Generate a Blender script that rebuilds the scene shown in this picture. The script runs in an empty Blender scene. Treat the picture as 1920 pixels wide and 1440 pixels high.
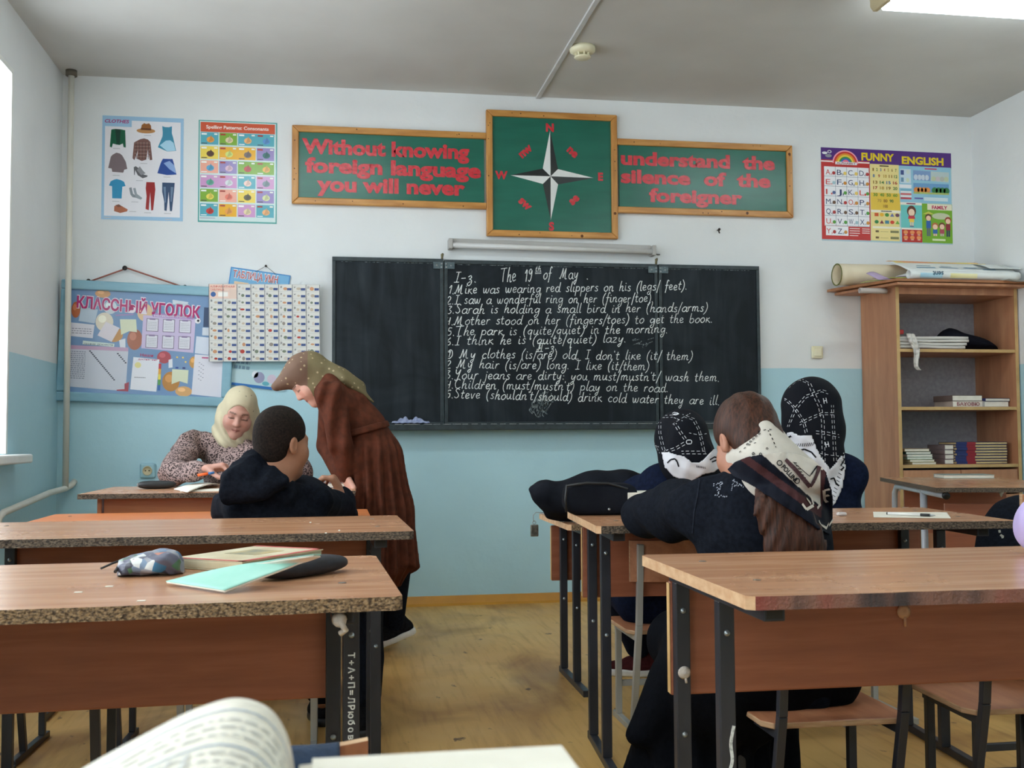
import bpy, math, random
import numpy as np
from mathutils import Vector, Matrix
from mathutils.bvhtree import BVHTree
import mathutils.geometry as mgeo

R_ = math.radians
SC = bpy.context.scene
COL = SC.collection

# ------------------------------------------------------------------ camera, world, light, exposure
F_PX, YAW, PITCH, ROLL, CAM_H = 2030.0, R_(9.43), R_(2.825), R_(-0.325), 0.9626
WALL_Y, XL, XR, CEIL, BACK_Y = 6.285, -1.49, 4.04, 3.0, -2.4
_f = Vector((math.sin(YAW)*math.cos(PITCH), math.cos(YAW)*math.cos(PITCH), math.sin(PITCH)))
_r = Vector((math.cos(YAW), -math.sin(YAW), 0))
_u = _r.cross(_f)
CAM_R = _r*math.cos(ROLL) + _u*math.sin(ROLL)
CAM_U = -_r*math.sin(ROLL) + _u*math.cos(ROLL)
CAM_F = _f
cd = bpy.data.cameras.new('camera')
cam = bpy.data.objects.new('camera', cd)
COL.objects.link(cam)
m = Matrix((CAM_R, CAM_U, -CAM_F)).transposed().to_4x4()
m.translation = Vector((0, 0, CAM_H))
cam.matrix_world = m
cd.sensor_fit = 'HORIZONTAL'
cd.sensor_width = 36.0
cd.lens = F_PX/1920*36.0
cd.clip_start = 0.05
cd.dof.use_dof = True
cd.dof.focus_distance = 3.4
cd.dof.aperture_fstop = 16.0
SC.camera = cam

def at(px, py, Y):
    """the point of the vertical plane y = Y that the photograph shows at pixel (px, py)"""
    d = CAM_R*((px-960)/F_PX) - CAM_U*((py-720)/F_PX) + CAM_F
    return Vector((0, 0, CAM_H)) + d*(Y/d.y)

w = bpy.data.worlds.new('sky'); SC.world = w
w.use_nodes = True
bg = w.node_tree.nodes['Background']
bg.inputs['Color'].default_value = (0.86, 0.94, 1.0, 1)
bg.inputs['Strength'].default_value = 7.5
WINDOWS = [(3.30, 5.33), (0.60, 2.63), (-2.10, -0.07)]
WIN_Z0, WIN_Z1 = 0.90, 2.69
for i, (ya, yb) in enumerate(WINDOWS):        # sky portals in the three window openings
    ld = bpy.data.lights.new('window_daylight', 'AREA')
    ld.shape = 'RECTANGLE'; ld.size = WIN_Z1-WIN_Z0; ld.size_y = yb-ya
    ld.cycles.is_portal = True
    lo = bpy.data.objects.new('window_daylight', ld); COL.objects.link(lo)
    lo.location = (XL-0.34, (ya+yb)/2, (WIN_Z0+WIN_Z1)/2)
    lo.rotation_euler = (0, R_(-90), 0)
LAMP_STRENGTH = 30.0
SC.view_settings.view_transform = 'Standard'
SC.view_settings.look = 'None'
SC.view_settings.exposure = -0.2
SC.view_settings.gamma = 1.0
SC.view_settings.use_curve_mapping = False
SC.cycles.max_bounces = 8
SC.cycles.diffuse_bounces = 5

# ------------------------------------------------------------------ helpers
random.seed(5)
def lin(c):
    c /= 255.0
    return c/12.92 if c <= 0.04045 else ((c+0.055)/1.055)**2.4
def rgb(r, g=None, b=None):
    if g is None:
        h = r.lstrip('#'); r, g, b = int(h[0:2],16), int(h[2:4],16), int(h[4:6],16)
    return (lin(r), lin(g), lin(b), 1.0)

MATS = {}
def mat(name, c1, c2=None, scale=(8,8,8), rough=0.6, bump=0.0, detail=6.0, lo=0.35, hi=0.65, metal=0.0, coat=0.0,
        bscale=None, spec=0.5, sheen=0.0, kind='noise', distort=0.0):
    """a noise-driven two-colour surface in object coordinates"""
    if name in MATS: return MATS[name]
    m = bpy.data.materials.new(name); m.use_nodes = True
    nt = m.node_tree; N = nt.nodes; L = nt.links
    p = N['Principled BSDF']
    p.inputs['Roughness'].default_value = rough
    p.inputs['Metallic'].default_value = metal
    p.inputs['Specular IOR Level'].default_value = spec
    if coat: p.inputs['Coat Weight'].default_value = coat; p.inputs['Coat Roughness'].default_value = 0.12
    if sheen: p.inputs['Sheen Weight'].default_value = sheen
    tc = N.new('ShaderNodeTexCoord'); mp = N.new('ShaderNodeMapping')
    L.new(tc.outputs['Object'], mp.inputs['Vector']); mp.inputs['Scale'].default_value = scale
    if kind == 'wave':
        t = N.new('ShaderNodeTexWave'); t.inputs['Distortion'].default_value = distort; t.inputs['Detail'].default_value = 3
        t.inputs['Scale'].default_value = 1.0
    elif kind == 'voronoi':
        t = N.new('ShaderNodeTexVoronoi'); t.inputs['Scale'].default_value = 1.0
    else:
        t = N.new('ShaderNodeTexNoise'); t.inputs['Detail'].default_value = detail; t.inputs['Scale'].default_value = 1.0
    L.new(mp.outputs['Vector'], t.inputs['Vector'])
    fac = t.outputs['Distance'] if kind == 'voronoi' else t.outputs['Fac']
    cr = N.new('ShaderNodeValToRGB')
    cr.color_ramp.elements[0].position = lo; cr.color_ramp.elements[1].position = hi
    cr.color_ramp.elements[0].color = c1; cr.color_ramp.elements[1].color = c2 or c1
    L.new(fac, cr.inputs['Fac']); L.new(cr.outputs['Color'], p.inputs['Base Color'])
    if bump:
        b = N.new('ShaderNodeBump'); b.inputs['Strength'].default_value = bump; b.inputs['Distance'].default_value = 0.01
        if bscale:
            t2 = N.new('ShaderNodeTexNoise'); t2.inputs['Scale'].default_value = bscale; t2.inputs['Detail'].default_value = 5
            L.new(tc.outputs['Object'], t2.inputs['Vector']); L.new(t2.outputs['Fac'], b.inputs['Height'])
        else: L.new(fac, b.inputs['Height'])
        L.new(b.outputs['Normal'], p.inputs['Normal'])
    MATS[name] = m
    return m

def mat_col(name, rough=0.6, bump=0.0, bscale=60.0, mottling=0.0, mscale=(20,20,20), spec=0.5, sheen=0.0):
    """flat printed / dyed colours carried by the mesh, with a little procedural variation"""
    if name in MATS: return MATS[name]
    m = bpy.data.materials.new(name); m.use_nodes = True
    nt = m.node_tree; N = nt.nodes; L = nt.links
    p = N['Principled BSDF']; p.inputs['Roughness'].default_value = rough; p.inputs['Specular IOR Level'].default_value = spec
    if sheen: p.inputs['Sheen Weight'].default_value = sheen
    a = N.new('ShaderNodeAttribute'); a.attribute_name = 'Col'
    out = a.outputs['Color']
    tc = N.new('ShaderNodeTexCoord')
    if mottling:
        mp = N.new('ShaderNodeMapping'); mp.inputs['Scale'].default_value = mscale
        t = N.new('ShaderNodeTexNoise'); t.inputs['Scale'].default_value = 1.0; t.inputs['Detail'].default_value = 5
        L.new(tc.outputs['Object'], mp.inputs['Vector']); L.new(mp.outputs['Vector'], t.inputs['Vector'])
        mr = N.new('ShaderNodeMapRange'); mr.inputs['From Min'].default_value = .3; mr.inputs['From Max'].default_value = .7
        mr.inputs['To Min'].default_value = 1-mottling; mr.inputs['To Max'].default_value = 1+mottling
        L.new(t.outputs['Fac'], mr.inputs['Value'])
        mx = N.new('ShaderNodeVectorMath'); mx.operation = 'SCALE'
        L.new(out, mx.inputs[0]); L.new(mr.outputs['Result'], mx.inputs['Scale']); out = mx.outputs['Vector']
    L.new(out, p.inputs['Base Color'])
    if bump:
        b = N.new('ShaderNodeBump'); b.inputs['Strength'].default_value = bump; b.inputs['Distance'].default_value = 0.005
        t2 = N.new('ShaderNodeTexNoise'); t2.inputs['Scale'].default_value = bscale; t2.inputs['Detail'].default_value = 4
        L.new(tc.outputs['Object'], t2.inputs['Vector']); L.new(t2.outputs['Fac'], b.inputs['Height']); L.new(b.outputs['Normal'], p.inputs['Normal'])
    MATS[name] = m
    return m

def mat_emit(name, c, s):
    m = bpy.data.materials.new(name); m.use_nodes = True
    p = m.node_tree.nodes['Principled BSDF']
    p.inputs['Base Color'].default_value = c; p.inputs['Emission Color'].default_value = c; p.inputs['Emission Strength'].default_value = s
    return m

def link(name, me, parent=None, loc=None, rot=None):
    o = bpy.data.objects.new(name, me); COL.objects.link(o)
    if parent is not None: o.parent = parent
    if loc is not None: o.location = loc
    if rot is not None: o.rotation_euler = rot
    return o
def tag(o, label=None, cat=None, group=None, kind=None):
    if label: o['label'] = label
    if cat: o['category'] = cat
    if group: o['group'] = group
    if kind: o['kind'] = kind
    return o
def thing(name, label, cat, loc=(0,0,0), rotz=0.0, group=None, rot=None):
    o = link(name, None, None, loc, rot or (0,0,rotz)); o.empty_display_size = 0.05
    return tag(o, label, cat, group)
def dup(root, loc, rotz, label, group=None):
    r = root.copy(); COL.objects.link(r); r.location = loc; r.rotation_euler = (0,0,rotz); r['label'] = label
    if group: r['group'] = group
    for ch in list(root.children):
        c = ch.copy(); COL.objects.link(c); c.parent = r
        for g in list(ch.children):
            d = g.copy(); COL.objects.link(d); d.parent = c
    return r

class MB:
    """collects geometry of ONE object"""
    def __init__(s): s.v = []; s.f = []; s.mi = []; s.sm = []; s.col = []
    def add(s, vs, fs, mi=0, smooth=False, col=None):
        o = len(s.v); s.v += [tuple(p) for p in vs]
        for f in fs:
            s.f.append([i+o for i in f]); s.mi.append(mi); s.sm.append(smooth); s.col.append(col or (1,1,1,1))
        return s
    def box(s, a, b, mi=0, M=None, col=None):
        x0,y0,z0 = a; x1,y1,z1 = b
        v = [Vector(p) for p in ((x0,y0,z0),(x1,y0,z0),(x1,y1,z0),(x0,y1,z0),(x0,y0,z1),(x1,y0,z1),(x1,y1,z1),(x0,y1,z1))]
        if M is not None: v = [M @ p for p in v]
        return s.add(v, [(0,3,2,1),(4,5,6,7),(0,1,5,4),(1,2,6,5),(2,3,7,6),(3,0,4,7)], mi, False, col)
    def bar(s, a, b, w, d, up=(0,1,0), mi=0):
        """a straight bar of section w x d from a to b"""
        a = Vector(a); b = Vector(b); t = (b-a).normalized()
        n = Vector(up); n = (n - t*n.dot(t)).normalized(); q = t.cross(n)
        v = []
        for p in (a, b):
            for sx, sy in ((-1,-1),(1,-1),(1,1),(-1,1)): v.append(p + q*(w/2*sx) + n*(d/2*sy))
        return s.add(v, [(0,3,2,1),(4,5,6,7),(0,1,5,4),(1,2,6,5),(2,3,7,6),(3,0,4,7)], mi)
    def tube(s, pts, r, n=12, mi=0, cap=True, smooth=True, col=None):
        pts = [Vector(p) for p in pts]; rs = r if isinstance(r, (list, tuple)) else [r]*len(pts)
        v = []; f = []; prev = None
        for i, p in enumerate(pts):
            t = (pts[min(i+1,len(pts)-1)] - pts[max(i-1,0)]).normalized()
            if prev is None:
                prev = t.orthogonal().normalized()
            nn = (prev - t*prev.dot(t)).normalized(); prev = nn; q = t.cross(nn)
            for k in range(n):
                a = 2*math.pi*k/n
                v.append(p + (nn*math.cos(a) + q*math.sin(a))*rs[i])
        for i in range(len(pts)-1):
            for k in range(n):
                f.append((i*n+k, i*n+(k+1)%n, (i+1)*n+(k+1)%n, (i+1)*n+k))
        s.add(v, f, mi, smooth, col)
        if cap:
            o = len(s.v)-len(v)
            s.f.append([o+k for k in range(n)][::-1]); s.mi.append(mi); s.sm.append(False); s.col.append(col or (1,1,1,1))
            s.f.append([o+(len(pts)-1)*n+k for k in range(n)]); s.mi.append(mi); s.sm.append(False); s.col.append(col or (1,1,1,1))
        return s
    def lathe(s, prof, n=24, c=(0,0,0), axis='z', mi=0, smooth=True):
        v = []; f = []
        for r, h in prof:
            for k in range(n):
                a = 2*math.pi*k/n; x, y = r*math.cos(a), r*math.sin(a)
                p = (x,y,h) if axis == 'z' else ((x,h,y) if axis == 'y' else (h,x,y))
                v.append((p[0]+c[0], p[1]+c[1], p[2]+c[2]))
        for i in range(len(prof)-1):
            for k in range(n): f.append((i*n+k, i*n+(k+1)%n, (i+1)*n+(k+1)%n, (i+1)*n+k))
        f.append(tuple(range(n))[::-1]); f.append(tuple((len(prof)-1)*n+k for k in range(n)))
        return s.add(v, f, mi, smooth)
    def prism(s, poly, z0, z1, mi=0, M=None, side_mi=None):
        n = len(poly)
        v = [Vector((x,y,z0)) for x,y in poly] + [Vector((x,y,z1)) for x,y in poly]
        if M is not None: v = [M @ p for p in v]
        s.add(v, [tuple(range(n))[::-1], tuple(range(n,2*n))], mi)
        o = len(s.v)-2*n
        for i in range(n):
            s.f.append([o+i, o+(i+1)%n, o+n+(i+1)%n, o+n+i]); s.mi.append(mi if side_mi is None else side_mi); s.sm.append(False); s.col.append((1,1,1,1))
        return s
    def grid(s, fn, nu, nv, mi=0, smooth=True):
        v = [fn(i/nu, j/nv) for j in range(nv+1) for i in range(nu+1)]
        f = [(j*(nu+1)+i, j*(nu+1)+i+1, (j+1)*(nu+1)+i+1, (j+1)*(nu+1)+i) for j in range(nv) for i in range(nu)]
        return s.add(v, f, mi, smooth)
    def build(s, name, mats, parent=None, bevel=0.0, seg=2, loc=None, rot=None, color=False, solid=0.0, subsurf=0):
        me = bpy.data.meshes.new(name); me.from_pydata(s.v, [], s.f)
        for m_ in (mats if isinstance(mats, (list, tuple)) else [mats]): me.materials.append(m_)
        me.polygons.foreach_set('material_index', s.mi); me.polygons.foreach_set('use_smooth', s.sm)
        if color:
            ca = me.color_attributes.new('Col', 'FLOAT_COLOR', 'CORNER'); buf = []
            for f, c in zip(s.f, s.col): buf += list(c)*len(f)
            ca.data.foreach_set('color', buf)
        me.update()
        o = link(name, me, parent, loc, rot)
        if solid:
            md = o.modifiers.new('solid', 'SOLIDIFY'); md.thickness = solid; md.offset = 0
        if bevel:
            md = o.modifiers.new('bevel', 'BEVEL'); md.width = bevel; md.segments = seg; md.limit_method = 'ANGLE'; md.angle_limit = R_(40)
        if subsurf:
            md = o.modifiers.new('sub', 'SUBSURF'); md.levels = subsurf; md.render_levels = subsurf
        return o
def structure(name, mb, mats, **k):
    o = mb.build(name, mats, **k); o['kind'] = 'structure'; return o

# ---- lettering --------------------------------------------------------------------------------
_TX = {}
def text2d(s, bold=0.0, shear=0.0, spacing=1.0):
    """2-D outline of a string in the built-in font, unit size: (verts, faces)"""
    k = (s, bold, shear, spacing)
    if k in _TX: return _TX[k]
    cu = bpy.data.curves.new('t', 'FONT'); cu.body = s; cu.offset = bold; cu.shear = shear; cu.space_character = spacing
    cu.resolution_u = 3
    ob = bpy.data.objects.new('t', cu); COL.objects.link(ob)
    dg = bpy.context.evaluated_depsgraph_get()
    me = bpy.data.meshes.new_from_object(ob.evaluated_get(dg))
    v = [(p.co.x, p.co.y) for p in me.vertices]; f = [list(p.vertices) for p in me.polygons]
    bpy.data.meshes.remove(me); bpy.data.objects.remove(ob); bpy.data.curves.remove(cu)
    _TX[k] = (v, f)
    return v, f

class Sheet:
    """a printed sheet: author coordinates (x right, y DOWN, in the box x0..x1, y0..y1) mapped onto w x h metres in the local x-z plane, facing -y"""
    def __init__(s, w, h, box, t=0.0012):
        s.w, s.h, s.b, s.t = w, h, box, t; s.mb = MB(); s.n = 0
    def m(s, x, y, L):
        x0,y0,x1,y1 = s.b
        return ((x-x0)/(x1-x0)*s.w - s.w/2, -s.t - 0.0004*L, (y1-y)/(y1-y0)*s.h - s.h/2)
    def back(s, c):
        s.mb.box((-s.w/2, -s.t, -s.h/2), (s.w/2, 0, s.h/2), col=c); return s
    def poly(s, pts, c, L=2):
        n = len(pts); s.mb.add([s.m(x,y,L) for x,y in pts], [tuple(range(n))], 0, False, c); return s
    def rect(s, x0, y0, x1, y1, c, L=1): return s.poly([(x0,y0),(x1,y0),(x1,y1),(x0,y1)], c, L)
    def ell(s, cx, cy, rx, ry, c, L=2, n=16, a0=0, a1=360):
        p = [(cx+rx*math.cos(R_(a0+(a1-a0)*k/n)), cy-ry*math.sin(R_(a0+(a1-a0)*k/n))) for k in range(n+(a1-a0 < 360))]
        return s.poly(p, c, L)
    def text(s, t, x0, x1, yb, c, h=None, L=3, bold=0.02, shear=0.0, spacing=1.0, skew=0.0):
        """string from x0 to x1 on baseline yb (cap height h author units)"""
        v, f = text2d(t, bold, shear, spacing)
        if not v: return s
        xa = min(p[0] for p in v); xb = max(p[0] for p in v); kx = (x1-x0)/(xb-xa)
        ky = (h/0.72) if h else kx
        s.mb.add([s.m(x0+(p[0]-xa)*kx, yb-p[1]*ky + skew*(p[0]-xa)*kx, L) for p in v], f, 0, False, c); return s
    def line(s, pts, wd, c, L=2):
        for (xa,ya),(xb,yb) in zip(pts, pts[1:]):
            d = math.hypot(xb-xa, yb-ya) or 1; nx, ny = -(yb-ya)/d*wd/2, (xb-xa)/d*wd/2
            s.poly([(xa+nx,ya+ny),(xb+nx,yb+ny),(xb-nx,yb-ny),(xa-nx,ya-ny)], c, L)
        return s
    def build(s, name, m_, parent=None, loc=None, rot=None): return s.mb.build(name, m_, parent, loc=loc, rot=rot, color=True)

# ------------------------------------------------------------------ room shell
def wall_paint(name, upper, lower, zsplit=1.378, rough=0.55):
    m = bpy.data.materials.new(name); m.use_nodes = True
    nt = m.node_tree; N = nt.nodes; L = nt.links; p = N['Principled BSDF']
    tc = N.new('ShaderNodeTexCoord'); sx = N.new('ShaderNodeSeparateXYZ'); L.new(tc.outputs['Object'], sx.inputs[0])
    nz = N.new('ShaderNodeTexNoise'); nz.inputs['Scale'].default_value = 3.0; nz.inputs['Detail'].default_value = 6; L.new(tc.outputs['Object'], nz.inputs['Vector'])
    ad = N.new('ShaderNodeMath'); ad.operation = 'MULTIPLY_ADD'; ad.inputs[1].default_value = 0.012
    L.new(nz.outputs['Fac'], ad.inputs[0]); L.new(sx.outputs['Z'], ad.inputs[2])
    gt = N.new('ShaderNodeMath'); gt.operation = 'GREATER_THAN'; gt.inputs[1].default_value = zsplit+0.006; L.new(ad.outputs[0], gt.inputs[0])
    mx = N.new('ShaderNodeMix'); mx.data_type = 'RGBA'; mx.inputs[6].default_value = lower; mx.inputs[7].default_value = upper
    L.new(gt.outputs[0], mx.inputs[0])
    n2 = N.new('ShaderNodeTexNoise'); n2.inputs['Scale'].default_value = 1.6; n2.inputs['Detail'].default_value = 8; L.new(tc.outputs['Object'], n2.inputs['Vector'])
    mr = N.new('ShaderNodeMapRange'); mr.inputs['From Min'].default_value = .3; mr.inputs['From Max'].default_value = .7; mr.inputs['To Min'].default_value = .94; mr.inputs['To Max'].default_value = 1.04
    L.new(n2.outputs['Fac'], mr.inputs['Value'])
    sc = N.new('ShaderNodeVectorMath'); sc.operation = 'SCALE'; L.new(mx.outputs[2], sc.inputs[0]); L.new(mr.outputs['Result'], sc.inputs['Scale'])
    L.new(sc.outputs['Vector'], p.inputs['Base Color'])
    rm = N.new('ShaderNodeMapRange'); rm.inputs['To Min'].default_value = 0.38; rm.inputs['To Max'].default_value = 0.8; L.new(gt.outputs[0], rm.inputs['Value'])
    L.new(rm.outputs['Result'], p.inputs['Roughness'])
    b = N.new('ShaderNodeBump'); b.inputs['Strength'].default_value = .25; b.inputs['Distance'].default_value = .01
    n3 = N.new('ShaderNodeTexNoise'); n3.inputs['Scale'].default_value = 14; n3.inputs['Detail'].default_value = 5; L.new(tc.outputs['Object'], n3.inputs['Vector'])
    L.new(n3.outputs['Fac'], b.inputs['Height']); L.new(b.outputs['Normal'], p.inputs['Normal'])
    return m
M_WALL = wall_paint('wall_paint', rgb(226,229,230), rgb(176,214,226))
M_CEIL = mat('ceiling_whitewash', rgb(196,195,191), rgb(208,208,205), scale=(1.2,1.2,1.2), rough=.9, bump=.1, bscale=9)
M_WHITE = mat('white_gloss_paint', rgb(225,226,222), rgb(235,236,233), scale=(6,6,6), rough=.4)
M_SKIRT = mat('ochre_floor_paint', rgb(196,138,40), rgb(178,122,34), scale=(5,5,5), rough=.4)
def floor_mat():
    m = bpy.data.materials.new('worn_ochre_floor'); m.use_nodes = True
    nt = m.node_tree; N = nt.nodes; L = nt.links; p = N['Principled BSDF']
    tc = N.new('ShaderNodeTexCoord')
    def noise(sc, det, rot=0, dist=0):
        mp = N.new('ShaderNodeMapping'); mp.inputs['Scale'].default_value = sc; mp.inputs['Rotation'].default_value[2] = rot; L.new(tc.outputs['Object'], mp.inputs['Vector'])
        t = N.new('ShaderNodeTexNoise'); t.inputs['Scale'].default_value = 1; t.inputs['Detail'].default_value = det; t.inputs['Distortion'].default_value = dist
        L.new(mp.outputs['Vector'], t.inputs['Vector']); return t.outputs['Fac']
    def ramp(f, a, b, ca, cb):
        c = N.new('ShaderNodeValToRGB'); c.color_ramp.elements[0].position = a; c.color_ramp.elements[1].position = b
        c.color_ramp.elements[0].color = ca; c.color_ramp.elements[1].color = cb; L.new(f, c.inputs['Fac']); return c.outputs['Color']
    def mul(a, b):
        x = N.new('ShaderNodeMix'); x.data_type = 'RGBA'; x.blend_type = 'MULTIPLY'; x.inputs[0].default_value = 1
        L.new(a, x.inputs[6]); L.new(b, x.inputs[7]); return x.outputs[2]
    c = ramp(noise((1.3,1.0,1),7), .3, .7, rgb(200,152,82), rgb(230,192,120))
    c = mul(c, ramp(noise((2.6,1.2,1),8,.4,1.2), .30, .52, rgb(196,182,166), rgb(255,255,255)))
    c = mul(c, ramp(noise((40,3,1),5), .25, .5, rgb(228,220,208), rgb(255,255,255)))
    c = mul(c, ramp(noise((16,9,1),7,.9), .27, .33, rgb(120,100,82), rgb(255,255,255)))
    L.new(c, p.inputs['Base Color'])
    r = N.new('ShaderNodeMapRange'); r.inputs['To Min'].default_value = .3; r.inputs['To Max'].default_value = .62; L.new(noise((3,3,1),5), r.inputs['Value']); L.new(r.outputs['Result'], p.inputs['Roughness'])
    return m
M_FLOOR = floor_mat()
structure('floor', MB().box((XL-.35,BACK_Y-.2,-.12),(XR+.2,WALL_Y+.25,0)), M_FLOOR)
structure('ceiling', MB().box((XL-.35,BACK_Y-.2,CEIL),(XR+.2,WALL_Y+.25,CEIL+.2)), M_CEIL)
structure('wall_front', MB().box((XL-.35,WALL_Y,0),(XR+.2,WALL_Y+.25,CEIL)), M_WALL)
structure('wall_right', MB().box((XR,BACK_Y,0),(XR+.2,WALL_Y,CEIL)), M_WALL)
structure('wall_back', MB().box((XL-.35,BACK_Y-.2,0),(XR+.2,BACK_Y,CEIL)), M_WALL)
wl = MB(); xo = XL-.35
wl.box((xo,BACK_Y,0),(XL,WALL_Y,WIN_Z0)).box((xo,BACK_Y,WIN_Z1),(XL,WALL_Y,CEIL))
ys = [BACK_Y] + [q for ya,yb in sorted(WINDOWS) for q in (ya,yb)] + [WALL_Y]
for a,b in zip(ys[::2], ys[1::2]): wl.box((xo,a,WIN_Z0),(XL,b,WIN_Z1))
structure('wall_left', wl, M_WALL)
sk = MB().prism([(WALL_Y,0),(WALL_Y,.052),(WALL_Y-.008,.052),(WALL_Y-.03,.012),(WALL_Y-.045,0)], XL, XR-.0, M=Matrix(((0,0,1,0),(1,0,0,0),(0,1,0,0),(0,0,0,1))))
structure('baseboard_front', sk, M_SKIRT)
structure('baseboard_left', MB().box((XL,BACK_Y,0),(XL+.014,WALL_Y-.05,.052)), M_SKIRT)
structure('baseboard_right', MB().box((XR-.014,BACK_Y,0),(XR,5.8,.052)), M_SKIRT)
M_PANE = bpy.data.materials.new('window_glass'); M_PANE.use_nodes = True
_n = M_PANE.node_tree; _o = _n.nodes['Material Output']; _n.nodes.remove(_n.nodes['Principled BSDF'])
_t = _n.nodes.new('ShaderNodeBsdfTransparent'); _g = _n.nodes.new('ShaderNodeBsdfGlossy'); _g.inputs['Roughness'].default_value = .02
_x = _n.nodes.new('ShaderNodeMixShader'); _x.inputs[0].default_value = .06
_n.links.new(_t.outputs[0], _x.inputs[1]); _n.links.new(_g.outputs[0], _x.inputs[2]); _n.links.new(_x.outputs[0], _o.inputs['Surface'])
for i, (ya, yb) in enumerate(WINDOWS):
    fr = MB(); x0, x1 = XL-.30, XL-.24
    fr.box((x0,ya,WIN_Z0),(x1,yb,WIN_Z0+.06)).box((x0,ya,WIN_Z1-.06),(x1,yb,WIN_Z1)).box((x0,ya,WIN_Z0),(x1,ya+.06,WIN_Z1)).box((x0,yb-.06,WIN_Z0),(x1,yb,WIN_Z1))
    ym = (ya+yb)/2; fr.box((x0,ym-.05,WIN_Z0),(x1,ym+.05,WIN_Z1)); fr.box((x0,ya,2.1),(x1,ym,2.16))
    rv = .004
    fr.box((XL-.24,yb-rv,WIN_Z0),(XL+.002,yb+.02,WIN_Z1)).box((XL-.24,ya-.02,WIN_Z0),(XL+.002,ya+rv,WIN_Z1)).box((XL-.24,ya-.02,WIN_Z1-rv),(XL+.002,yb+.02,WIN_Z1+.02))
    wo = structure('window_%d' % (i+1), fr, M_WHITE)
    wo['label'] = 'tall white-framed window in the left wall'
    MB().box((XL-.273,ya+.05,WIN_Z0+.05),(XL-.267,yb-.05,WIN_Z1-.05)).build('pane', M_PANE, wo)
    MB().box((XL-.24,ya,WIN_Z0-.045),(XL+.09,yb+.12,WIN_Z0-.003)).build('window_sill', M_WHITE, wo, bevel=.008)

# ------------------------------------------------------------------ ceiling fixtures
cdt = MB().box((1.196,BACK_Y+.3,CEIL-.014),(1.222,WALL_Y-.004,CEIL-.0005))
o = cdt.build('cable_cover', mat('pvc_grey', rgb(196,197,196), rgb(206,206,205), rough=.5), bevel=.003)
tag(o, 'thin straight grey cable cover strip running along the ceiling to the front wall', 'cable cover')
sd = thing('smoke_detector', 'round cream smoke detector on the ceiling beside the cable cover', 'smoke detector', (1.285,5.43,CEIL))
M_CREAM = mat('cream_plastic', rgb(226,220,186), rgb(232,226,196), rough=.45)
MB().lathe([(.0,-.0005),(.066,-.0005),(.068,-.012),(.066,-.026),(.05,-.036),(.03,-.038),(.0,-.038)], 32).build('housing', M_CREAM, sd)
c = MB()
for k in range(8):
    a = 2*math.pi*k/8; c.bar((.036*math.cos(a),.036*math.sin(a),-.036),(.036*math.cos(a),.036*math.sin(a),-.054),.006,.01,(math.cos(a),math.sin(a),0))
c.build('cage', M_CREAM, sd)
MB().lathe([(0,-.053),(.043,-.053),(.045,-.056),(.038,-.062),(0,-.064)], 28).build('cap', M_CREAM, sd)
M_TUBE = mat_emit('lit_fluorescent_tube', (0.82,0.93,1.0,1), LAMP_STRENGTH)
M_LAMPBODY = mat('lamp_housing', rgb(190,176,140), rgb(200,186,150), rough=.5)
def ceiling_lamp(x, y, label):
    t = thing('ceiling_lamp', label, 'ceiling light', (x,y,CEIL), group='fluorescent ceiling lights')
    MB().box((-.62,-.085,-.055),(.62,.085,-.0005)).build('housing', M_LAMPBODY, t, bevel=.006)
    for s in (-1,1):
        MB().prism([(-.085,-.0),(.085,-.0),(.085,-.07),(.06,-.1),(-.06,-.1),(-.085,-.07)], -.012, .012,
                   M=Matrix(((0,0,1,s*.632),(1,0,0,0),(0,1,0,0),(0,0,0,1)))).build('end_cap', M_LAMPBODY, t, bevel=.004)
        MB().tube([(-.6,s*.04,-.078),(.6,s*.04,-.078)], .019, 14).build('tube', M_TUBE, t)
    return t
ceiling_lamp(3.08, 4.47, 'lit fluorescent ceiling light at the upper right, nearest the front wall')
for x, y in ((-.2,4.36),(3.08,1.6),(-.2,1.6),(3.08,-1.2),(-.2,-1.2)): ceiling_lamp(x, y, 'lit fluorescent ceiling light over the desk rows')

# ------------------------------------------------------------------ pipes and small wall fittings
M_PIPE = mat('painted_pipe', rgb(214,212,200), rgb(224,222,212), scale=(9,9,3), rough=.4)
t = thing('heating_pipe', 'cream painted heating pipe rising in the left front corner to the ceiling', 'pipe', (-1.425,6.2,0))
MB().tube([(0,0,.70),(0,0,CEIL-.001)], .0165, 14).build('riser', M_PIPE, t)
MB().lathe([(.0,2.968),(.03,2.968),(.03,2.999),(0,2.999)], 18).build('collar', mat('pipe_collar_dark', rgb(110,104,90), rgb(96,90,78)), t)
MB().tube([(.028,.08,.735),(.02,.04,.715),(-.0,0,.70),(-.018,-.25,.69),(-.02,-1.05,.64),(-.02,-1.12,.62),(-.02,-1.15,.56),(-.02,-1.16,.4),(-.02,-1.16,.02)], .016, 14).build('branch', M_PIPE, t)
def radiator():
    t = thing('radiator', 'pale ribbed heating radiator under the left window', 'radiator', (XL+.09,4.2,.12))
    for k in range(14):
        MB().box((-.035,-.62+k*.088,.0),(.035,-.62+k*.088+.074,.5)).build('section', M_PIPE, t, bevel=.018, seg=3)
radiator()
so = thing('wall_socket', 'light blue painted wall socket low on the front wall behind the teacher', 'socket', (-1.01,WALL_Y,.79))
M_SOCK = mat('socket_blue_paint', rgb(150,192,206), rgb(158,198,210), rough=.4)
MB().box((-.042,-.022,-.042),(.042,-.0005,.042)).build('plate', M_SOCK, so, bevel=.012, seg=3)
MB().lathe([(0,-.02),(.026,-.02),(.026,-.027),(.022,-.027),(.021,-.023),(0,-.0225)], 24, axis='y').build('socket_face', mat('socket_cream', rgb(214,200,160), rgb(200,186,150), rough=.4), so)
h = MB()
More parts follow.
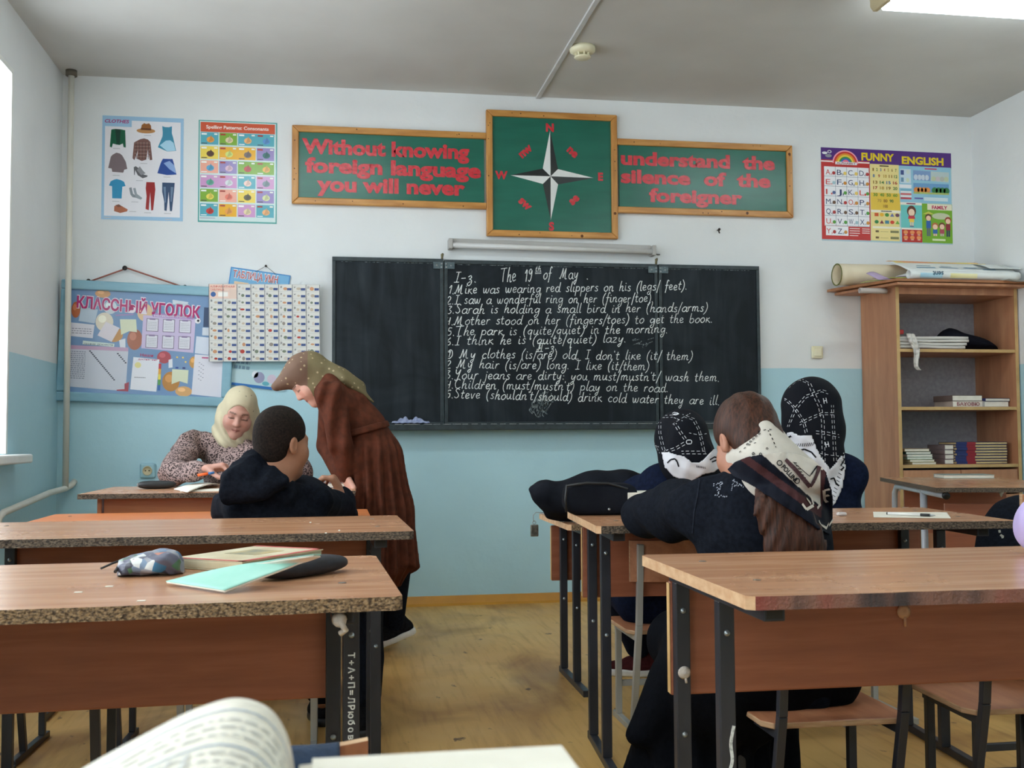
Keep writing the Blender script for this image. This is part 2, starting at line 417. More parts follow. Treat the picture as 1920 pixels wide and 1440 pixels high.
for s in (-1,1): h.lathe([(0,-.0225),(.0035,-.0225),(.0035,-.0245),(0,-.0245)], 10, c=(s*.0095,0,.0), axis='y')
h.build('socket_hole', mat('dark_hole', rgb(40,36,30), rgb(30,28,24)), so)
sw = thing('light_switch', 'cream wall switch on the front wall left of the bookcase', 'switch', (2.955,WALL_Y,1.478))
MB().box((-.036,-.02,-.038),(.036,-.0005,.038)).build('plate', M_CREAM, sw, bevel=.006)
MB().box((-.024,-.028,-.026),(.024,-.018,.026)).build('rocker', M_CREAM, sw, bevel=.004)
nl = MB().lathe([(0,-.0005),(.004,-.0005),(.004,-.03),(.008,-.032),(.008,-.036),(0,-.037)], 10, c=(2.325,WALL_Y,2.223), axis='y')
tag(nl.tube([(2.325,WALL_Y-.03,2.223),(2.322,WALL_Y-.034,2.208),(2.328,WALL_Y-.03,2.2)], .004, 6).build('nail', mat('rusty_nail', rgb(70,62,58), rgb(50,46,44), rough=.5, metal=.6)), 'small dark hook nail in the bare wall right of the wall lamp', 'nail')

# ------------------------------------------------------------------ dead tube lamp above the board
t = thing('wall_lamp', 'unlit grey fluorescent tube lamp on the wall above the blackboard', 'lamp', (1.288,WALL_Y,2.088), rot=(0,R_(.6),0))
M_GREYMETAL = mat('grey_enamel', rgb(168,166,162), rgb(178,176,172), scale=(3,8,8), rough=.45)
MB().box((-.60,-.05,-.012),(.60,-.0005,.03)).build('housing', M_GREYMETAL, t, bevel=.004)
MB().tube([(-.60,-.062,-.012),(.60,-.062,-.012)], .016, 14).build('tube', mat('unlit_tube', rgb(205,205,203), rgb(212,212,210), rough=.3), t)
for s in (-1,1): MB().box((s*.612-.012,-.08,-.034),(s*.612+.012,-.004,.026)).build('end_cap', M_GREYMETAL, t, bevel=.004)
MB().tube([(.62,-.05,-.02),(.64,-.05,-.026),(.655,-.045,-.024)], .004, 8).build('cable_stub', mat('dark_cable', rgb(60,60,58), rgb(50,50,48)), t)

# ------------------------------------------------------------------ blackboard
def board_mat():
    m = bpy.data.materials.new('chalkboard_slate'); m.use_nodes = True
    nt = m.node_tree; N = nt.nodes; L = nt.links; p = N['Principled BSDF']; p.inputs['Roughness'].default_value = .6; p.inputs['Specular IOR Level'].default_value = .22
    tc = N.new('ShaderNodeTexCoord')
    def n(sc, det, dist, rot):
        mp = N.new('ShaderNodeMapping'); mp.inputs['Scale'].default_value = sc; mp.inputs['Rotation'].default_value[1] = rot; L.new(tc.outputs['Object'], mp.inputs['Vector'])
        t = N.new('ShaderNodeTexNoise'); t.inputs['Scale'].default_value = 1; t.inputs['Detail'].default_value = det; t.inputs['Distortion'].default_value = dist; L.new(mp.outputs['Vector'], t.inputs['Vector']); return t.outputs['Fac']
    a = N.new('ShaderNodeMath'); a.operation = 'MULTIPLY'; L.new(n((2.2,1,2.6),6,1.2,.5), a.inputs[0]); L.new(n((14,1,1.6),6,.6,.25), a.inputs[1])
    c = N.new('ShaderNodeValToRGB'); e = c.color_ramp.elements; e[0].position = .16; e[1].position = .46; e[0].color = rgb(20,26,32); e[1].color = rgb(46,54,60)
    L.new(a.outputs[0], c.inputs['Fac']); L.new(c.outputs['Color'], p.inputs['Base Color'])
    return m
M_BOARD = board_mat()
M_BFRAME = mat('board_edge_paint', rgb(30,42,46), rgb(44,56,60), scale=(30,30,30), rough=.45)
M_CHALK = mat('chalk', rgb(176,184,182), rgb(236,240,238), scale=(220,220,220), rough=.95, lo=.3, hi=.55)
M_CHALKDIM = mat('chalk_faint', rgb(60,72,76), rgb(150,160,160), scale=(120,120,60), rough=.95, lo=.4, hi=.65)
bb = thing('blackboard', 'wide black three-panel chalkboard with English sentences in white chalk', 'blackboard', (0,0,0))
FY = WALL_Y-.035
def bpanel(x0, x1, z0, z1, y, lab):
    p = MB().box((x0,y,z0),(x1,WALL_Y-.004,z1)).build('board_panel', M_BOARD, bb, bevel=.002)
    p['label'] = lab
    e = MB(); wd = .024
    for a,b in (((x0,y-.007,z1-wd),(x1,y-.0002,z1)),((x0,y-.007,z0),(x1,y-.0002,z0+wd)),((x0,y-.007,z0+wd),(x0+wd*.8,y-.0002,z1-wd)),((x1-wd*.8,y-.007,z0+wd),(x1,y-.0002,z1-wd))): e.box(a,b)
    e.build('edge_frame', M_BFRAME, p, bevel=.002)
    ln = MB()
    for q in range(26):     # worn chalk lines along the frame
        for (xa,za,xb,zb) in ((x0+.03+(x1-x0-.06)*q/26, z1-wd-.003, x0+.03+(x1-x0-.06)*(q+random.uniform(.45,1))/26, z1-wd-.003),
                              (x0+wd*.8+.004, z0+.03+(z1-z0-.06)*q/26, x0+wd*.8+.004, z0+.03+(z1-z0-.06)*(q+random.uniform(.3,1))/26),
                              (x1-wd*.8-.004, z0+.03+(z1-z0-.06)*q/26, x1-wd*.8-.004, z0+.03+(z1-z0-.06)*(q+random.uniform(.3,1))/26)):
            if random.random() < .86:
                k = .0014; dx = 0 if xa != xb else k; dz = k if xa != xb else 0
                ln.add([(xa-dx,y-.0009,za-dz),(xb+dx,y-.0009,zb-dz),(xb+dx,y-.0009,zb+dz),(xa-dx,y-.0009,za+dz)], [(0,1,2,3)])
    ln.build('chalk_lines', M_CHALKDIM, p)['kind'] = 'stuff'
bpanel(-.003,.636,1.03,2.004,FY,'left wing of the blackboard without writing')
bpanel(.642,1.929,1.03,2.0,FY,'middle panel of the blackboard')
bpanel(1.936,2.574,1.03,2.0,FY,'right wing of the blackboard')
MB().box((.0,FY-.07,1.008),(2.57,WALL_Y-.002,1.03)).box((.0,FY-.078,1.006),(2.57,FY-.068,1.04)).build('chalk_ledge', M_BFRAME, bb, bevel=.003)
lg = MB()
for q in range(40):
    xa = .35+q*.055; lg.box((xa,FY-.0775,1.0402),(xa+random.uniform(.03,.055),FY-.0695,1.0412))
lg.build('chalk_dust', M_CHALK, bb)['kind'] = 'stuff'
M_HINGE = mat('hinge_steel', rgb(70,84,90), rgb(96,110,114), scale=(80,80,80), rough=.4, metal=.4)
for xh in (.639, 1.9325):
    for s in (-1,1):
        hb = MB().box((xh+s*.004 if s>0 else xh-.062, FY-.011, 1.945),(xh+.062 if s>0 else xh-.004, FY-.006, 1.985)).build('hinge', M_HINGE, bb, bevel=.001)
        sc_ = MB()
        for dx,dz in ((.014,.01),(.014,-.01),(.042,0)): sc_.lathe([(0,0),(.0058,0),(.005,-.003),(0,-.004)], 10, c=(xh+s*dx,FY-.011,1.965+dz), axis='y')
        sc_.build('screw', mat('screw_steel', rgb(150,158,160), rgb(170,176,178), rough=.35, metal=.7), hb)
    kn = MB().tube([(xh+.03-.04,FY,1.998),(xh-.01,FY,2.012),(xh-.01,FY-.006,2.028),(xh-.004,FY-.004,2.034)], [.007,.007,.009,.006], 10)
    kn.build('hanging_loop', mat('brass_hook', rgb(120,112,80), rgb(96,90,64), rough=.4, metal=.5), bb)
# --- handwriting: single-stroke letters (x right, baseline 0, x-height 1, ascender 2)
G = {
'a':(1.0,[[(.85,.85),(.5,1),(.12,.6),(.15,.12),(.5,0),(.85,.5),(.88,1)],[(.88,1),(.82,.25),(.95,0),(1.1,.12)]]),
'b':(.9,[[(.3,2),(.15,.9),(.12,.1),(.5,0),(.8,.4),(.65,.9),(.2,.75)]]),
'c':(.8,[[(.75,.8),(.45,1),(.12,.5),(.35,0),(.75,.15)]]),
'd':(1.0,[[(.8,.8),(.45,1),(.1,.5),(.3,0),(.7,.25),(.95,1.9)],[(.95,1.9),(.8,.3),(.95,0),(1.05,.1)]]),
'e':(.8,[[(.1,.45),(.6,.6),(.6,.92),(.3,.98),(.1,.5),(.3,.02),(.75,.2)]]),
'f':(.7,[[(.75,1.75),(.55,2),(.38,1.5),(.3,.3),(.15,-.6)],[(.05,.9),(.7,.95)]]),
'g':(.95,[[(.8,.85),(.45,1),(.12,.55),(.35,.1),(.75,.5),(.85,1)],[(.85,1),(.75,-.4),(.4,-.9),(.15,-.6),(.5,-.2)]]),
'h':(.95,[[(.4,2),(.2,.9),(.12,0)],[(.15,.5),(.5,.98),(.7,.85),(.62,.2),(.75,0),(.95,.15)]]),
'i':(.45,[[(.2,1),(.15,.2),(.28,0),(.42,.12)],[(.22,1.5),(.27,1.32)]]),
'j':(.5,[[(.35,1),(.25,-.3),(.05,-.8),(-.15,-.55)],[(.38,1.5),(.43,1.32)]]),
'k':(.85,[[(.2,1),(.1,0)],[(.7,1),(.18,.5),(.5,.35),(.75,0),(.85,.1)]]),
'l':(.4,[[(.3,2),(.15,.5),(.22,0),(.4,.12)]]),
'm':(1.35,[[(.15,1),(.1,0)],[(.12,.6),(.4,1),(.58,.8),(.5,0)],[(.54,.6),(.85,1),(1.05,.8),(1.0,.2),(1.12,0),(1.3,.15)]]),
'n':(.95,[[(.15,1),(.1,0)],[(.12,.6),(.45,1),(.68,.85),(.62,.2),(.74,0),(.92,.15)]]),
'o':(.9,[[(.5,1),(.12,.6),(.2,.1),(.5,0),(.82,.45),(.7,.95),(.45,.98)]]),
'p':(.9,[[(.2,1.05),(.12,0),(.02,-.9)],[(.18,.7),(.5,1),(.8,.7),(.65,.15),(.2,.1)]]),
'q':(.9,[[(.75,.85),(.45,1),(.12,.55),(.35,.1),(.7,.5),(.78,1)],[(.78,1),(.6,-.9),(.8,-.7)]]),
'r':(.7,[[(.18,1),(.1,0)],[(.13,.5),(.4,.95),(.68,.9)]]),
's':(.7,[[(.65,.9),(.4,1),(.2,.75),(.5,.45),(.55,.15),(.3,0),(.05,.15)]]),
't':(.65,[[(.35,1.6),(.22,.4),(.32,0),(.58,.12)],[(.02,1.02),(.62,1.08)]]),
'u':(.95,[[(.15,1),(.12,.3),(.3,0),(.6,.3),(.75,1)],[(.75,1),(.7,.2),(.82,0),(.95,.12)]]),
'v':(.85,[[(.1,1),(.35,0),(.65,.9),(.8,.95)]]),
'w':(1.25,[[(.1,1),(.2,.1),(.45,.1),(.62,.9)],[(.62,.9),(.65,.1),(.95,.1),(1.15,1)]]),
'y':(.9,[[(.15,1),(.15,.35),(.4,.2),(.7,.9)],[(.75,1),(.55,-.4),(.3,-.9),(.1,-.6),(.45,-.2)]]),
'z':(.8,[[(.1,.95),(.65,.95),(.1,.02),(.7,.05)]]),
'T':(1.2,[[(0,1.75),(1.3,1.9)],[(.75,1.85),(.55,.8),(.5,0)]]),
'I':(.8,[[(.15,1.8),(.85,1.85)],[(.52,1.8),(.35,0)],[(0,0),(.7,.05)]]),
'M':(1.7,[[(-.1,.25),(.1,.1),(.5,1.8)],[(.5,1.8),(.6,.2)],[(.6,.2),(1.1,1.8)],[(1.1,1.8),(1.05,.3),(1.2,0),(1.4,.1)]]),
'S':(1.0,[[(.9,1.6),(.6,1.85),(.25,1.5),(.6,.95),(.75,.4),(.4,0),(.05,.25)]]),
'W':(1.5,[[(.1,1.8),(.3,.05),(.7,1.2),(.9,.05),(1.4,1.8)]]),
'Y':(1.1,[[(.15,1.8),(.2,1.1),(.5,.95),(.85,1.7)],[(.9,1.8),(.6,.2),(.35,-.5),(.1,-.2)]]),
'C':(1.1,[[(.95,1.6),(.6,1.85),(.15,1.1),(.25,.2),(.6,0),(1.0,.25)]]),
'1':(.55,[[(.05,1.1),(.4,1.6),(.25,0)]]),'2':(.8,[[(.1,1.2),(.35,1.55),(.65,1.2),(.1,.05),(.75,.05)]]),
'3':(.8,[[(.1,1.5),(.6,1.5),(.3,.9),(.65,.5),(.4,0),(.05,.15)]]),'4':(.8,[[(.2,1.5),(.1,.75),(.6,.8)],[(.65,1.5),(.5,0)]]),
'5':(.8,[[(.7,1.5),(.25,1.5),(.2,.9),(.55,.85),(.6,.3),(.3,0),(.05,.15)]]),'6':(.8,[[(.6,1.5),(.2,.9),(.12,.3),(.4,0),(.65,.3),(.5,.7),(.15,.5)]]),
'9':(.8,[[(.7,1.3),(.4,1.6),(.12,1.2),(.4,.9),(.7,1.4),(.6,.4),(.35,-.1),(.1,.1)]]),
'.':(.4,[[(.1,.12),(.24,-.04)]]),',':(.35,[[(.15,.1),(.02,-.3)]]),':':(.4,[[(.1,.14),(.22,-.02)],[(.16,.8),(.28,.64)]]),
'(':(.6,[[(.6,2.0),(.2,1.1),(.15,.1),(.4,-.6)]]),')':(.6,[[(.2,2.0),(.5,1.1),(.35,.1),(-.05,-.6)]]),
'/':(.6,[[(.65,2.0),(.3,.6),(.05,-.6)]]),"'":(.3,[[(.15,1.8),(.12,1.45)]]),'-':(.8,[[(.1,.75),(.7,.82)]]),' ':(.85,[]),'_':(1.6,[]),
'З':(.9,[[(.15,1.0),(.5,1.25),(.6,.9),(.3,.6)],[(.3,.6),(.65,.4),(.6,-.2),(.3,-.55),(.1,-.2),(.5,.2)]]),
'①':(1.3,[[(.6,1.7),(.1,1.1),(.15,.2),(.6,-.1),(1.0,.5),(.9,1.4),(.55,1.7)],[(.35,1.1),(.6,1.4),(.5,.2)]]),
'Ⅱ':(1.2,[[(0,1.8),(1.2,1.85)],[(.4,1.8),(.32,0)],[(.85,1.8),(.8,0)],[(-.05,0),(1.1,.05)]]),
}
def spline(p, n=5):
    if len(p) < 3: return p
    out = []
    for i in range(len(p)-1):
        p0 = p[max(i-1,0)]; p1 = p[i]; p2 = p[i+1]; p3 = p[min(i+2,len(p)-1)]
        for k in range(n):
            t = k/n; out.append(tuple(.5*((2*b)+(-a+c)*t+(2*a-5*b+4*c-d)*t*t+(-a+3*b-3*c+d)*t**3) for a,b,c,d in zip(p0,p1,p2,p3)))
    out.append(p[-1]); return out
def ribbon(mb, pts, wd, fn):
    """flat stroke of width wd through 2-D points, placed by fn(x, z)"""
    n = len(pts); v = []
    for i,(x,z) in enumerate(pts):
        a = pts[max(i-1,0)]; b = pts[min(i+1,n-1)]; d = math.hypot(b[0]-a[0],b[1]-a[1]) or 1e-6
        nx, nz = -(b[1]-a[1])/d*wd/2, (b[0]-a[0])/d*wd/2
        v += [fn(x+nx,z+nz), fn(x-nx,z-nz)]
    mb.add(v, [(2*i+1,2*i+3,2*i+2,2*i) for i in range(n-1)])
def handwrite(mb, s, x0, z0, x1, z1, xh, y, wd=.0041, fill=True, seed=1):
    rnd = random.Random(seed); tot = sum(G[c][0]+.1 for c in s); kx = (x1-x0)/tot; X = 0
    for ch in s:
        wch, st = G[ch]; dz = rnd.uniform(-.08,.08); sl = rnd.uniform(.06,.16)
        for si, k in enumerate(st):
            yo = .0001*(si+1)+.00035*(int(X*3)%2)
            pts = [(x0+(X+px+sl*pz)*kx, z0+(z1-z0)*(X/tot)+(pz+dz)*xh) for px,pz in spline(k)]
            ribbon(mb, pts, wd*rnd.uniform(.85,1.2), lambda x,z: (x, (y-.0113 if abs(x-1.9325)<.064 and z > 1.94 else (y-.0072 if abs(x-1.9325)<.026 else y))-yo, z))
        X += wch+.1
WR = FY-.0012
cw = MB()
def bl(px, py): p = at(px, py, FY); return p.x, p.z
LINES = [
 ('I-З.',851,529,895,530,.033),('The_19',938,528,998,527,.044),('of_May_.',1018,523.5,1104,523,.036),
 ("1.Mike was wearing red slippers on his (legs/ feet).",841,551,1289,543,.030),
 ("2.I saw a wonderful ring on her (finger/toe).",838,570,1226,566,.029),
 ("3.Sarah is holding a small bird in her (hands/arms)",838,588,1327,584,.029),
 ("4.Mother stood on her (fingers/toes) to get the book.",836,609,1337,605,.029),
 ("5.The park is (quite/quiet) in the morning.",838,629,1253,624,.029),
 ("6.I think he is (quite/quiet) lazy.",836,647,1175,642,.029),
 ('Ⅱ-З.',1005,659.5,1047,660,.027),
 ("① My clothes (is/are) old. I don't like (it/ them)",836,671,1299,675,.029),
 ("2 My hair (is/are) long. I like (it/them)",836,690,1218,694,.029),
 ("3.Your jeans are dirty: you must/mustn't/ wash them.",836,710,1350,715,.029),
 ("4.Children (must/mustn't) play on the road.",836,728,1254,735,.029),
 ("5.Steve (shouldn't/should) drink cold water they are ill.",836,746,1350,759,.029)]
for i,(s_,xa,ya,xb,yb,xh) in enumerate(LINES):
    x0,z0 = bl(xa,ya); x1,z1 = bl(xb,yb); cw = MB(); handwrite(cw, s_, x0,z0,x1,z1,xh,WR, seed=i+3); cw.build('chalk_writing', M_CHALK, bb)
cw = MB(); x0,z0 = bl(1003,508); x1,z1 = bl(1015,508); handwrite(cw,'th',x0,z0,x1,z1,.016,WR,wd=.003)
for dz in (0,.008): ribbon(cw, [(x0,z0-.008-dz),(x1,z0-.006-dz)], .003, lambda x,z: (x,WR,z))
cw.build('chalk_writing', M_CHALK, bb)
sm = MB()   # smears left by the eraser and the scribble after line six
for k in range(34):
    t_ = random.random(); x,z = bl(1010+random.uniform(-14,20), 775-random.uniform(-8,22)); ribbon(sm, spline([(x,z),(x+random.uniform(-.02,.03),z+random.uniform(.01,.04)),(x+random.uniform(.0,.06),z+random.uniform(.04,.09))]), .004, lambda a,b: (a,WR+.0004,b))
for k in range(16):
    x,z = bl(1184+random.uniform(0,32), 644+random.uniform(-8,6)); ribbon(sm, [(x,z),(x+random.uniform(.0,.05),z+random.uniform(-.01,.02))], .0034, lambda a,b: (a,WR+.0004,b))
sm.build('chalk_smear', M_CHALKDIM, bb)['kind'] = 'stuff'
rg = MB()
def ragf(u, v):
    x = .335+u*.215; z = 1.0425+.006+.022*math.sin(math.pi*u)**.5*math.sin(math.pi*v)*(1+.5*math.sin(u*17+v*5)+.25*math.sin(u*31-v*9)) + .002*math.sin(u*40)
    return (x, FY-.066+v*.06, z)
rg.grid(ragf, 40, 12)
tag(rg.build('rag', mat('blue_grey_cotton', rgb(128,140,176), rgb(160,170,198), scale=(60,60,60), rough=.9), solid=.004), 'crumpled blue-grey cleaning rag on the left end of the chalk ledge', 'rag')

# ------------------------------------------------------------------ framed wooden signs
M_PINE = mat('varnished_pine', rgb(176,118,54), rgb(206,150,80), scale=(4,30,30), rough=.35, detail=4)
M_PINEV = mat('varnished_pine_upright', rgb(176,118,54), rgb(206,150,80), scale=(30,30,4), rough=.35, detail=4)
M_KNOT = mat('pine_knot', rgb(104,60,28), rgb(84,46,22), rough=.4)
M_GREEN = mat('green_sign_paint', rgb(18,96,78), rgb(26,106,88), scale=(3,3,14), rough=.28, bump=.05, bscale=12)
M_RED = mat('red_sign_paint', rgb(196,40,52), rgb(208,58,68), scale=(60,60,60), rough=.25, bump=.3, bscale=40)
M_STARW = mat('star_white', rgb(222,224,222), rgb(230,232,230), rough=.4)
M_STARB = mat('star_black', rgb(34,38,38), rgb(42,46,46), rough=.35)
def frame_sign(name, label, x0, x1, z0, z1, sides='tblr', fw=.038):
    t = thing(name, label, 'sign', ((x0+x1)/2, WALL_Y, (z0+z1)/2)); hw, hh = (x1-x0)/2, (z1-z0)/2
    MB().box((-hw+.012,-.02,-hh+.012),(hw-.012,-.004,hh-.012)).build('panel', M_GREEN, t)
    for s in sides:
        f = MB()
        if s in 'tb':
            k = 1 if s == 't' else -1; a, b = (hw, hh) , (hw-fw, hh-fw)
            l = -a[0] if 'l' in sides else -hw; li = -b[0] if 'l' in sides else -hw
            r = a[0] if 'r' in sides else hw; ri = b[0] if 'r' in sides else hw
            P = [(l,k*hh),(r,k*hh),(ri,k*(hh-fw)),(li,k*(hh-fw))]
        else:
            k = 1 if s == 'r' else -1
            P = [(k*hw,-hh),(k*hw,hh),(k*(hw-fw),hh-fw),(k*(hw-fw),-hh+fw)]
        P2 = P if (sum((P[i][0]*P[(i+1)%4][1]-P[(i+1)%4][0]*P[i][1]) for i in range(4)) > 0) else P[::-1]
        f.prism(P2, .004, .036, M=Matrix(((1,0,0,0),(0,0,-1,0),(0,1,0,0),(0,0,0,1))))
        fo = f.build('frame_rail', M_PINE if s in 'tb' else M_PINEV, t, bevel=.005)
        for q in range(4):
            kn = MB()
            a = random.uniform(-.85,.85)
            if s in 'tb': c = (a*hw, -.0362, (1 if s=='t' else -1)*(hh-fw*random.uniform(.3,.7)))
            else: c = ((1 if s=='r' else -1)*(hw-fw*random.uniform(.3,.7)), -.0362, a*hh)
            rr = random.choice([.003,.004,.009]); kn.lathe([(0,0),(rr,0),(rr*.6,-.0006),(0,-.0007)], 10, c=c, axis='y')
            kn.build('knot', M_KNOT, fo)
    return t
def sign_text(t, rows, ox, oz):
    """rows of (string, x0, x1, baseline z, cap height) in wall coordinates"""
    b = MB()
    for s_, xa, xb, zb, h in rows:
        v, f = text2d(s_, .045, 0, 1.0); l = min(p[0] for p in v); r = max(p[0] for p in v); kx = (xb-xa)/(r-l); ky = h/.72
        b.add([(xa+(p[0]-l)*kx-ox, -.0212, zb+p[1]*ky-oz) for p in v], f)
    return b.build('lettering', M_RED, t)
def wp(px, py): p = at(px, py, WALL_Y-.02); return p.x, p.z
def row(s_, xa, ya, xb, yb, h):
    x0, z0 = wp(xa, ya); x1, z1 = wp(xb, yb); return (s_, x0, x1, (z0+z1)/2, h)
t = frame_sign('slogan_sign', 'green framed sign reading Without knowing foreign language you will never', -.232, .893, 2.306, 2.762, 'tbl')
sign_text(t, [row('Without knowing',566,288,880,296,.084), row('foreign language',572,322,902,333,.084), row('you will never',594,357,872,366,.084)], .3305, 2.534)
t = frame_sign('slogan_sign', 'green framed sign reading understand the silence of the foreigner', 1.690, 2.807, 2.308, 2.760, 'tbr')
sign_text(t, [row('understand  the',1164,309,1453,317,.080), row('silence  of  the',1164,343,1445,350,.080), row('foreigner',1217,378,1392,382,.080)], 2.2485, 2.534)
t = frame_sign('compass_sign', 'square green framed sign with a black and white compass star', .893, 1.690, 2.147, 2.902, 'tblr')
cx, cz = 1.2915, 2.5245
sx, sz = wp(1032,331); dx, dz = sx-cx, sz-cz
L4 = (wp(1032,245)[1]-cz, wp(1035,413)[1]-cz, wp(957,330)[0]-cx, wp(1113,332)[0]-cx)
tips = [(dx,L4[0]),(L4[3],dz),(dx,L4[1]),(L4[2],dz)]; q = .066
inn = [(dx+q*.7,dz+q*.7),(dx+q*.7,dz-q*.7),(dx-q*.7,dz-q*.7),(dx-q*.7,dz+q*.7)]
wst, bst = MB(), MB()
for k in range(4):
    tp = tips[k]; r = inn[k]; l = inn[(k+3)%4]
    for b_, e_ in ((bst, r),(wst, l)): 
        vs = [(dx,-.026,dz),(tp[0],-.0208,tp[1]),(e_[0],-.0208,e_[1])]
        b_.add(vs, [(0,1,2)])
wst.build('star_white_half', M_STARW, t); bst.build('star_black_half', M_STARB, t)
lt = MB()
def ctext(s_, px, py, h, ang):
    v, f = text2d(s_, .05, 0, 1.0); l = min(p[0] for p in v); r = max(p[0] for p in v); k = h/.72; mx = (l+r)/2
    X, Z = wp(px, py); a = R_(ang); pts = []
    for x,y in v:
        x = (x-mx)*k; y = y*k-h/2; pts.append((X-cx+x*math.cos(a)-y*math.sin(a), -.0212, Z-cz+x*math.sin(a)+y*math.cos(a)))
    lt.add(pts, f)
for a in (('N',1031,239,.048,0),('S',1034,424,.048,0),('W',940,328,.046,0),('E',1126,331,.046,0),('nw',984,282,.05,42),('ne',1075,284,.05,-42),('sw',986,381,.05,-42),('se',1075,373,.05,42)): ctext(*a)
lt.build('lettering', M_RED, t)

# ------------------------------------------------------------------ posters
M_GLOSSPRINT = mat_col('glossy_print', rough=.22)
M_PRINT = mat_col('matt_print', rough=.6)
def small_rows(S, x0, y0, x1, y1, n, c, L=3, th=.35):
    for k in range(n):
        y = y0+(y1-y0)*(k+.5)/n; h = (y1-y0)/n*th/2; x = x0
        while x < x1-1:
            wv = random.uniform(.06,.16)*(x1-x0)
            S.rect(x, y-h, min(x+wv,x1), y+h, c, L); x += wv + .04*(x1-x0)
# clothes poster (author units: zoomed crop pixels)
S = Sheet(.44,.588,(60,97,880,1145)); S.back(rgb(158,196,226))
S.rect(88,140,850,1108,rgb(232,230,236)); S.rect(62,100,355,205,rgb(158,196,226),2); S.text('CLOTHES',85,330,168,rgb(170,70,130),34,4,.03,.2)
DG, DG2 = rgb(12,92,62), rgb(6,60,44)
S.poly([(150,238),(190,230),(245,232),(290,240),(298,415),(275,412),(268,375),(235,392),(200,388),(168,380),(158,420),(138,412)],DG); S.poly([(190,232),(245,234),(236,385),(205,385)],DG2,3)
S.ell(498,238,95,26,rgb(190,136,84)); S.poly([(445,230),(455,180),(480,160),(500,168),(530,160),(550,185),(552,232)],rgb(150,92,40),3); S.rect(446,212,552,230,rgb(100,56,28),4)
B1 = rgb(58,140,172)
S.poly([(662,182),(690,192),(730,192),(762,180),(760,250),(775,300),(806,430),(715,440),(620,400),(665,290),(668,250)],B1); S.poly([(640,380),(700,330),(745,325),(780,350),(800,428),(715,438)],rgb(170,214,236),3)
PL = rgb(120,84,78)
S.poly([(440,325),(480,315),(520,325),(545,350),(566,530),(540,535),(520,430),(505,530),(460,545),(410,525),(420,440),(385,540),(366,520),(380,360)],PL)
for k in range(5): S.line([(400+k*32,350),(405+k*30,525)],5,rgb(70,50,52),3); S.line([(385,365+k*35),(545,360+k*35)],4,rgb(176,150,140),3)
S.poly([(170,490),(205,470),(240,478),(262,495),(300,560),(315,630),(285,640),(275,670),(165,665),(158,632),(124,628),(150,510)],rgb(124,108,112))
S.poly([(672,515),(770,515),(785,560),(812,672),(715,680),(618,664),(650,560)],rgb(30,70,150)); S.poly([(680,560),(740,535),(790,580),(806,660),(740,620)],rgb(140,170,220),3)
GY = rgb(92,92,98)
S.poly([(380,610),(400,600),(430,620),(470,680),(520,690),(515,705),(470,720),(420,690),(395,640),(390,690),(384,690)],GY); S.poly([(410,640),(440,600),(470,640),(500,670),(455,690)],rgb(140,140,146),3)
CY = rgb(24,142,190)
S.poly([(180,745),(210,736),(250,745),(285,762),(300,805),(268,812),(262,932),(168,932),(165,810),(134,805),(150,762)],CY)
S.poly([(335,822),(360,815),(375,880),(415,905),(408,920),(372,915),(350,890)],rgb(130,138,146)); S.poly([(375,825),(400,820),(415,880),(470,920),(455,938),(405,920),(390,880)],rgb(150,158,166),3)
RD = rgb(158,32,34)
S.poly([(508,757),(592,757),(600,830),(580,1040),(560,1045),(548,860),(535,1042),(503,1030),(512,900),(502,820)],RD)
DN = rgb(52,76,110)
S.poly([(668,757),(795,757),(790,830),(770,1045),(748,1045),(735,850),(715,1045),(692,1040),(690,950),(668,850)],DN); S.poly([(680,800),(705,800),(708,960),(698,960)],rgb(110,134,164),3); S.poly([(755,800),(782,800),(765,950),(755,950)],rgb(110,134,164),3)
S.poly([(190,1010),(230,990),(270,1010),(325,1040),(318,1060),(250,1078),(188,1060)],rgb(170,90,52)); S.poly([(200,1000),(240,992),(262,1010),(230,1020)],rgb(110,52,30),3)
for xx,yy in ((170,428),(445,570),(170,700),(405,745),(170,962),(360,962),(340,1060),(490,1068),(690,1070),(480,285),(680,700),(90,1125),(700,1130)): S.rect(xx,yy-4,xx+70,yy+4,rgb(196,194,200),3)
o = S.build('poster', M_GLOSSPRINT, loc=(-1.056,WALL_Y-.0005,2.486)); tag(o, 'poster of garments headed CLOTHES on the far left of the front wall', 'poster')
# spelling poster
S = Sheet(.437,.586,(1030,140,1810,1165)); S.back(rgb(84,164,158)); S.rect(1042,150,1798,1150,rgb(206,226,224))
S.rect(1050,160,1788,258,rgb(206,84,50),2); S.text('Spelling Patterns: Consonants',1105,1725,224,rgb(250,236,226),34,4,.02)
TQ,GR,YL,OR,PU,PK,SA,LI = rgb(84,170,186),rgb(126,172,52),rgb(240,212,84),rgb(236,176,30),rgb(150,134,190),rgb(206,152,200),rgb(240,170,148),rgb(206,152,200)
rows = [(262,385,[(1,TQ),(1,GR),(2,TQ)]),(402,530,[(1,YL),(2,OR),(1,PU)]),(545,672,[(1,SA),(1,PU),(2,GR)]),(690,818,[(2,PK),(1,TQ),(1,PK)]),(832,960,[(1,GR),(1,SA),(1,YL),(1,PU)]),(978,1105,[(1,TQ),(1,OR),(1,PK),(1,TQ)])]
pic = [rgb(236,160,70),rgb(232,214,170),rgb(240,180,120),rgb(90,150,210),rgb(88,52,34),rgb(220,230,120),rgb(120,104,96),rgb(30,110,110),rgb(90,170,210),rgb(226,190,210),rgb(196,60,60),rgb(240,180,80),rgb(90,170,150),rgb(220,224,230),rgb(246,210,200),rgb(120,140,150),rgb(240,220,90),rgb(232,120,100),rgb(90,80,40),rgb(220,226,170),rgb(200,50,40)]
pi_ = 0
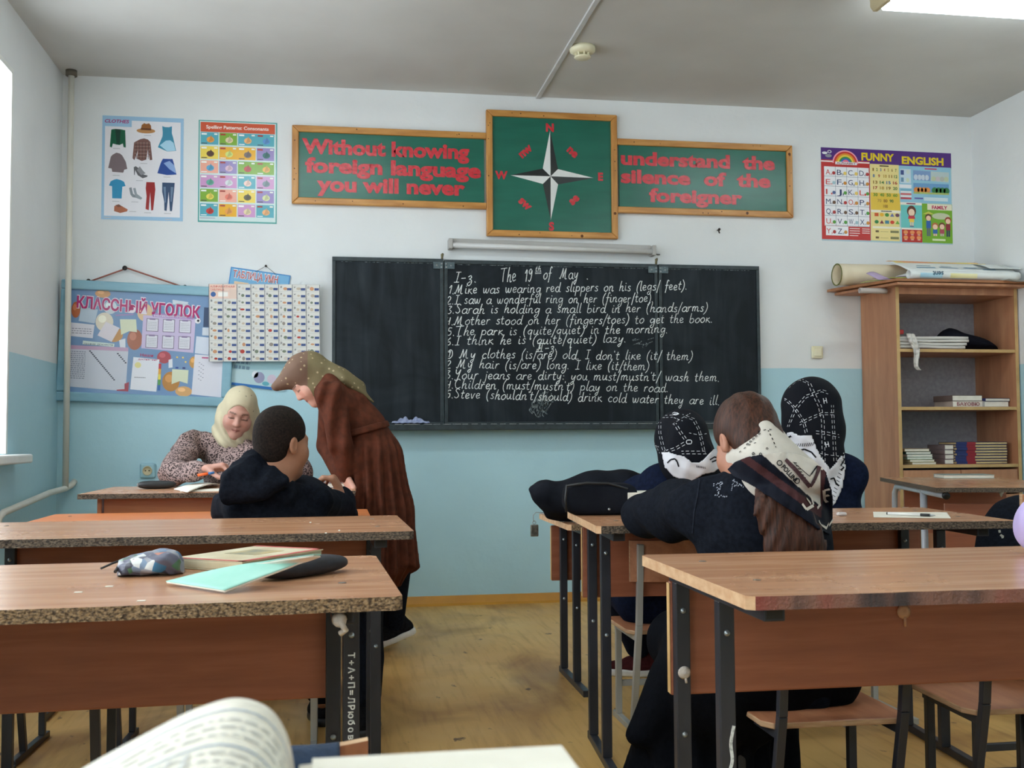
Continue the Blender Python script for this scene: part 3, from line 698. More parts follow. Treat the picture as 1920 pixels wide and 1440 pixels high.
for ya,yb,cells in rows:
    x = 1046; cw_ = (1786-1046)/4
    for n_,c in cells:
        S.rect(x+5, ya, x+n_*cw_-5, yb, c, 2)
        for q in range(n_):
            cx_ = x+q*cw_+cw_*.55; cy_ = (ya+yb)/2+12; pc = pic[pi_%len(pic)]; pi_ += 1
            S.ell(cx_, cy_, 38, 30, pc, 4, 12); S.poly([(cx_-20,cy_+28),(cx_+4,cy_-46),(cx_+30,cy_+6)], tuple(min(1,v*.7) for v in pc[:3])+(1,), 5)
            S.rect(x+q*cw_+14, ya+10, x+q*cw_+66, ya+26, rgb(250,250,246) if pi_%2 else rgb(170,50,40), 4); S.rect(x+(q+1)*cw_-46, ya+10, x+(q+1)*cw_-14, ya+24, rgb(240,240,230), 4); S.rect(x+q*cw_+14, yb-16, x+q*cw_+70, yb-8, rgb(60,60,60) if pi_%3 else rgb(250,250,250), 4)
        x += n_*cw_
S.rect(1050,1118,1200,1130,rgb(180,190,200),3)
o = S.build('poster', M_GLOSSPRINT, loc=(-.5355,WALL_Y-.0005,2.484)); tag(o, 'grid poster of picture cells headed Spelling Patterns Consonants', 'poster')
# alphabet poster
S = Sheet(.885,.588,(120,115,1700,1245)); S.back(rgb(176,206,216))
VI = rgb(84,44,128); S.rect(120,115,1700,300,VI,1); S.rect(120,262,702,1228,rgb(196,54,52),2); S.rect(120,274,702,290,rgb(250,240,240),3)
S.text('FUNNY',604,998,248,rgb(236,206,34),90,4,.04); S.text('ENGLISH',1092,1604,270,rgb(236,206,34),90,4,.04)
for r,c in ((155,rgb(250,170,190)),(140,rgb(214,60,50)),(118,rgb(236,150,50)),(98,rgb(240,214,80)),(78,rgb(70,150,70)),(60,rgb(60,110,190)),(42,rgb(236,120,150))): S.ell(410,300,r,r*1.03,c,int(4+(155-r)/10),24,0,180)
S.rect(285,285,545,318,rgb(240,236,240),16); S.text('ALPHABET',300,530,312,rgb(150,40,60),22,17,.02)
S.ell(165,182,32,16,rgb(236,236,240),3); S.ell(210,215,40,20,rgb(150,150,160),3); S.ell(222,165,26,20,rgb(206,206,214),3); S.ell(222,165,14,10,VI,4)
import string as _s
S.rect(155,345,690,1065,rgb(244,244,248),3); S.rect(168,1068,436,1180,rgb(244,244,248),3)
for k,chn in enumerate(_s.ascii_uppercase):
    cx_, cy_ = 165+(k%4)*134, 348+(k//4)*119
    col = rgb(206,64,60) if chn in 'AEIOUYL' else rgb(40,56,100)
    S.text(chn,cx_+8,cx_+(62 if chn!='I' else 26),cy_+96,col,66,5,.0); S.text(chn.lower(),cx_+66,cx_+88,cy_+98,col,None if chn in 'MW' else 26,5,.0)
    pc = random.choice([rgb(90,160,70),rgb(206,140,60),rgb(90,110,160),rgb(180,60,60),rgb(236,206,110),rgb(110,80,60),rgb(170,200,210)]); S.ell(cx_+104,cy_+74,20,22,pc,5,10)
for k in range(1,4): S.rect(155+k*134-2,345,155+k*134+2,1065,rgb(120,130,150),4)
for k in range(1,7): S.rect(155,345+k*119-2,690,345+k*119+2,rgb(120,130,150),4)
for k in range(4): S.rect(450,1085+k*28,572-(k==3)*20,1094+k*28,rgb(246,226,226),3); S.rect(598,1085+k*25,690,1094+k*25,rgb(246,226,226),3) if k<3 else None
S.rect(706,290,1054,1225,rgb(240,222,150),2); S.poly([(706,640),(1060,640),(1068,850),(710,850)],rgb(232,196,70),3)
S.rect(820,304,930,318,rgb(90,70,50),4)
ncol = [rgb(150,110,40),rgb(70,120,60),rgb(60,110,160),rgb(170,60,50),rgb(190,150,60)]
for yb,its in ((375,['1','2','3','4','5','6','7']),(452,['8','9','10','11','12']),(530,['13','14','15','16']),(598,['17','18','19','20']),(682,['30','40','50','60']),(754,['70','80','90']),(820,['100'])):
    n_ = len(its); wd = 320 if n_ > 3 else (220 if n_ == 3 else 84); x = 728+(320-wd)/2
    for k,s_ in enumerate(its): cw_ = wd/n_; S.text(s_,x+k*cw_+cw_*.15,x+k*cw_+cw_*(.5 if len(s_)==1 else .8),yb,ncol[(k+yb)%5] if yb != 682 else rgb(80,140,50),36,5,.03)
S.rect(712,850,1066,880,rgb(246,240,220),3); S.rect(830,858,960,870,rgb(90,80,70),4)
for k,(c,kind) in enumerate([(rgb(206,90,40),'r'),(rgb(236,180,50),'e'),(rgb(70,140,60),'e'),(rgb(110,120,170),'t'),(rgb(120,80,100),'e'),(rgb(50,130,70),'e'),(rgb(130,60,70),'t'),(rgb(70,130,150),'r'),(rgb(206,70,50),'e'),(rgb(110,170,70),'t')]):
    x_, y_ = 775+(k%5)*63, 908+(k//5)*88
    if kind == 'e': S.ell(x_,y_,25,22,c,5)
    elif kind == 'r': S.rect(x_-24,y_-20,x_+24,y_+20,c,5)
    else: S.poly([(x_-26,y_+20),(x_,y_-24),(x_+26,y_+20)],c,5)
S.rect(726,1050,1066,1075,rgb(246,240,220),3)
for y_ in (1112,1188): S.rect(760,y_-12,800,y_+12,rgb(110,90,60),5); S.line([(820,y_+3),(915,y_+3)],4,rgb(160,140,90),5); S.rect(940,y_-14,1040,y_+14,rgb(130,130,90),5)
S.rect(1054,295,1690,742,rgb(150,200,222),2); S.rect(1070,335,1200,510,rgb(206,224,236),3); S.rect(1075,350,1115,408,rgb(66,84,140),4); S.rect(1078,440,1112,495,rgb(110,150,180),4); S.ell(1165,370,22,28,rgb(214,226,220),4); S.ell(1160,470,20,26,rgb(214,226,200),4)
S.rect(1058,525,1205,570,rgb(240,240,244),3)
for k,c in enumerate([rgb(120,180,206),rgb(236,240,240),rgb(214,110,110),rgb(240,240,240),rgb(196,70,80)]): S.rect(1070,580+k*26,1202,602+k*26,c,4)
S.rect(1370,312,1520,330,rgb(206,90,120),3); S.poly([(1228,345),(1445,350),(1440,470),(1228,465)],rgb(130,160,206),3); S.poly([(1445,350),(1670,355),(1665,480),(1440,470)],rgb(190,206,206),3)
for k in range(4): S.ell(1260+k*45,430,26,34,rgb(206,218,232),4); S.ell(1478+k*52,440,28,30,[rgb(196,206,170),rgb(206,196,200),rgb(186,190,180),rgb(196,206,170)][k],4)
S.rect(1228,502,1664,630,rgb(110,160,206),3)
for k in range(4): S.ell(1268+k*44,585,36,34,rgb(224,142,70),4); S.ell(1490+k*48,585,38,40,rgb(56,124,70),4)
S.rect(1228,612,1664,634,rgb(176,190,110),5); S.rect(1240,680,1345,698,rgb(96,90,160),3); S.rect(1355,672,1650,715,rgb(214,230,236),3)
S.rect(1066,745,1328,775,rgb(246,236,224),3); S.rect(1140,752,1250,766,rgb(140,50,80),4); S.rect(1072,775,1328,1055,rgb(110,200,196),3)
S.ell(1200,850,56,68,rgb(96,56,40),4); S.ell(1200,868,38,46,rgb(246,214,186),5); S.poly([(1165,905),(1235,905),(1245,945),(1155,945)],rgb(206,66,80),5); S.poly([(1172,945),(1228,945),(1232,985),(1168,985)],rgb(240,206,80),5); S.rect(1180,985,1196,1045,rgb(246,214,186),5); S.rect(1206,985,1222,1045,rgb(246,214,186),5); S.rect(1176,1030,1226,1044,rgb(90,110,140),6)
S.rect(1076,1058,1328,1078,rgb(246,236,224),3); S.rect(1080,1078,1326,1232,rgb(192,52,44),3)
for k in range(6): S.ell(1125+(k%3)*80,1110+(k//3)*65,28,24,rgb(236,150,90),5); S.rect(1108+(k%3)*80,1138+(k//3)*62,1142+(k%3)*80,1144+(k//3)*62,rgb(250,230,220),5)
S.rect(1328,750,1700,1232,rgb(122,176,48),3); S.rect(1395,752,1696,826,rgb(238,232,206),4); S.text('FAMILY',1450,1640,814,rgb(190,40,90),42,6,.04)
S.poly([(1335,880),(1410,845),(1475,880)],rgb(206,206,90),4); S.ell(1560,900,110,40,rgb(200,206,170),4)
for x_,y0_,hc,tc,pc,hh in ((1405,900,rgb(96,60,40),rgb(52,100,170),rgb(96,106,120),250),(1645,930,rgb(150,64,44),rgb(150,50,60),rgb(60,70,90),220),(1485,1005,rgb(190,110,60),rgb(60,110,170),rgb(236,200,180),140),(1570,1000,rgb(110,64,40),rgb(180,80,90),rgb(206,190,170),145)):
    S.ell(x_,y0_+18,40,42,hc,6); S.ell(x_,y0_+30,30,32,rgb(246,206,176),7); S.rect(x_-28,y0_+62,x_+28,y0_+62+hh*.36,tc,6); S.rect(x_-22,y0_+62+hh*.36,x_-3,y0_+hh,pc,6); S.rect(x_+3,y0_+62+hh*.36,x_+22,y0_+hh,pc,6)
S.rect(1450,1180,1610,1204,rgb(226,236,190),5)
o = S.build('poster', M_GLOSSPRINT, loc=(3.45,WALL_Y-.0005,2.468), rot=(0,R_(.4),0)); tag(o, 'wide colourful alphabet poster headed FUNNY ENGLISH above the bookcase', 'poster')

# ------------------------------------------------------------------ class notice board on its rope
M_BLUEWOOD = mat('pale_blue_painted_wood', rgb(128,172,190), rgb(142,184,200), scale=(5,20,20), rough=.4)
nb = thing('notice_board', 'large light blue framed class notice board hanging on a rope', 'notice board', (-1.018,WALL_Y,1.495), rot=(R_(1.2),R_(2.2),0))
hw, hh, fw = .465, .335, .052
MB().box((-hw+.01,-.026,-hh+.01),(hw-.01,-.008,hh-.01)).build('backing', M_BLUEWOOD, nb)
for a,b in (((-hw,-.046,hh-fw),(hw,-.006,hh)),((-hw,-.046,-hh),(hw,-.006,-hh+fw)),((-hw,-.046,-hh+fw),(-hw+fw,-.006,hh-fw)),((hw-fw,-.046,-hh+fw),(hw,-.006,hh-fw))):
    MB().box(a,b).build('frame_rail', M_BLUEWOOD, nb, bevel=.008, seg=3)
S = Sheet(.84,.566,(125,200,1195,955)); SK = rgb(118,150,190); S.back(SK)
for x_,y_,rx,ry,c in ((345,222,52,30,rgb(206,150,96)),(170,350,30,60,rgb(180,100,60)),(635,345,52,66,rgb(224,190,150)),(365,430,60,70,rgb(226,216,196)),(400,320,44,50,rgb(206,216,226)),(432,520,62,56,rgb(196,140,70)),(575,550,52,78,rgb(170,100,72)),(780,672,48,46,rgb(176,70,80)),(835,850,60,74,rgb(190,130,56)),(925,920,58,38,rgb(224,170,110)),(985,700,30,44,rgb(206,150,70))):
    S.ell(x_,y_,rx,ry,c,1,20); S.ell(x_-rx*.25,y_-ry*.3,rx*.45,ry*.4,tuple(min(1,v*1.35+.04) for v in c[:3])+(1,),2,14)
S.text('КЛАССНЫЙ УГОЛОК',174,1016,332,rgb(236,224,236),84,4,.07,0,1.0,.04); S.text('КЛАССНЫЙ УГОЛОК',174,1016,332,rgb(176,30,104),82,5,.035,0,1.0,.04)
PA = rgb(226,224,234); CR = rgb(222,226,196)
S.poly([(205,325),(318,340),(300,445),(192,432)],rgb(190,206,222),4); S.poly([(375,428),(470,470),(420,575),(322,532)],rgb(228,220,228),4); S.poly([(468,405),(578,400),(588,495),(535,490),(482,520)],CR,4)
S.poly([(140,445),(300,455),(292,555),(134,545)],PA,4); small_rows(S,150,480,285,530,3,rgb(150,150,165),5)
S.poly([(228,575),(440,588),(438,612),(226,602)],rgb(214,228,222),4); S.text('ГРАФИК ДЕЖУРСТВ',236,430,606,rgb(70,90,110),13,5,.01)
S.poly([(125,625),(535,640),(530,935),(118,915)],rgb(206,208,220),3); S.rect(125,612,535,640,rgb(196,160,190),4)
small_rows(S,135,650,250,860,14,rgb(150,156,172),5,.5)
for k in range(18): S.poly([(272+k*10,645+k*12),(284+k*10,645+k*12),(286+k*10,655+k*12),(274+k*10,655+k*12)],rgb(70,74,90),5)
for k in range(6): S.rect(460+k*11,655+k*13,472+k*11,665+k*13,rgb(70,74,90),5)
S.poly([(625,365),(985,375),(980,630),(622,612)],rgb(206,190,222),3); S.poly([(690,345),(970,352),(970,382),(690,375)],rgb(176,140,196),4); S.text('РАСПИСАНИЕ УРОКОВ',700,925,372,rgb(240,236,244),14,5,.01)
for k in range(6):
    x_, y_ = 650+(k%3)*112, 388+(k//3)*122; S.rect(x_,y_,x_+82,y_+96,rgb(96,84,110),4); S.rect(x_+4,y_+4,x_+78,y_+92,PA,5); small_rows(S,x_+12,y_+22,x_+70,y_+82,5,rgb(170,170,180),6); S.rect(x_+20,y_-2,x_+60,y_+10,rgb(140,120,160),6)
S.poly([(438,372),(560,360),(560,368),(438,382)],rgb(170,140,190),4)
S.poly([(820,240),(930,252),(920,285),(822,275)],rgb(206,216,226),4)
S.text('Наши',618,706,672,rgb(176,40,90),20,5,.02); S.text('достижения',605,735,700,rgb(176,60,110),14,5,.015)
S.poly([(572,680),(750,690),(738,930),(560,920)],rgb(236,236,244),4); S.ell(605,738,22,22,rgb(230,220,150),5); small_rows(S,585,820,660,840,1,rgb(150,150,160),5)
for k,c in enumerate([rgb(196,50,60),rgb(236,170,60),rgb(240,220,90),rgb(90,160,80),rgb(60,110,180)]): S.rect(746,720+k*40,764,760+k*40,c,5)
S.poly([(840,758),(952,760),(950,862),(895,845),(840,870)],CR,5); S.rect(862,740,882,752,rgb(40,70,150),6); S.rect(910,740,930,752,rgb(40,50,110),6)
S.poly([(812,690),(838,680),(842,745),(815,750)],rgb(230,232,240),4); S.poly([(470,560),(512,545),(515,615),(478,612)],rgb(230,232,240),4)
S.rect(1040,285,1085,432,rgb(50,72,108),4); S.poly([(995,505),(1085,510),(1085,640),(990,632)],rgb(216,222,236),4); S.poly([(990,640),(1195,648),(1190,955),(980,940)],PA,4); S.rect(1040,658,1085,668,rgb(190,80,130),5)
for k in range(14): S.rect(1020+k%3*14,700+k*10,1030+k%3*14,704+k*10,rgb(130,130,150),5)
S.rect(1035,437,1085,495,rgb(214,220,230),4); S.ell(1000,390,20,20,rgb(240,240,244),5); S.ell(1003,388,9,9,rgb(40,40,50),6)
S.poly([(520,880),(550,866),(548,936),(470,934),(470,926),(522,920)],rgb(170,50,70),4); S.ell(870,668,7,7,rgb(240,210,120),5); S.ell(910,668,7,7,rgb(240,210,120),5); S.ell(930,700,7,7,rgb(240,210,120),5)
S.build('printed_sheet', M_GLOSSPRINT, nb, loc=(.0,-.0265,.0))
M_ROPE = mat('pink_rope', rgb(176,110,96), rgb(150,88,78), scale=(200,200,200), rough=.9)
o = MB().tube([(-.325,-.02,.33),(-.128,-.012,.418),(.19,-.02,.325)], .0045, 8).build('hanging_rope', M_ROPE, nb)
nn = MB()
for p_ in ((-.325,.333),(.19,.328)): nn.lathe([(0,0),(.008,0),(.008,-.02),(.012,-.022),(0,-.026)], 10, c=(p_[0],-.012,p_[1]), axis='y')
nn.build('rope_nail', MATS['rusty_nail'], nb)
tag(MB().lathe([(0,-.0005),(.006,-.0005),(.006,-.028),(.014,-.03),(.012,-.036),(0,-.038)], 12, c=(-1.141,WALL_Y,1.916), axis='y').build('nail', MATS['rusty_nail']), 'dark nail holding the rope of the class notice board', 'nail')

# ------------------------------------------------------------------ card table chart and the two charts behind it
S = Sheet(.335,.13,(0,0,335,130),.004); S.back(rgb(70,136,196)); S.rect(6,6,329,124,rgb(120,176,214),1); S.text('ТАБЛИЦА УМН',18,268,56,rgb(236,240,244),42,3,.06); S.text('ТАБЛИЦА УМН',18,268,56,rgb(196,96,86),40,4,.02); S.rect(30,78,110,128,rgb(236,206,170),2)
o = S.build('chart', M_PRINT, loc=(-.412,WALL_Y-.0035,1.852), rot=(0,R_(7.5),0)); tag(o, 'blue chart with reddish title showing above the white picture-card chart', 'chart')
S = Sheet(.40,.18,(0,0,400,180),.004); S.back(rgb(160,198,206)); S.poly([(0,100),(400,60),(400,180),(0,180)],rgb(184,210,216),1)
small_rows(S,40,30,190,90,2,rgb(110,140,160),3,.6)
for x_,y_,rx,ry,c in ((250,120,30,32,rgb(150,150,180)),(320,120,26,26,rgb(206,190,206)),(365,140,28,24,rgb(206,130,150)),(290,150,20,12,rgb(96,170,186)),(225,105,18,20,rgb(226,230,236))): S.ell(x_,y_,rx,ry,c,2)
S.rect(100,165,330,180,rgb(40,110,180),3)
o = S.build('chart', M_PRINT, loc=(-.455,WALL_Y-.006,1.345), rot=(0,R_(7),0)); tag(o, 'pale blue chart with cartoon animals showing below the white picture-card chart', 'chart')
S = Sheet(.612,.436,(1078,195,1815,712),.006); S.back(rgb(222,220,214)); S.rect(1080,197,1265,295,rgb(238,206,190),1); S.text('АЛФАВИТНАЯ',1088,1248,220,rgb(206,96,80),13,3,.01); S.text('ТАБЛИЦА',1088,1180,240,rgb(206,96,80),13,3,.01)
S.ell(1108,265,17,17,rgb(60,100,160),3); S.rect(1140,250,1205,280,rgb(244,240,234),3); S.rect(1212,232,1262,292,rgb(226,200,186),3)
cw_ = (1815-1080)/8; ch_ = (712-197)/11
for j in range(11):
    for i in range(8):
        if j < 2 and i < 2: continue
        x_, y_ = 1080+i*cw_, 197+j*ch_
        S.rect(x_+cw_*.62, y_+ch_*.5, x_+cw_*.94, y_+ch_*.84, rgb(64,84,136), 3)
        S.text(random.choice('абвгдежзиклмнопрстуфхцчшэюя'), x_+cw_*.12, x_+cw_*.24, y_+ch_*.5, rgb(70,70,80), None, 3, .01)
        c = random.choice([rgb(196,180,160),rgb(150,140,130),rgb(206,150,110),rgb(180,60,50),rgb(120,130,110),rgb(210,200,190)]); a_ = random.uniform(.08,.18)
        S.ell(x_+cw_*random.uniform(.36,.5), y_+ch_*.6, cw_*a_, ch_*random.uniform(.14,.3), c, 3, 8)
for j in range(12): S.rect(1080,197+j*ch_-1.2,1815,197+j*ch_+1.2,rgb(196,196,196),2)
for i in range(9): S.rect(1080+i*cw_-2,197,1080+i*cw_+2,712,rgb(120,122,126),4)
o = S.build('chart', M_PRINT, loc=(-.377,WALL_Y-.054,1.617), rot=(R_(.6),R_(-.6),0)); tag(o, 'white picture-card chart of small cells hanging between notice board and blackboard', 'chart')
o = MB().lathe([(0,-.0005),(.004,-.0005),(.004,-.02),(.007,-.022),(0,-.026)], 10, c=(-.375,WALL_Y,1.945), axis='y'); o.tube([(-.375,WALL_Y-.015,1.945),(-.32,WALL_Y-.012,1.90)], .0012, 6).tube([(-.375,WALL_Y-.015,1.945),(-.435,WALL_Y-.012,1.91)], .0012, 6)
tag(o.build('nail', MATS['rusty_nail']), 'small nail with thin thread above the white picture-card chart', 'nail')

# ------------------------------------------------------------------ school desks
def wood_mat(name, ca, cb, cc, scale, rough, coat=0.0):
    m = bpy.data.materials.new(name); m.use_nodes = True
    nt = m.node_tree; N = nt.nodes; L = nt.links; p = N['Principled BSDF']
    tc = N.new('ShaderNodeTexCoord')
    def n(sc, det, dist=0):
        mp = N.new('ShaderNodeMapping'); mp.inputs['Scale'].default_value = sc; L.new(tc.outputs['Object'], mp.inputs['Vector'])
        t = N.new('ShaderNodeTexNoise'); t.inputs['Scale'].default_value = 1; t.inputs['Detail'].default_value = det; t.inputs['Distortion'].default_value = dist; L.new(mp.outputs['Vector'], t.inputs['Vector']); return t.outputs['Fac']
    c = N.new('ShaderNodeValToRGB'); e = c.color_ramp.elements; e[0].position = .3; e[1].position = .68; e[0].color = ca; e[1].color = cb; e.new(.5).color = cc
    L.new(n(scale, 8, .6), c.inputs['Fac'])
    x = N.new('ShaderNodeMix'); x.data_type = 'RGBA'; x.blend_type = 'MULTIPLY'; x.inputs[0].default_value = 1
    c2 = N.new('ShaderNodeValToRGB'); c2.color_ramp.elements[0].position = .3; c2.color_ramp.elements[1].position = .6; c2.color_ramp.elements[0].color = (.93,.915,.9,1); c2.color_ramp.elements[1].color = (1,1,1,1)
    L.new(n(tuple(q*7 for q in scale), 3), c2.inputs['Fac']); L.new(c.outputs['Color'], x.inputs[6]); L.new(c2.outputs['Color'], x.inputs[7]); L.new(x.outputs[2], p.inputs['Base Color'])
    p.inputs['Roughness'].default_value = rough
    r = N.new('ShaderNodeMapRange'); r.inputs['To Min'].default_value = rough*.85; r.inputs['To Max'].default_value = rough*1.2; L.new(n((4,4,4),6), r.inputs['Value']); L.new(r.outputs['Result'], p.inputs['Roughness'])
    return m
M_TOP = wood_mat('beech_laminate_top', rgb(176,126,92), rgb(208,160,124), rgb(193,142,106), (2.2,26,26), .26)
M_PANEL = wood_mat('beech_laminate_panel', rgb(146,86,62), rgb(172,106,78), rgb(160,96,68), (2.0,20,26), .42)
M_ORANGE = wood_mat('orange_laminate', rgb(206,118,66), rgb(224,142,88), rgb(216,130,76), (2.2,26,26), .3)
M_BCASE = wood_mat('bookcase_laminate', rgb(168,116,84), rgb(194,142,106), rgb(182,128,94), (14,14,2.0), .45)
M_EDGE = mat('worn_chipboard_edge', rgb(74,58,44), rgb(176,146,110), scale=(170,170,280), rough=.9, bump=.8, bscale=180, lo=.38, hi=.62)
M_EDGEGREY = mat('grubby_chipboard_edge', rgb(58,50,45), rgb(128,112,94), scale=(150,150,260), rough=.9, bump=.6, bscale=180, lo=.38, hi=.66)
M_EDGELT = mat('pale_edge_band', rgb(196,150,110), rgb(216,180,140), scale=(30,30,60), rough=.6)
def red_edge():
    m = mat('red_scribbled_edge', rgb(120,56,50), rgb(150,112,92), scale=(40,40,90), rough=.85, bump=.6, bscale=180)
    nt = m.node_tree; N = nt.nodes; L = nt.links; p = N['Principled BSDF']
    tc = N.new('ShaderNodeTexCoord'); mp = N.new('ShaderNodeMapping'); mp.inputs['Scale'].default_value = (7,1,1); L.new(tc.outputs['Object'], mp.inputs['Vector'])
    t = N.new('ShaderNodeTexNoise'); t.inputs['Scale'].default_value = 1; t.inputs['Detail'].default_value = 6; L.new(mp.outputs['Vector'], t.inputs['Vector'])
    c = N.new('ShaderNodeValToRGB'); e = c.color_ramp.elements; e[0].position = .35; e[1].position = .62; e[0].color = rgb(150,66,58); e[1].color = rgb(64,58,60); e.new(.5).color = rgb(140,100,86)
    L.new(t.outputs['Fac'], c.inputs['Fac']); L.new(c.outputs['Color'], p.inputs['Base Color']); return m
M_REDEDGE = red_edge()
M_DARKMETAL = mat('graphite_steel', rgb(40,42,48), rgb(58,60,68), scale=(9,9,3), rough=.4, metal=.15)
M_LIGHTMETAL = mat('light_grey_steel', rgb(158,158,152), rgb(178,178,174), scale=(9,9,3), rough=.4, metal=.15)
M_SCREW = MATS['screw_steel']
M_HOLE = MATS['dark_hole']
def make_desk(label, c, rot, top=.72, mats=(None,None,None), edge=None, W=1.2, Dp=.6, metal=None, panel_h=.25, aisle=1, leg_dx=(0,0)):
    mt, mp, ed = mats[0] or M_TOP, mats[1] or M_PANEL, edge or M_EDGE
    metal = metal or M_DARKMETAL
    t = thing('school_desk', label, 'desk', (c[0],c[1],0), rot, 'two-seat school desks')
    hx, hy, th = W/2, Dp/2, .021
    b = MB(); ch = .012; poly = [(-hx+ch,-hy),(hx-ch,-hy),(hx,-hy+ch),(hx,hy-ch),(hx-ch,hy),(-hx+ch,hy),(-hx,hy-ch),(-hx,-hy+ch)]
    # near edge gets small chips
    pts = []; n = 46
    for k in range(n+1):
        x = -hx+ch+(W-2*ch)*k/n; pts.append((x, -hy + (random.random()**3)*.005))
    poly = pts + poly[2:]
    b.prism(poly, top-th, top, 0, side_mi=1)
    b.mi[0] = 1
    if isinstance(ed, tuple):       # (near edge, other edges)
        nside = len(poly)
        for i in range(nside):
            b.mi[2+i] = 1 if i < n else 2
        b.build('tabletop', [mt, ed[0], ed[1]], t)
    else: b.build('tabletop', [mt, ed], t)
    pz1 = top-.045; pz0 = pz1-panel_h+.025
    pin = .038 if aisle < 0 else .088
    pe = MB().box((-hx+pin,.225,pz0),(hx-pin,.241,pz1)).build('front_panel', mp, t, bevel=.004)
    for a_, b_ in ((-hx+pin-.0015,-hx+pin),(hx-pin,hx-pin+.0015)): MB().box((a_,.2248,pz0+.004),(b_,.2412,pz1-.004)).build('edge_band', mat('yellow_edge_band', rgb(206,164,104), rgb(220,182,126), scale=(9,9,9)), pe)
    for s in (-1,1):
        x = s*(hx-.085)
        for y, dx in ((.212,leg_dx[0]),(-.035,leg_dx[1])):
            l = MB().box((x+dx-.0145,y-.0125,.024),(x+dx+.0145,y+.0125,top-th-.024)).build('leg', metal, t, bevel=.0025)
            for z in (top-.10, top-.34):
                sc = MB(); sc.lathe([(0,-.0126),(.006,-.0126),(.005,-.0156),(0,-.017)], 10, c=(x+dx,y,z), axis='y')
                sc.build('bolt', M_SCREW, l)
        x += leg_dx[0] if s*aisle > 0 else 0
        MB().box((x-.0125,-.20,.0),(x+.0125,.26,.024)).build('foot_bar', metal, t, bevel=.0025)
        tb = MB().box((x-.0175,-.262,top-th-.024),(x+.0175,.235,top-th-.0003)).build('top_bar', metal, t, bevel=.002)
        MB().box((x-.013,-.2625,top-th-.020),(x+.013,-.2615,top-th-.004)).build('open_end', M_HOLE, tb)
    for s, y in ((-1,.16),(-1,-.12),(1,.16),(1,-.12)):
        sc = MB().lathe([(0,top),(.0075,top),(.006,top+.0012),(0,top+.0014)], 12, c=(s*(hx-.085),y,0))
        sc.build('screw_cap', mat('screw_cap_grey', rgb(120,104,88), rgb(96,84,74), rough=.4), t)
    return t
def corner_desk(label, corner, rot, side, **k):
    """corner = near aisle-side corner of the top; side = -1 when the desk runs to the left of it"""
    W, Dp = k.get('W',1.2), k.get('Dp',.6); cr, sr = math.cos(rot), math.sin(rot); lx, ly = side*W/2, Dp/2
    return make_desk(label, (corner[0]+cr*lx-sr*ly, corner[1]+sr*lx+cr*ly), rot, aisle=-side, **k)
L1 = corner_desk('near left desk carrying textbook, pencil case and mint notebook', (.1076,1.678), .0307, -1, leg_dx=(-.004,.019))
L2 = corner_desk('empty brown desk right behind the boy in the black hooded jacket', (.2112,2.839), .0167, -1, edge=M_EDGEGREY)
L3 = corner_desk('low orange-topped desk in front of the teacher desk', (.14,3.86), .0, -1, top=.675, mats=(M_ORANGE,M_ORANGE,None), edge=M_EDGELT)
D1 = corner_desk('near right desk with reddish scribbled front edge, nearly empty top', (.6202,1.5684), -.0099, 1, leg_dx=(-.028,-.028), edge=(M_REDEDGE,M_EDGELT))
D2 = corner_desk('right desk holding the black case, paper slip and eraser', (.7107,2.8826), -.0789, 1, leg_dx=(-.018,-.018), edge=(M_EDGEGREY,M_EDGELT))
D3 = corner_desk('right desk of the two girls in black headscarves, keychain on its corner', (.845,3.86), -.01, 1, top=.645, edge=(M_EDGE,M_EDGELT))
# marks on the desks: glue blob and drip, chalk stroke, pencil graffiti on the left desk's leg
M_GUM = mat('dried_gum', rgb(206,196,184), rgb(190,178,166), scale=(90,90,90), rough=.6, bump=.5, bscale=90)
g = MB()
g.lathe([(0,0),(.010,0),(.013,-.003),(.009,-.007),(0,-.008)], 14, c=(-.543,.1995,.50), axis='y').tube([(-.541,.1955,.49),(-.539,.1965,.48)], .0025, 6)
tag(g.build('chewing_gum', M_GUM, D1), 'pale lump of gum')
g = MB().lathe([(0,0),(.013,0),(.015,-.003),(.008,-.005),(0,-.006)], 14, c=(-.065,.2248,.60), axis='y').tube([(-.063,.2225,.59),(-.062,.2232,.57)], .003, 6)
tag(g.build('glue_drip', mat('dried_glue', rgb(196,150,118), rgb(206,164,134), rough=.3), D1), 'glue drip')
g = MB(); ribbon(g, spline([(-.533,.46),(-.539,.43),(-.537,.40),(-.546,.37),(-.551,.33)]), .006, lambda x,z: (x,-.0478,z)); g.build('chalk_stroke', M_CHALK, D1)
g = MB(); zz = .585
for ch_, hgt in (('Т',.014),('+',.016),('А',.02),('+',.016),('П',.02),('=',.014),('Л',.02),('Р',.02),('ю',.018),('б',.018),('о',.016),('в',.016)):
    v, f = text2d(ch_, .03); xm = (min(p[0] for p in v)+max(p[0] for p in v))/2; k = .0155
    g.add([(.534+(p[1]-.35)*k, -.0482, zz-(p[0]-xm)*k) for p in v], f); zz -= .0128
g.build('graffiti', M_CHALK, L1)
g = MB().lathe([(0,0),(.012,-.001),(.011,-.012),(.006,-.016),(0,-.016)], 12, c=(.505,-.262,.683), axis='y').tube([(.50,-.27,.69),(.508,-.276,.678),(.514,-.274,.668),(.506,-.27,.662)], .005, 8)
tag(g.build('chewing_gum', M_GUM, L1), 'grey blob of gum')

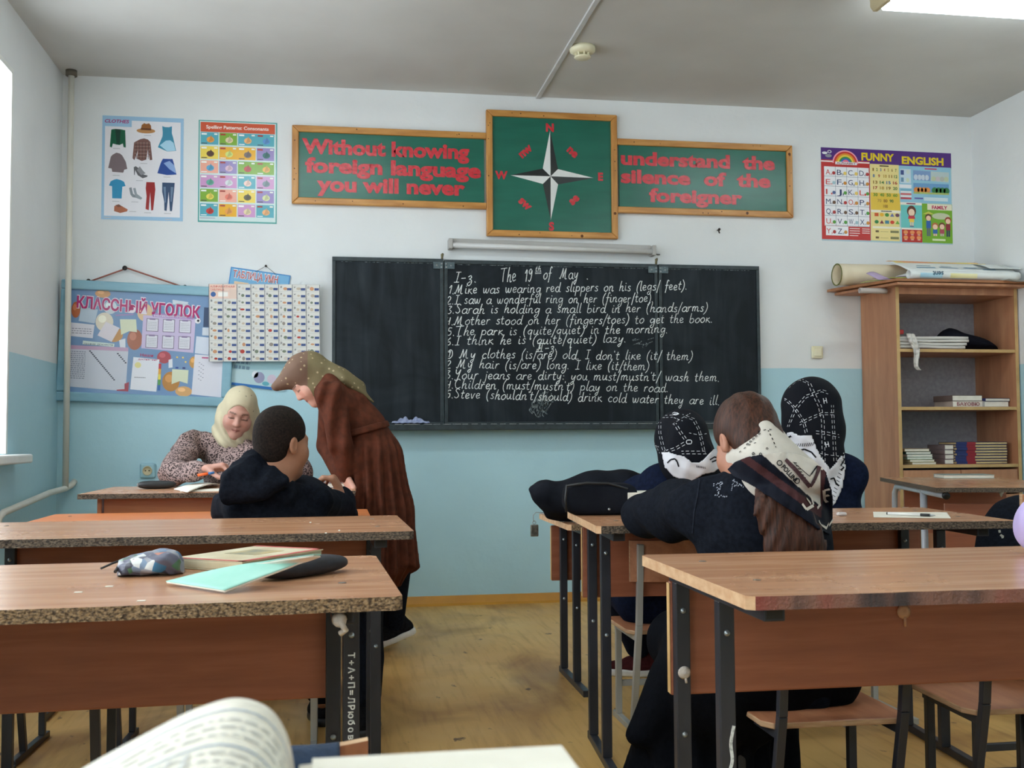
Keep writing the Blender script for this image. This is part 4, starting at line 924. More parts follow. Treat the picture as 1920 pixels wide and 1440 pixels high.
# teacher desk
M_TPANEL = wood_mat('teacher_desk_laminate', rgb(176,102,58), rgb(202,128,80), rgb(190,114,68), (2.2,20,26), .4)
td = thing('teacher_desk', 'teacher desk with orange-brown front panel in the front left corner', 'desk', (-.45,4.91,0), -.012)
b = MB(); pts = [(-.55+1.10*k/40, -.35+random.random()**3*.006) for k in range(41)]
b.prism(pts+[(.55,.35),(-.55,.35)], .725, .745, 0, side_mi=1).build('tabletop', [M_TOP, M_EDGEGREY], td)
MB().box((-.465,-.27,.42),(.465,-.254,.7245)).build('front_panel', M_TPANEL, td, bevel=.003)
for s in (-1,1): MB().box((s*.48-.009,-.28,.0),(s*.48+.009,.30,.7245)).build('side_panel', M_TPANEL, td, bevel=.003)

# turned desk with a tubular frame beside the bookcase
M_TUBEGREY = mat('pale_grey_tube', rgb(176,182,192), rgb(190,196,204), scale=(9,9,9), rough=.3, metal=.1)
M_PLUG = mat('black_plastic', rgb(26,28,30), rgb(36,38,40), rough=.45)
rd = thing('tube_frame_desk', 'desk with pale grey tubular frame standing by the bookcase', 'desk', (2.575,4.335,0), -.30)
b = MB(); b.prism([(0,0),(.62,0),(.62,1.2),(0,1.2)], .715, .735, 0, side_mi=1)
b.build('tabletop', [M_TOP, M_EDGEGREY], rd)
MB().box((.09,1.04,.45),(.60,1.056,.70)).build('front_panel', M_PANEL, rd)
MB().box((.06,.10,.42),(.60,.116,.66)).build('modesty_panel', M_PANEL, rd)
for x in (.045,.575):
    MB().tube([(x,.02,.70),(x,.30,.70),(x,.9,.70),(x,1.0,.695),(x,1.05,.66),(x,1.06,.60),(x,1.06,.3),(x,1.06,.03)], .0145, 14).build('frame_tube', M_TUBEGREY, rd)
    MB().tube([(x,.42,.70),(x,.42,.03)], .0165, 14).build('leg', M_TUBEGREY, rd)
    MB().tube([(x,.80,.60),(x,.80,.03)], .0165, 14).build('leg', M_TUBEGREY, rd)
    MB().tube([(x,1.10,.017),(x,.06,.017)], .016, 14).build('foot_bar', M_TUBEGREY, rd)
    MB().lathe([(0,0),(.0165,0),(.0165,.014),(0,.016)], 14, c=(x,.008,.70), axis='y').build('end_plug', M_PLUG, rd)
    MB().lathe([(0,.688),(.004,.688),(.004,.676),(0,.674)], 8, c=(x,.93,0)).build('bolt', M_SCREW, rd)

# ------------------------------------------------------------------ chairs
M_SEAT = wood_mat('plywood_seat', rgb(168,108,76), rgb(196,136,100), rgb(182,122,88), (22,3,22), .35)
M_SEATEDGE = mat('raw_plywood_edge', rgb(176,138,104), rgb(200,166,130), scale=(20,20,160), rough=.8)
def make_chair(label, x, y, rot, zs=.34, w=.30, d=.29, metal=None, back=.26, leg=.02):
    metal = metal or M_DARKMETAL
    t = thing('school_chair', label, 'chair', (x,y,0), rot, 'small school chairs')
    hw, hd = w/2, d/2
    b = MB(); pl = [(-hw+.02,-hd),(hw-.02,-hd),(hw,-hd+.03),(hw,hd-.02),(hw-.02,hd),(-hw+.02,hd),(-hw,hd-.02),(-hw,-hd+.03)]
    b.prism(pl, zs-.014, zs, 0, side_mi=1).build('seat', [M_SEAT, M_SEATEDGE], t, bevel=.003)
    ix = hw-.03
    for s in (-1,1):
        X = s*ix
        MB().box((X-leg/2,hd-.06,leg),(X+leg/2,hd-.06+leg,zs-.0145)).build('leg', metal, t, bevel=.002)
        zt = zs+back+.02
        MB().bar((X,-hd+.06,leg),(X,-hd-.02,zs+.02),leg,leg).bar((X,-hd-.02,zs+.02),(X,-hd-.045,zt),leg,leg).build('back_leg', metal, t, bevel=.002)
        MB().bar((X,hd-.03,zs-.024),(X,-hd-.015,zs-.024),.016,.018,(0,0,1)).build('seat_rail', metal, t)
        MB().box((X-leg/2,-hd-.04,0),(X+leg/2,hd-.0,leg)).build('runner', metal, t, bevel=.002)
    MB().box((-ix,hd-.055,.11),(ix,hd-.04,.13)).build('crossbar', metal, t, bevel=.002)
    bk = MB(); nb_ = 10
    def bf(k, z, o): u = -1+2*k/nb_; return (u*hw, -hd-.028-.03*(1-u*u)+o, z)
    z0, z1 = zs+back-.10, zs+back+.03
    for k in range(nb_):
        vs = [bf(k,z0,0),bf(k+1,z0,0),bf(k+1,z1,0),bf(k,z1,0),bf(k,z0,.012),bf(k+1,z0,.012),bf(k+1,z1,.012),bf(k,z1,.012)]
        bk.add(vs, [(0,1,2,3),(5,4,7,6)], 0, True); bk.add(vs, [(3,2,6,7),(1,0,4,5)] + ([(0,3,7,4)] if k==0 else []) + ([(2,1,5,6)] if k==nb_-1 else []), 1)
    bk.build('backrest', [M_SEAT, M_SEATEDGE], t)
    return t
make_chair('dark-framed chair under the girl in the white and black scarf', 1.10, 2.40, -.02, w=.34, back=.22)
make_chair('empty dark-framed chair right of the girl with brown hair', 1.58, 2.42, -.06, back=.22)
make_chair('pale grey-framed chair under the left girl in black headscarf', 1.09, 3.55, 0, metal=M_LIGHTMETAL)
make_chair('pale grey-framed chair under the right girl in black headscarf', 1.80, 3.57, .0, metal=M_LIGHTMETAL)
make_chair('grey-framed chair under the boy in the black hooded jacket', -.255, 3.58, 0, zs=.36, w=.46, metal=M_LIGHTMETAL, back=.2)
make_chair('dark-framed chair tucked under the far left end of the near desk row', -.645, 2.60, .05, zs=.42, w=.34, back=.2)
make_chair('dark-framed chair pushed in left of the boy at the low orange desk', -.78, 3.62, -.05, w=.34, back=.16)
make_chair('wooden chair behind the teacher desk', -.42, 5.56, math.pi, zs=.42, w=.38, d=.36, back=.26)
cb = make_chair('wooden chair at the right edge with dark jacket over its backrest', 1.865, 2.62, .0, zs=.40, w=.36, back=.385)
cf = make_chair('chair with a scuffed wooden backrest and navy cloth over it in the foreground', -.068, 1.16, .0, zs=.42, w=.20, d=.30, back=.245)
# navy cloth hung over the foreground chair back
def sleeve(u, v):
    a = 2*math.pi*v; x = -.163+u*.170
    return (x, 1.16-.15-.045-.006 + .030*math.cos(a)*(1+.03*math.sin(u*9)) - .012*(1-((x+.068)/.10)**2), .665+.036*math.sin(a)*(1+.02*math.sin(u*11+1)))
o = MB().grid(sleeve, 40, 20).build('garment', mat('navy_denim', rgb(24,42,64), rgb(32,52,78), scale=(60,60,60), rough=.85, bump=.2, bscale=260), solid=.003)
tag(o, 'navy blue cloth garment wrapped over the foreground chair back', 'garment')

# ------------------------------------------------------------------ photographer's desk (below the frame) carrying the open book
make_desk('photographer desk under the open book at the bottom edge', (-.05,.42), 0.0, top=.715)
M_PAPER = mat('book_paper', rgb(226,222,208), rgb(236,232,220), scale=(30,30,30), rough=.8)
bk = thing('open_book', 'open book with a curling left page at the bottom of the picture', 'book', (0,0,.7155))
def page(px0, spread, lift, nx=30, ny=14, left=True):
    pass
# left leaves: rise from the spine and curl over
Yn, Yf = .40, .52
def left_block(u, v):
    # u 0 spine -> 1 fore edge ; v 0 near -> 1 far
    y = Yn + (Yf-Yn)*v
    prof = [(-.0165,.0),(-.0170,.085),(-.024,.116),(-.040,.1268),(-.060,.1235),(-.085,.112),(-.115,.096),(-.150,.072),(-.19,.045)]
    p = spline(prof, 8); q = u*(len(p)-1); i = min(int(q), len(p)-2); f = q-i
    x = p[i][0]+(p[i+1][0]-p[i][0])*f; z = p[i][1]+(p[i+1][1]-p[i][1])*f
    return (x*(y/.5)**.0, y, z)
b = MB().grid(left_block, 60, 10)
b.build('left_page', M_PAPER, bk, solid=.0015)
def right_block(u, v):
    y = .33 + .17*v; x = -.014+u*.118
    z = .1005*(1-.0*u) + .0022*math.sin(u*5) - .004*u + (.009*max(0,(u-.88)/.12)**2)
    return (x, y, z)
b = MB().grid(right_block, 40, 8); b.build('right_page', M_PAPER, bk, solid=.002)
b = MB()
for k in range(9): b.box((-.013+.0006*k,.335,.012*k-.012*0+.0),(.098+.0007*k,.492,.012*k+.0105))
b.build('page_block', M_PAPER, bk)
M_INKBLUE = mat('printed_blue', rgb(120,150,186), rgb(140,166,196), scale=(90,90,90), rough=.8)
M_INKGREY = mat('printed_grey', rgb(188,188,184), rgb(206,206,200), scale=(300,300,300), rough=.8)
pr = MB(); pg = MB()
def on_page(u, v):
    p = Vector(left_block(u,v)); a = Vector(left_block(min(u+.01,1),v)) - Vector(left_block(max(u-.01,0),v)); n = Vector((a.z,0,-a.x)).normalized()
    if n.z < 0: n = -n
    return p + n*.0012
def pstrip(mbx, u0, u1, v0, v1, n=24):
    vs = []
    for k in range(n+1):
        u = u0+(u1-u0)*k/n; vs += [on_page(u,v0), on_page(u,v1)]
    mbx.add(vs, [(2*k,2*k+2,2*k+3,2*k+1) for k in range(n)])
for v_ in (.80,.34): pstrip(pr, .16,.97,v_,v_+.012)
rr = random.Random(3)
for v_ in (.66,.56,.46,.25,.16,.07):
    u = .2
    while u < .93:
        wv = rr.uniform(.012,.05); pstrip(pg, u, min(u+wv,.95), v_, v_+.022, 3); u += wv+.012
pstrip(pg,.46,.475,.05,.3,2); pstrip(pg,.50,.51,.05,.3,2)
pr.build('blue_rule', M_INKBLUE, bk); pg.build('print', M_INKGREY, bk)

def atz(px, py, z):
    """the point of the horizontal plane z that the photograph shows at pixel (px, py)"""
    d = CAM_R*((px-960)/F_PX) - CAM_U*((py-720)/F_PX) + CAM_F
    return Vector((0, 0, CAM_H)) + d*((z-CAM_H)/d.z)
# ------------------------------------------------------------------ bookcase in the right corner
bc = thing('bookcase', 'open wooden bookcase in the right front corner, cluttered with rolled posters on top', 'bookcase', (3.645,6.065,0))
X0, X1, Y0, Y1 = -.395, .385, -.215, .21
M_BEDGE = mat('yellowed_edge_band', rgb(186,150,96), rgb(204,170,116), scale=(9,9,9), rough=.5)
M_BACKP = mat('lilac_grey_hardboard', rgb(150,148,154), rgb(164,162,168), scale=(40,40,40), rough=.8)
for x in (X0, X1-.02):
    s = MB().box((x,Y0,0),(x+.02,Y1,1.83)).build('side_panel', M_BCASE, bc)
    MB().box((x-.0003,Y0-.0015,0),(x+.0203,Y0+.0005,1.83)).build('edge_band', M_BEDGE, s)
MB().box((X0+.02,Y1-.012,.06),(X1-.02,Y1-.006,1.83)).build('back_panel', M_BACKP, bc)
for z in (1.468,1.128,.79):
    s = MB().box((X0+.0205,Y0+.004,z-.019),(X1-.0205,Y1-.0125,z)).build('shelf', M_BCASE, bc)
    MB().box((X0+.0205,Y0+.002,z-.0185),(X1-.0205,Y0+.0045,z-.0005)).build('edge_band', M_BEDGE, s)
MB().box((X0+.0205,Y0+.004,1.79),(X1-.0205,Y1-.0125,1.829)).build('top_rail', M_BCASE, bc)
MB().box((X0+.0205,Y0+.02,.06),(X1-.0205,Y1-.013,.08)).build('bottom', M_BCASE, bc)
for a,b in ((X0+.024,-.007),(-.003,X1-.024)):
    dr = MB().box((a,Y0+.003,.62),(b,Y0+.019,.758)).build('drawer', M_BCASE, bc, bevel=.002)
    d2 = MB().box((a,Y0+.003,.085),(b,Y0+.019,.612)).build('door', M_BCASE, bc, bevel=.002)
    MB().tube([((a+b)/2-.04,Y0+.002,.60),((a+b)/2-.04,Y0-.018,.59),((a+b)/2+.04,Y0-.018,.59),((a+b)/2+.04,Y0+.002,.60)], .004, 8).build('handle', M_SCREW, d2)
pol = [(-.57,.16),(-.43,-.305),(.39,-.305),(.39,.205),(-.57,.205)]
MB().prism(pol,1.8305,1.846).build('top_board', M_BCASE, bc, bevel=.002)
lb = MB().prism([(-.62,.15),(-.44,-.31),(.39,-.31),(.39,.205),(-.62,.205)],1.8505,1.866, M=None)
lb.build('top_board', wood_mat('dark_top_board', rgb(150,98,62), rgb(176,122,82), rgb(162,108,70), (2,14,20), .4), bc, bevel=.002)
ZT = 1.866
# rolled posters and papers on the bookcase
M_OLIVE = mat('cream_roll_paper', rgb(214,200,170), rgb(226,214,188), scale=(7,7,7), rough=.7)
def roll(mb, x0, x1, y, z, r, turns=2.2, n=60, sx=18):
    def f(u, v):
        a = 2*math.pi*turns*u; rr = r*(1-.12*u); return (x0+(x1-x0)*v, y+rr*math.cos(a), z+rr*math.sin(a)*.96)
    return mb.grid(f, n, sx)
o = roll(MB(), 3.02,3.92,6.12,ZT+.072,.07).build('rolled_map', M_OLIVE, solid=.0015)
tag(o, 'fat cream and olive rolled wall map lying on top of the bookcase', 'rolled map')
MB().grid(lambda u,v:(3.018,6.12+.071*math.cos(6.2832*u)*(1-.1*v),ZT+.072+.068*math.sin(6.2832*u)*(1-.1*v)),40,2).build('olive_rim', mat('olive_paper_rim', rgb(120,124,52), rgb(96,100,40), rough=.7), o, solid=.002)
def wavy(x0,x1,y0,y1,z,amp,tilt=0.0,fr=7,ph=0.0):
    return lambda u,v:(x0+(x1-x0)*u, y0+(y1-y0)*v, z+tilt*v+amp*(.5+.5*math.sin(fr*u+ph))*math.sin(3.1*v)+.004*u*math.sin(9*v))
M_SHEETW = mat('white_poster_paper', rgb(216,222,222), rgb(228,232,230), scale=(5,5,5), rough=.6)
o = MB().grid(wavy(3.30,3.99,5.80,5.99,ZT+.058,.010,.072),24,10).build('poster_sheet', M_SHEETW, solid=.0012)
tag(o, 'pale poster sheets with blue headings lying across the bookcase top', 'poster')
pk = MB().box((3.33,5.83,ZT+.0005),(3.97,6.0,ZT+.052)); pk.build('paper_stack', M_SHEETW, o, bevel=.012, seg=3)
hd = MB()
for k,(xa,xb,v_) in enumerate(((3.40,3.49,.35),(3.38,3.5,.15),(3.56,3.63,.4),(3.53,3.65,.2),(3.72,3.80,.45),(3.69,3.83,.25),(3.8,3.88,.1))):
    f = wavy(3.30,3.99,5.80,5.99,ZT+.060,.010,.072)
    p = [f((x-3.30)/.69, v) for x in (xa,xb) for v in (v_,v_+.09)]; hd.add([p[0],p[2],p[3],p[1]],[(0,1,2,3)])
hd.build('heading', mat('blue_print', rgb(120,156,176), rgb(96,130,156)), o)
rl = roll(MB(), 3.30,4.0,5.79,ZT+.030,.027).build('rolled_edge', M_SHEETW, o, solid=.0012)
bl_ = MB()
for xa,xb,c in ((3.36,3.50,0),(3.55,3.72,1)):
    def f(u,v,xa=xa,xb=xb): a = math.pi+.25+1.0*(v-.5); return (xa+(xb-xa)*u, 5.79+.0285*math.cos(a), ZT+.03-.0285*math.sin(a)*-1)
    bl_.grid(f,6,6,mi=c)
bl_.build('print', [mat('sky_print', rgb(156,200,222), rgb(176,212,228)), mat('lemon_print', rgb(232,226,166), rgb(238,232,186))], rl)
v_, f_ = text2d('sent', .02); tx = MB()
tx.add([(3.505-(p[0])*.040, 5.79-.0298, ZT+.047-(p[1])*.042) for p in v_], f_); tx.build('lettering', mat('teal_ink', rgb(30,76,96), rgb(40,86,106)), rl)
o = MB().grid(wavy(3.34,3.93,5.985,6.12,ZT+.126,.010,.034,5,1),24,10).build('poster_sheet', mat('peach_yellow_print', rgb(236,170,130), rgb(232,212,120), scale=(5,2,2), rough=.6, lo=.45, hi=.55), solid=.0012)
tag(o, 'peach and yellow printed poster draped over the rolled map on the bookcase', 'poster')
o = MB().grid(wavy(3.82,4.03,5.79,6.02,ZT+.075,.010,.06,4,2),16,10).build('poster_sheet', M_SHEETW, solid=.0012)
tag(o, 'plain white sheet at the right end of the bookcase top', 'poster')
o = MB().grid(lambda u,v:(3.88+.15*u,5.70+.2*v,ZT+.0015+.012*(1-v)*math.sin(2.6*u)*-1*(v<.35)),14,8).build('paper_sheet', mat('grey_paper', rgb(186,184,176), rgb(196,194,186)), solid=.0015)
tag(o, 'grey paper hanging over the front edge of the bookcase top', 'paper')
o = MB(); rr = random.Random(8)
for k in range(5):
    x, y = 3.13+.035*k, 5.90-.012*k
    o.grid(lambda u,v,x=x,y=y,k=k:(x+.16*u-.03*v,y+.09*v-.05*u,ZT+.004+.006*k+.045*math.sin(3*u+k)*v*(k%2+.35)),8,6,mi=k%3)
tag(o.build('paper_scraps', [mat('lime_paper', rgb(190,196,110), rgb(176,186,96)), mat('lilac_paper', rgb(170,150,186), rgb(186,168,198)), mat('brown_paper', rgb(120,84,52), rgb(140,100,66))], solid=.001), 'lime, lilac and brown paper scraps at the left end of the bookcase top', 'paper')
o = roll(MB(), 3.05,3.22,5.9,1.812,.017,1.4,30,6).build('rolled_paper', mat('grey_roll', rgb(176,166,160), rgb(196,186,180)), rot=(0,0,R_(0)), solid=.001)
tag(o, 'small paper roll tucked under the left overhang of the bookcase top', 'paper')
# shelf contents
SH1, SH2, SH3 = 1.4685, 1.1285, .7905
M_LINEN = mat('white_linen_paper', rgb(206,202,196), rgb(222,218,212), scale=(8,8,30), rough=.8)
for k,(x1,dy) in enumerate(((3.70,.0),(3.705,.005),(3.715,.0),(3.725,.008))):
    o = MB().grid(lambda u,v,k=k,x1=x1,dy=dy:(3.275+(x1-3.275)*u+.01*math.sin(5*v+k)*u, 5.872+dy+.30*v, SH1+.0125+.0185*k+.0015*math.sin(6*u+k)*(1-v)),20,8).build('folded_cloth', M_LINEN, solid=.0145)
    tag(o, ['folded white cloth, lowest of the pile on the upper shelf','folded white cloth, second from the bottom on the upper shelf','folded white cloth, third from the bottom on the upper shelf','folded white cloth, topmost of the pile on the upper shelf'][k], 'cloth', 'folded white cloths on the upper shelf')
def strip(u, v):
    prof = [(5.90,SH1+.092),(5.868,SH1+.086),(5.852,SH1+.06),(5.842,SH1+.0),(5.842,SH1-.06),(5.845,SH1-.11),(5.846,SH1-.128)]
    p = spline(prof,4); i = min(int(u*(len(p)-1)), len(p)-2); q = p[i]; wd = .034+.022*math.sin(3*u)-.02*u
    return (3.335+.045*u+(v-.5)*wd+.006*math.sin(14*u), q[0]+.008*math.sin(9*v+7*u)-.004, q[1])
o = MB().grid(strip, 36, 8).build('cloth_strip', M_LINEN, solid=.003)
tag(o, 'crumpled white cloth strip hanging down over the upper shelf edge', 'cloth')
o.data.materials.append(mat('green_fabric', rgb(96,150,116), rgb(120,168,136)))
for p in o.data.polygons:
    if p.index < 36*8 and p.index % 36 < 5: p.material_index = 1
o = MB().box((3.272,5.86,SH1+.085),(3.305,5.90,SH1+.112)).build('red_packet', mat('red_packet', rgb(176,36,36), rgb(150,30,30)), bevel=.006); tag(o, 'small red packet at the left end of the white cloth pile', 'packet')
S_ = 0
def darkcloth(u, v):
    a = 2*math.pi*u; b = math.pi*(v-.5); x = 3.815+.20*math.cos(b)*math.cos(a); y = 6.05+.12*math.cos(b)*math.sin(a)
    h = .135*max(0,1-((x-3.74)/.30)**2)*(.9+.25*math.exp(-((x-3.69)/.05)**2)) 
    return (x, y, SH1+.001+max(0,h*(.5+.5*math.sin(b))*(1+.08*math.sin(20*x+9*y))))
o = MB().grid(darkcloth,48,20).build('cloth_bundle', mat('navy_black_cloth', rgb(17,18,26), rgb(24,25,34), scale=(30,30,30), rough=.9, spec=.1)); tag(o, 'black cloth bundle at the right of the upper bookcase shelf', 'cloth')
# books
def book(name, label, cat, size, loc, rotz, cover, pages=None, group=None, spine='x-', rot=None):
    """closed book lying flat: size (x, y, z); cover boards, spine and page block are parts"""
    sx, sy, sz = size; t = thing(name, label, cat, loc, rotz, group, rot)
    c = MB(); th = min(.0025, sz*.16)
    c.box((-sx/2,-sy/2,0),(sx/2,sy/2,th)).box((-sx/2,-sy/2,sz-th),(sx/2,sy/2,sz))
    if spine == 'x-': c.box((-sx/2,-sy/2,th),(-sx/2+th,sy/2,sz-th)); a,b = (-sx/2+th,-sy/2+.003,th),(sx/2-.003,sy/2-.003,sz-th)
    elif spine == 'y-': c.box((-sx/2,-sy/2,th),(sx/2,-sy/2+th,sz-th)); a,b = (-sx/2+.003,-sy/2+th,th),(sx/2-.003,sy/2-.003,sz-th)
    else: c.box((-sx/2,sy/2-th,th),(sx/2,sy/2,sz-th)); a,b = (-sx/2+.003,-sy/2+.003,th),(sx/2-.003,sy/2-th,sz-th)
    c.build('cover', cover, t, bevel=.0012); MB().box(a,b).build('pages', pages or M_PAPER, t)
    return t
def flat(n, a, b=None): return mat(n, a, b or tuple(v*.8 for v in a[:3])+(1,), scale=(14,14,14), rough=.5)
M_AGED = mat('aged_paper', rgb(206,178,124), rgb(222,198,148), scale=(40,40,260), rough=.85)
z = SH3; cv = [flat('cream_cover',rgb(206,196,150)),flat('pale_cover',rgb(196,190,150)),flat('mint_cover',rgb(160,196,176)),flat('white_cover',rgb(214,212,200)),flat('teal_cover',rgb(44,96,90)),flat('buff_cover',rgb(196,170,130))]
for k in range(6):
    h = .0145 if k < 4 else .016
    book('book', ['thin cream book, lowest of the left pile on the bottom shelf','thin pale book, second from bottom in the left pile','mint book, third from bottom in the left pile','white book, fourth from bottom in the left pile','teal book near the top of the left pile','buff book on top of the left pile'][k], 'book', (.16,.22,h), (3.418-.008*k+rr.uniform(-.004,.004),5.985,z), rr.uniform(-.06,.06), cv[k], group='books in the left pile on the bottom shelf', spine='x-'); z += h+.0006
z = SH3
for k in range(8):
    h = .0155
    t = book('book', 'book '+['lowest','second','third','fourth','fifth','sixth','seventh','topmost'][k]+' from below in the blue and red spined pile', 'book', (.33,.20,h), (3.812+rr.uniform(-.004,.004),6.0,z), rr.uniform(-.03,.03), flat('blue_cover',rgb(34,44,96)), M_AGED, 'blue and red books on the bottom shelf', 'y+')
    MB().box((-.1658,-.1008,-.0002),(-.10,-.09,h+.0002)).build('blue_spine', flat('blue_spine',rgb(40,50,106)), t)
    MB().box((-.101,-.1012,-.0003),(-.045,-.0898,h+.0003)).build('red_spine', flat('red_spine',rgb(150,32,44)), t); z += h+.0008
z = SH3
for k in range(4):
    t = book('book', 'greyish pink book, '+['lowest','second','third','topmost'][k]+' of the short stack left of the blue books', 'book', (.06,.19,.028), (3.612+rr.uniform(-.003,.003),6.02,z), 0, flat('pinkgrey_cover',rgb(140,122,124)), None, 'pinkish books on the bottom shelf', 'x-'); z += .0286
t = book('box_file', 'white lettered box on the middle shelf, under the grey box', 'box', (.20,.2,.036), (3.745,6.03,SH2), 0, flat('box_white',rgb(196,186,176)))
v_, f_ = text2d('БАХОВЮ', .02); l_ = MB(); l_.add([(-.075+p[0]*.034,-.1013,.008+p[1]*.028) for p in v_], f_); l_.build('lettering', flat('red_letter',rgb(150,60,70)), t)
t = book('box_file', 'grey-brown box with dark lid resting on the white lettered box', 'box', (.20,.2,.034), (3.74,6.03,SH2+.0365), .02, flat('box_brown',rgb(120,106,100)))
t = book('book', 'blue and white book lying right on the middle shelf', 'book', (.165,.2,.018), (3.925,6.01,SH2+.034), .02, flat('dark_blue_cover',rgb(40,44,96)))
t = book('book', 'thick pale book under the blue one on the middle shelf', 'book', (.16,.2,.0325), (3.92,6.01,SH2+.0008), -.01, flat('greywhite_cover',rgb(186,182,176)))
o = MB().box((3.272,5.98,SH2),(3.284,6.15,SH2+.09)).build('booklet', flat('ochre_cover',rgb(150,110,60)), bevel=.001); tag(o, 'thin ochre booklet upright at the left end of the middle shelf', 'booklet')

# ------------------------------------------------------------------ things on the desks
def lump(name, label, cat, fn, m_, nu=40, nv=20):
    o = MB().grid(fn, nu, nv).build(name, m_); return tag(o, label, cat)
def pillow(cx, cy, z, lx, ly, h, rot=0.0, e=.5, crease=0.0, sd=0.0):
    """soft closed lump resting on z"""
    def f(u, v):
        a = 2*math.pi*u; b = math.pi*(v-.5)
        def se(x, k): return math.copysign(abs(x)**k, x)
        x = lx*se(math.cos(b),e)*se(math.cos(a),e); y = ly*se(math.cos(b),e)*se(math.sin(a),e); s = se(math.sin(b),.8)
        k = 1+crease*math.sin(5*a+3*b+sd)*math.cos(b)+crease*.6*math.sin(11*a+sd)
        zz = h*(.5+.5*s*(1+crease*math.sin(7*x/lx+sd)*.5)); x *= k; y *= k
        return (cx+x*math.cos(rot)-y*math.sin(rot), cy+x*math.sin(rot)+y*math.cos(rot), z+max(zz,0))
    return f
def comic():
    m = bpy.data.materials.new('comic_print_fabric'); m.use_nodes = True
    nt = m.node_tree; N = nt.nodes; L = nt.links; p = N['Principled BSDF']; p.inputs['Roughness'].default_value = .35
    tc = N.new('ShaderNodeTexCoord'); mp = N.new('ShaderNodeMapping'); mp.inputs['Scale'].default_value = (60,42,60); L.new(tc.outputs['Object'], mp.inputs['Vector'])
    t = N.new('ShaderNodeTexVoronoi'); t.inputs['Scale'].default_value = 1.0; L.new(mp.outputs['Vector'], t.inputs['Vector'])
    c = N.new('ShaderNodeValToRGB'); c.color_ramp.interpolation = 'CONSTANT'; e = c.color_ramp.elements
    e[0].position = 0; e[0].color = rgb(96,98,116); e[1].position = .28; e[1].color = rgb(120,140,164)
    for q,cc in ((.48,rgb(58,58,72)),(.6,rgb(150,152,160)),(.72,rgb(56,120,160)),(.8,rgb(214,216,214)),(.88,rgb(70,110,80)),(.94,rgb(190,120,100))): x = e.new(q); x.color = cc
    s = N.new('ShaderNodeSeparateColor'); L.new(t.outputs['Color'], s.inputs[0]); L.new(s.outputs[0], c.inputs['Fac']); L.new(c.outputs['Color'], p.inputs['Base Color']); return m
a_ = atz(272,1078,.725)
def pencilbag(u, v):
    # stations along the pouch, flat zipped end at the left, stuffed round end at the right
    st = [(-.056,.0,.0),(-.055,.040,.024),(-.030,.050,.032),(.0,.055,.038),(.030,.058,.042),(.048,.046,.036),(.057,.026,.022),(.059,.0,.0)]
    q = v*(len(st)-1); i = min(int(q),len(st)-2); f = q-i; x,d,h = [st[i][k]+(st[i+1][k]-st[i][k])*f for k in range(3)]
    a = 2*math.pi*u; c = math.copysign(abs(math.cos(a))**.6,math.cos(a)); s_ = math.copysign(abs(math.sin(a))**.6,math.sin(a))
    dent = 1+.10*math.sin(3*a+v*17)*math.sin(v*9)+.05*math.sin(7*a-v*23); y = d*c*dent; z = h*.5*(1+s_*dent)
    return (a_.x+x*1.0-y*.12, a_.y+.06+y+x*.12, .7206+max(z,0))
pc = lump('pencil_case', 'crumpled pencil case with comic print on the near left desk', 'pencil case', pencilbag, comic())
MB().tube([(a_.x-.05,a_.y+.0,.732),(a_.x-.052,a_.y+.08,.744),(a_.x-.05,a_.y+.15,.742)], .003, 8).build('zipper', MATS['black_plastic'], pc)
MB().tube([(a_.x-.052,a_.y+.12,.742),(a_.x-.075,a_.y+.11,.735),(a_.x-.092,a_.y+.09,.728)], .0022, 6).build('zip_pull', MATS['black_plastic'], pc)
P = [atz(335,1042,.7395), atz(429,1057,.7395), atz(598,1030,.7395), atz(501,1023,.7395)]
ux = (P[1]-P[0]); rotb = math.atan2((P[2]-P[1]).y, (P[2]-P[1]).x); ctr = (P[0]+P[1]+P[2]+P[3])/4
lb_, wb_ = ((P[2]-P[1]).length+(P[3]-P[0]).length)/2, ((P[1]-P[0]).length+(P[2]-P[3]).length)/2
lb_, wb_ = min(lb_,.30), min(wb_,.24)
t = book('textbook', 'thick worn textbook with cream cover and red edges on the near left desk', 'book', (lb_,wb_,.019), (ctr.x,ctr.y,.7205), rotb, mat('worn_cream_cover', rgb(190,176,140), rgb(214,206,176), scale=(9,14,9), rough=.5), mat('green_tinted_pages', rgb(146,166,140), rgb(186,196,170), scale=(20,20,300), rough=.8))
MB().box((-lb_/2,-wb_/2,.0192),(lb_/2,-wb_/2+.012,.0196)).box((-lb_/2,-wb_/2,.0192),(-lb_/2+.012,wb_/2,.0196)).box((lb_/2-.012,-wb_/2,.0192),(lb_/2,wb_/2,.0196)).build('red_border', mat('red_border', rgb(186,72,66), rgb(206,110,100), scale=(40,40,40)), t)
MB().box((-lb_*.1,-wb_*.2,.0192),(lb_*.25,wb_*.25,.0195)).build('cover_picture', mat('cover_picture', rgb(120,128,116), rgb(200,176,120), scale=(14,14,14)), t)
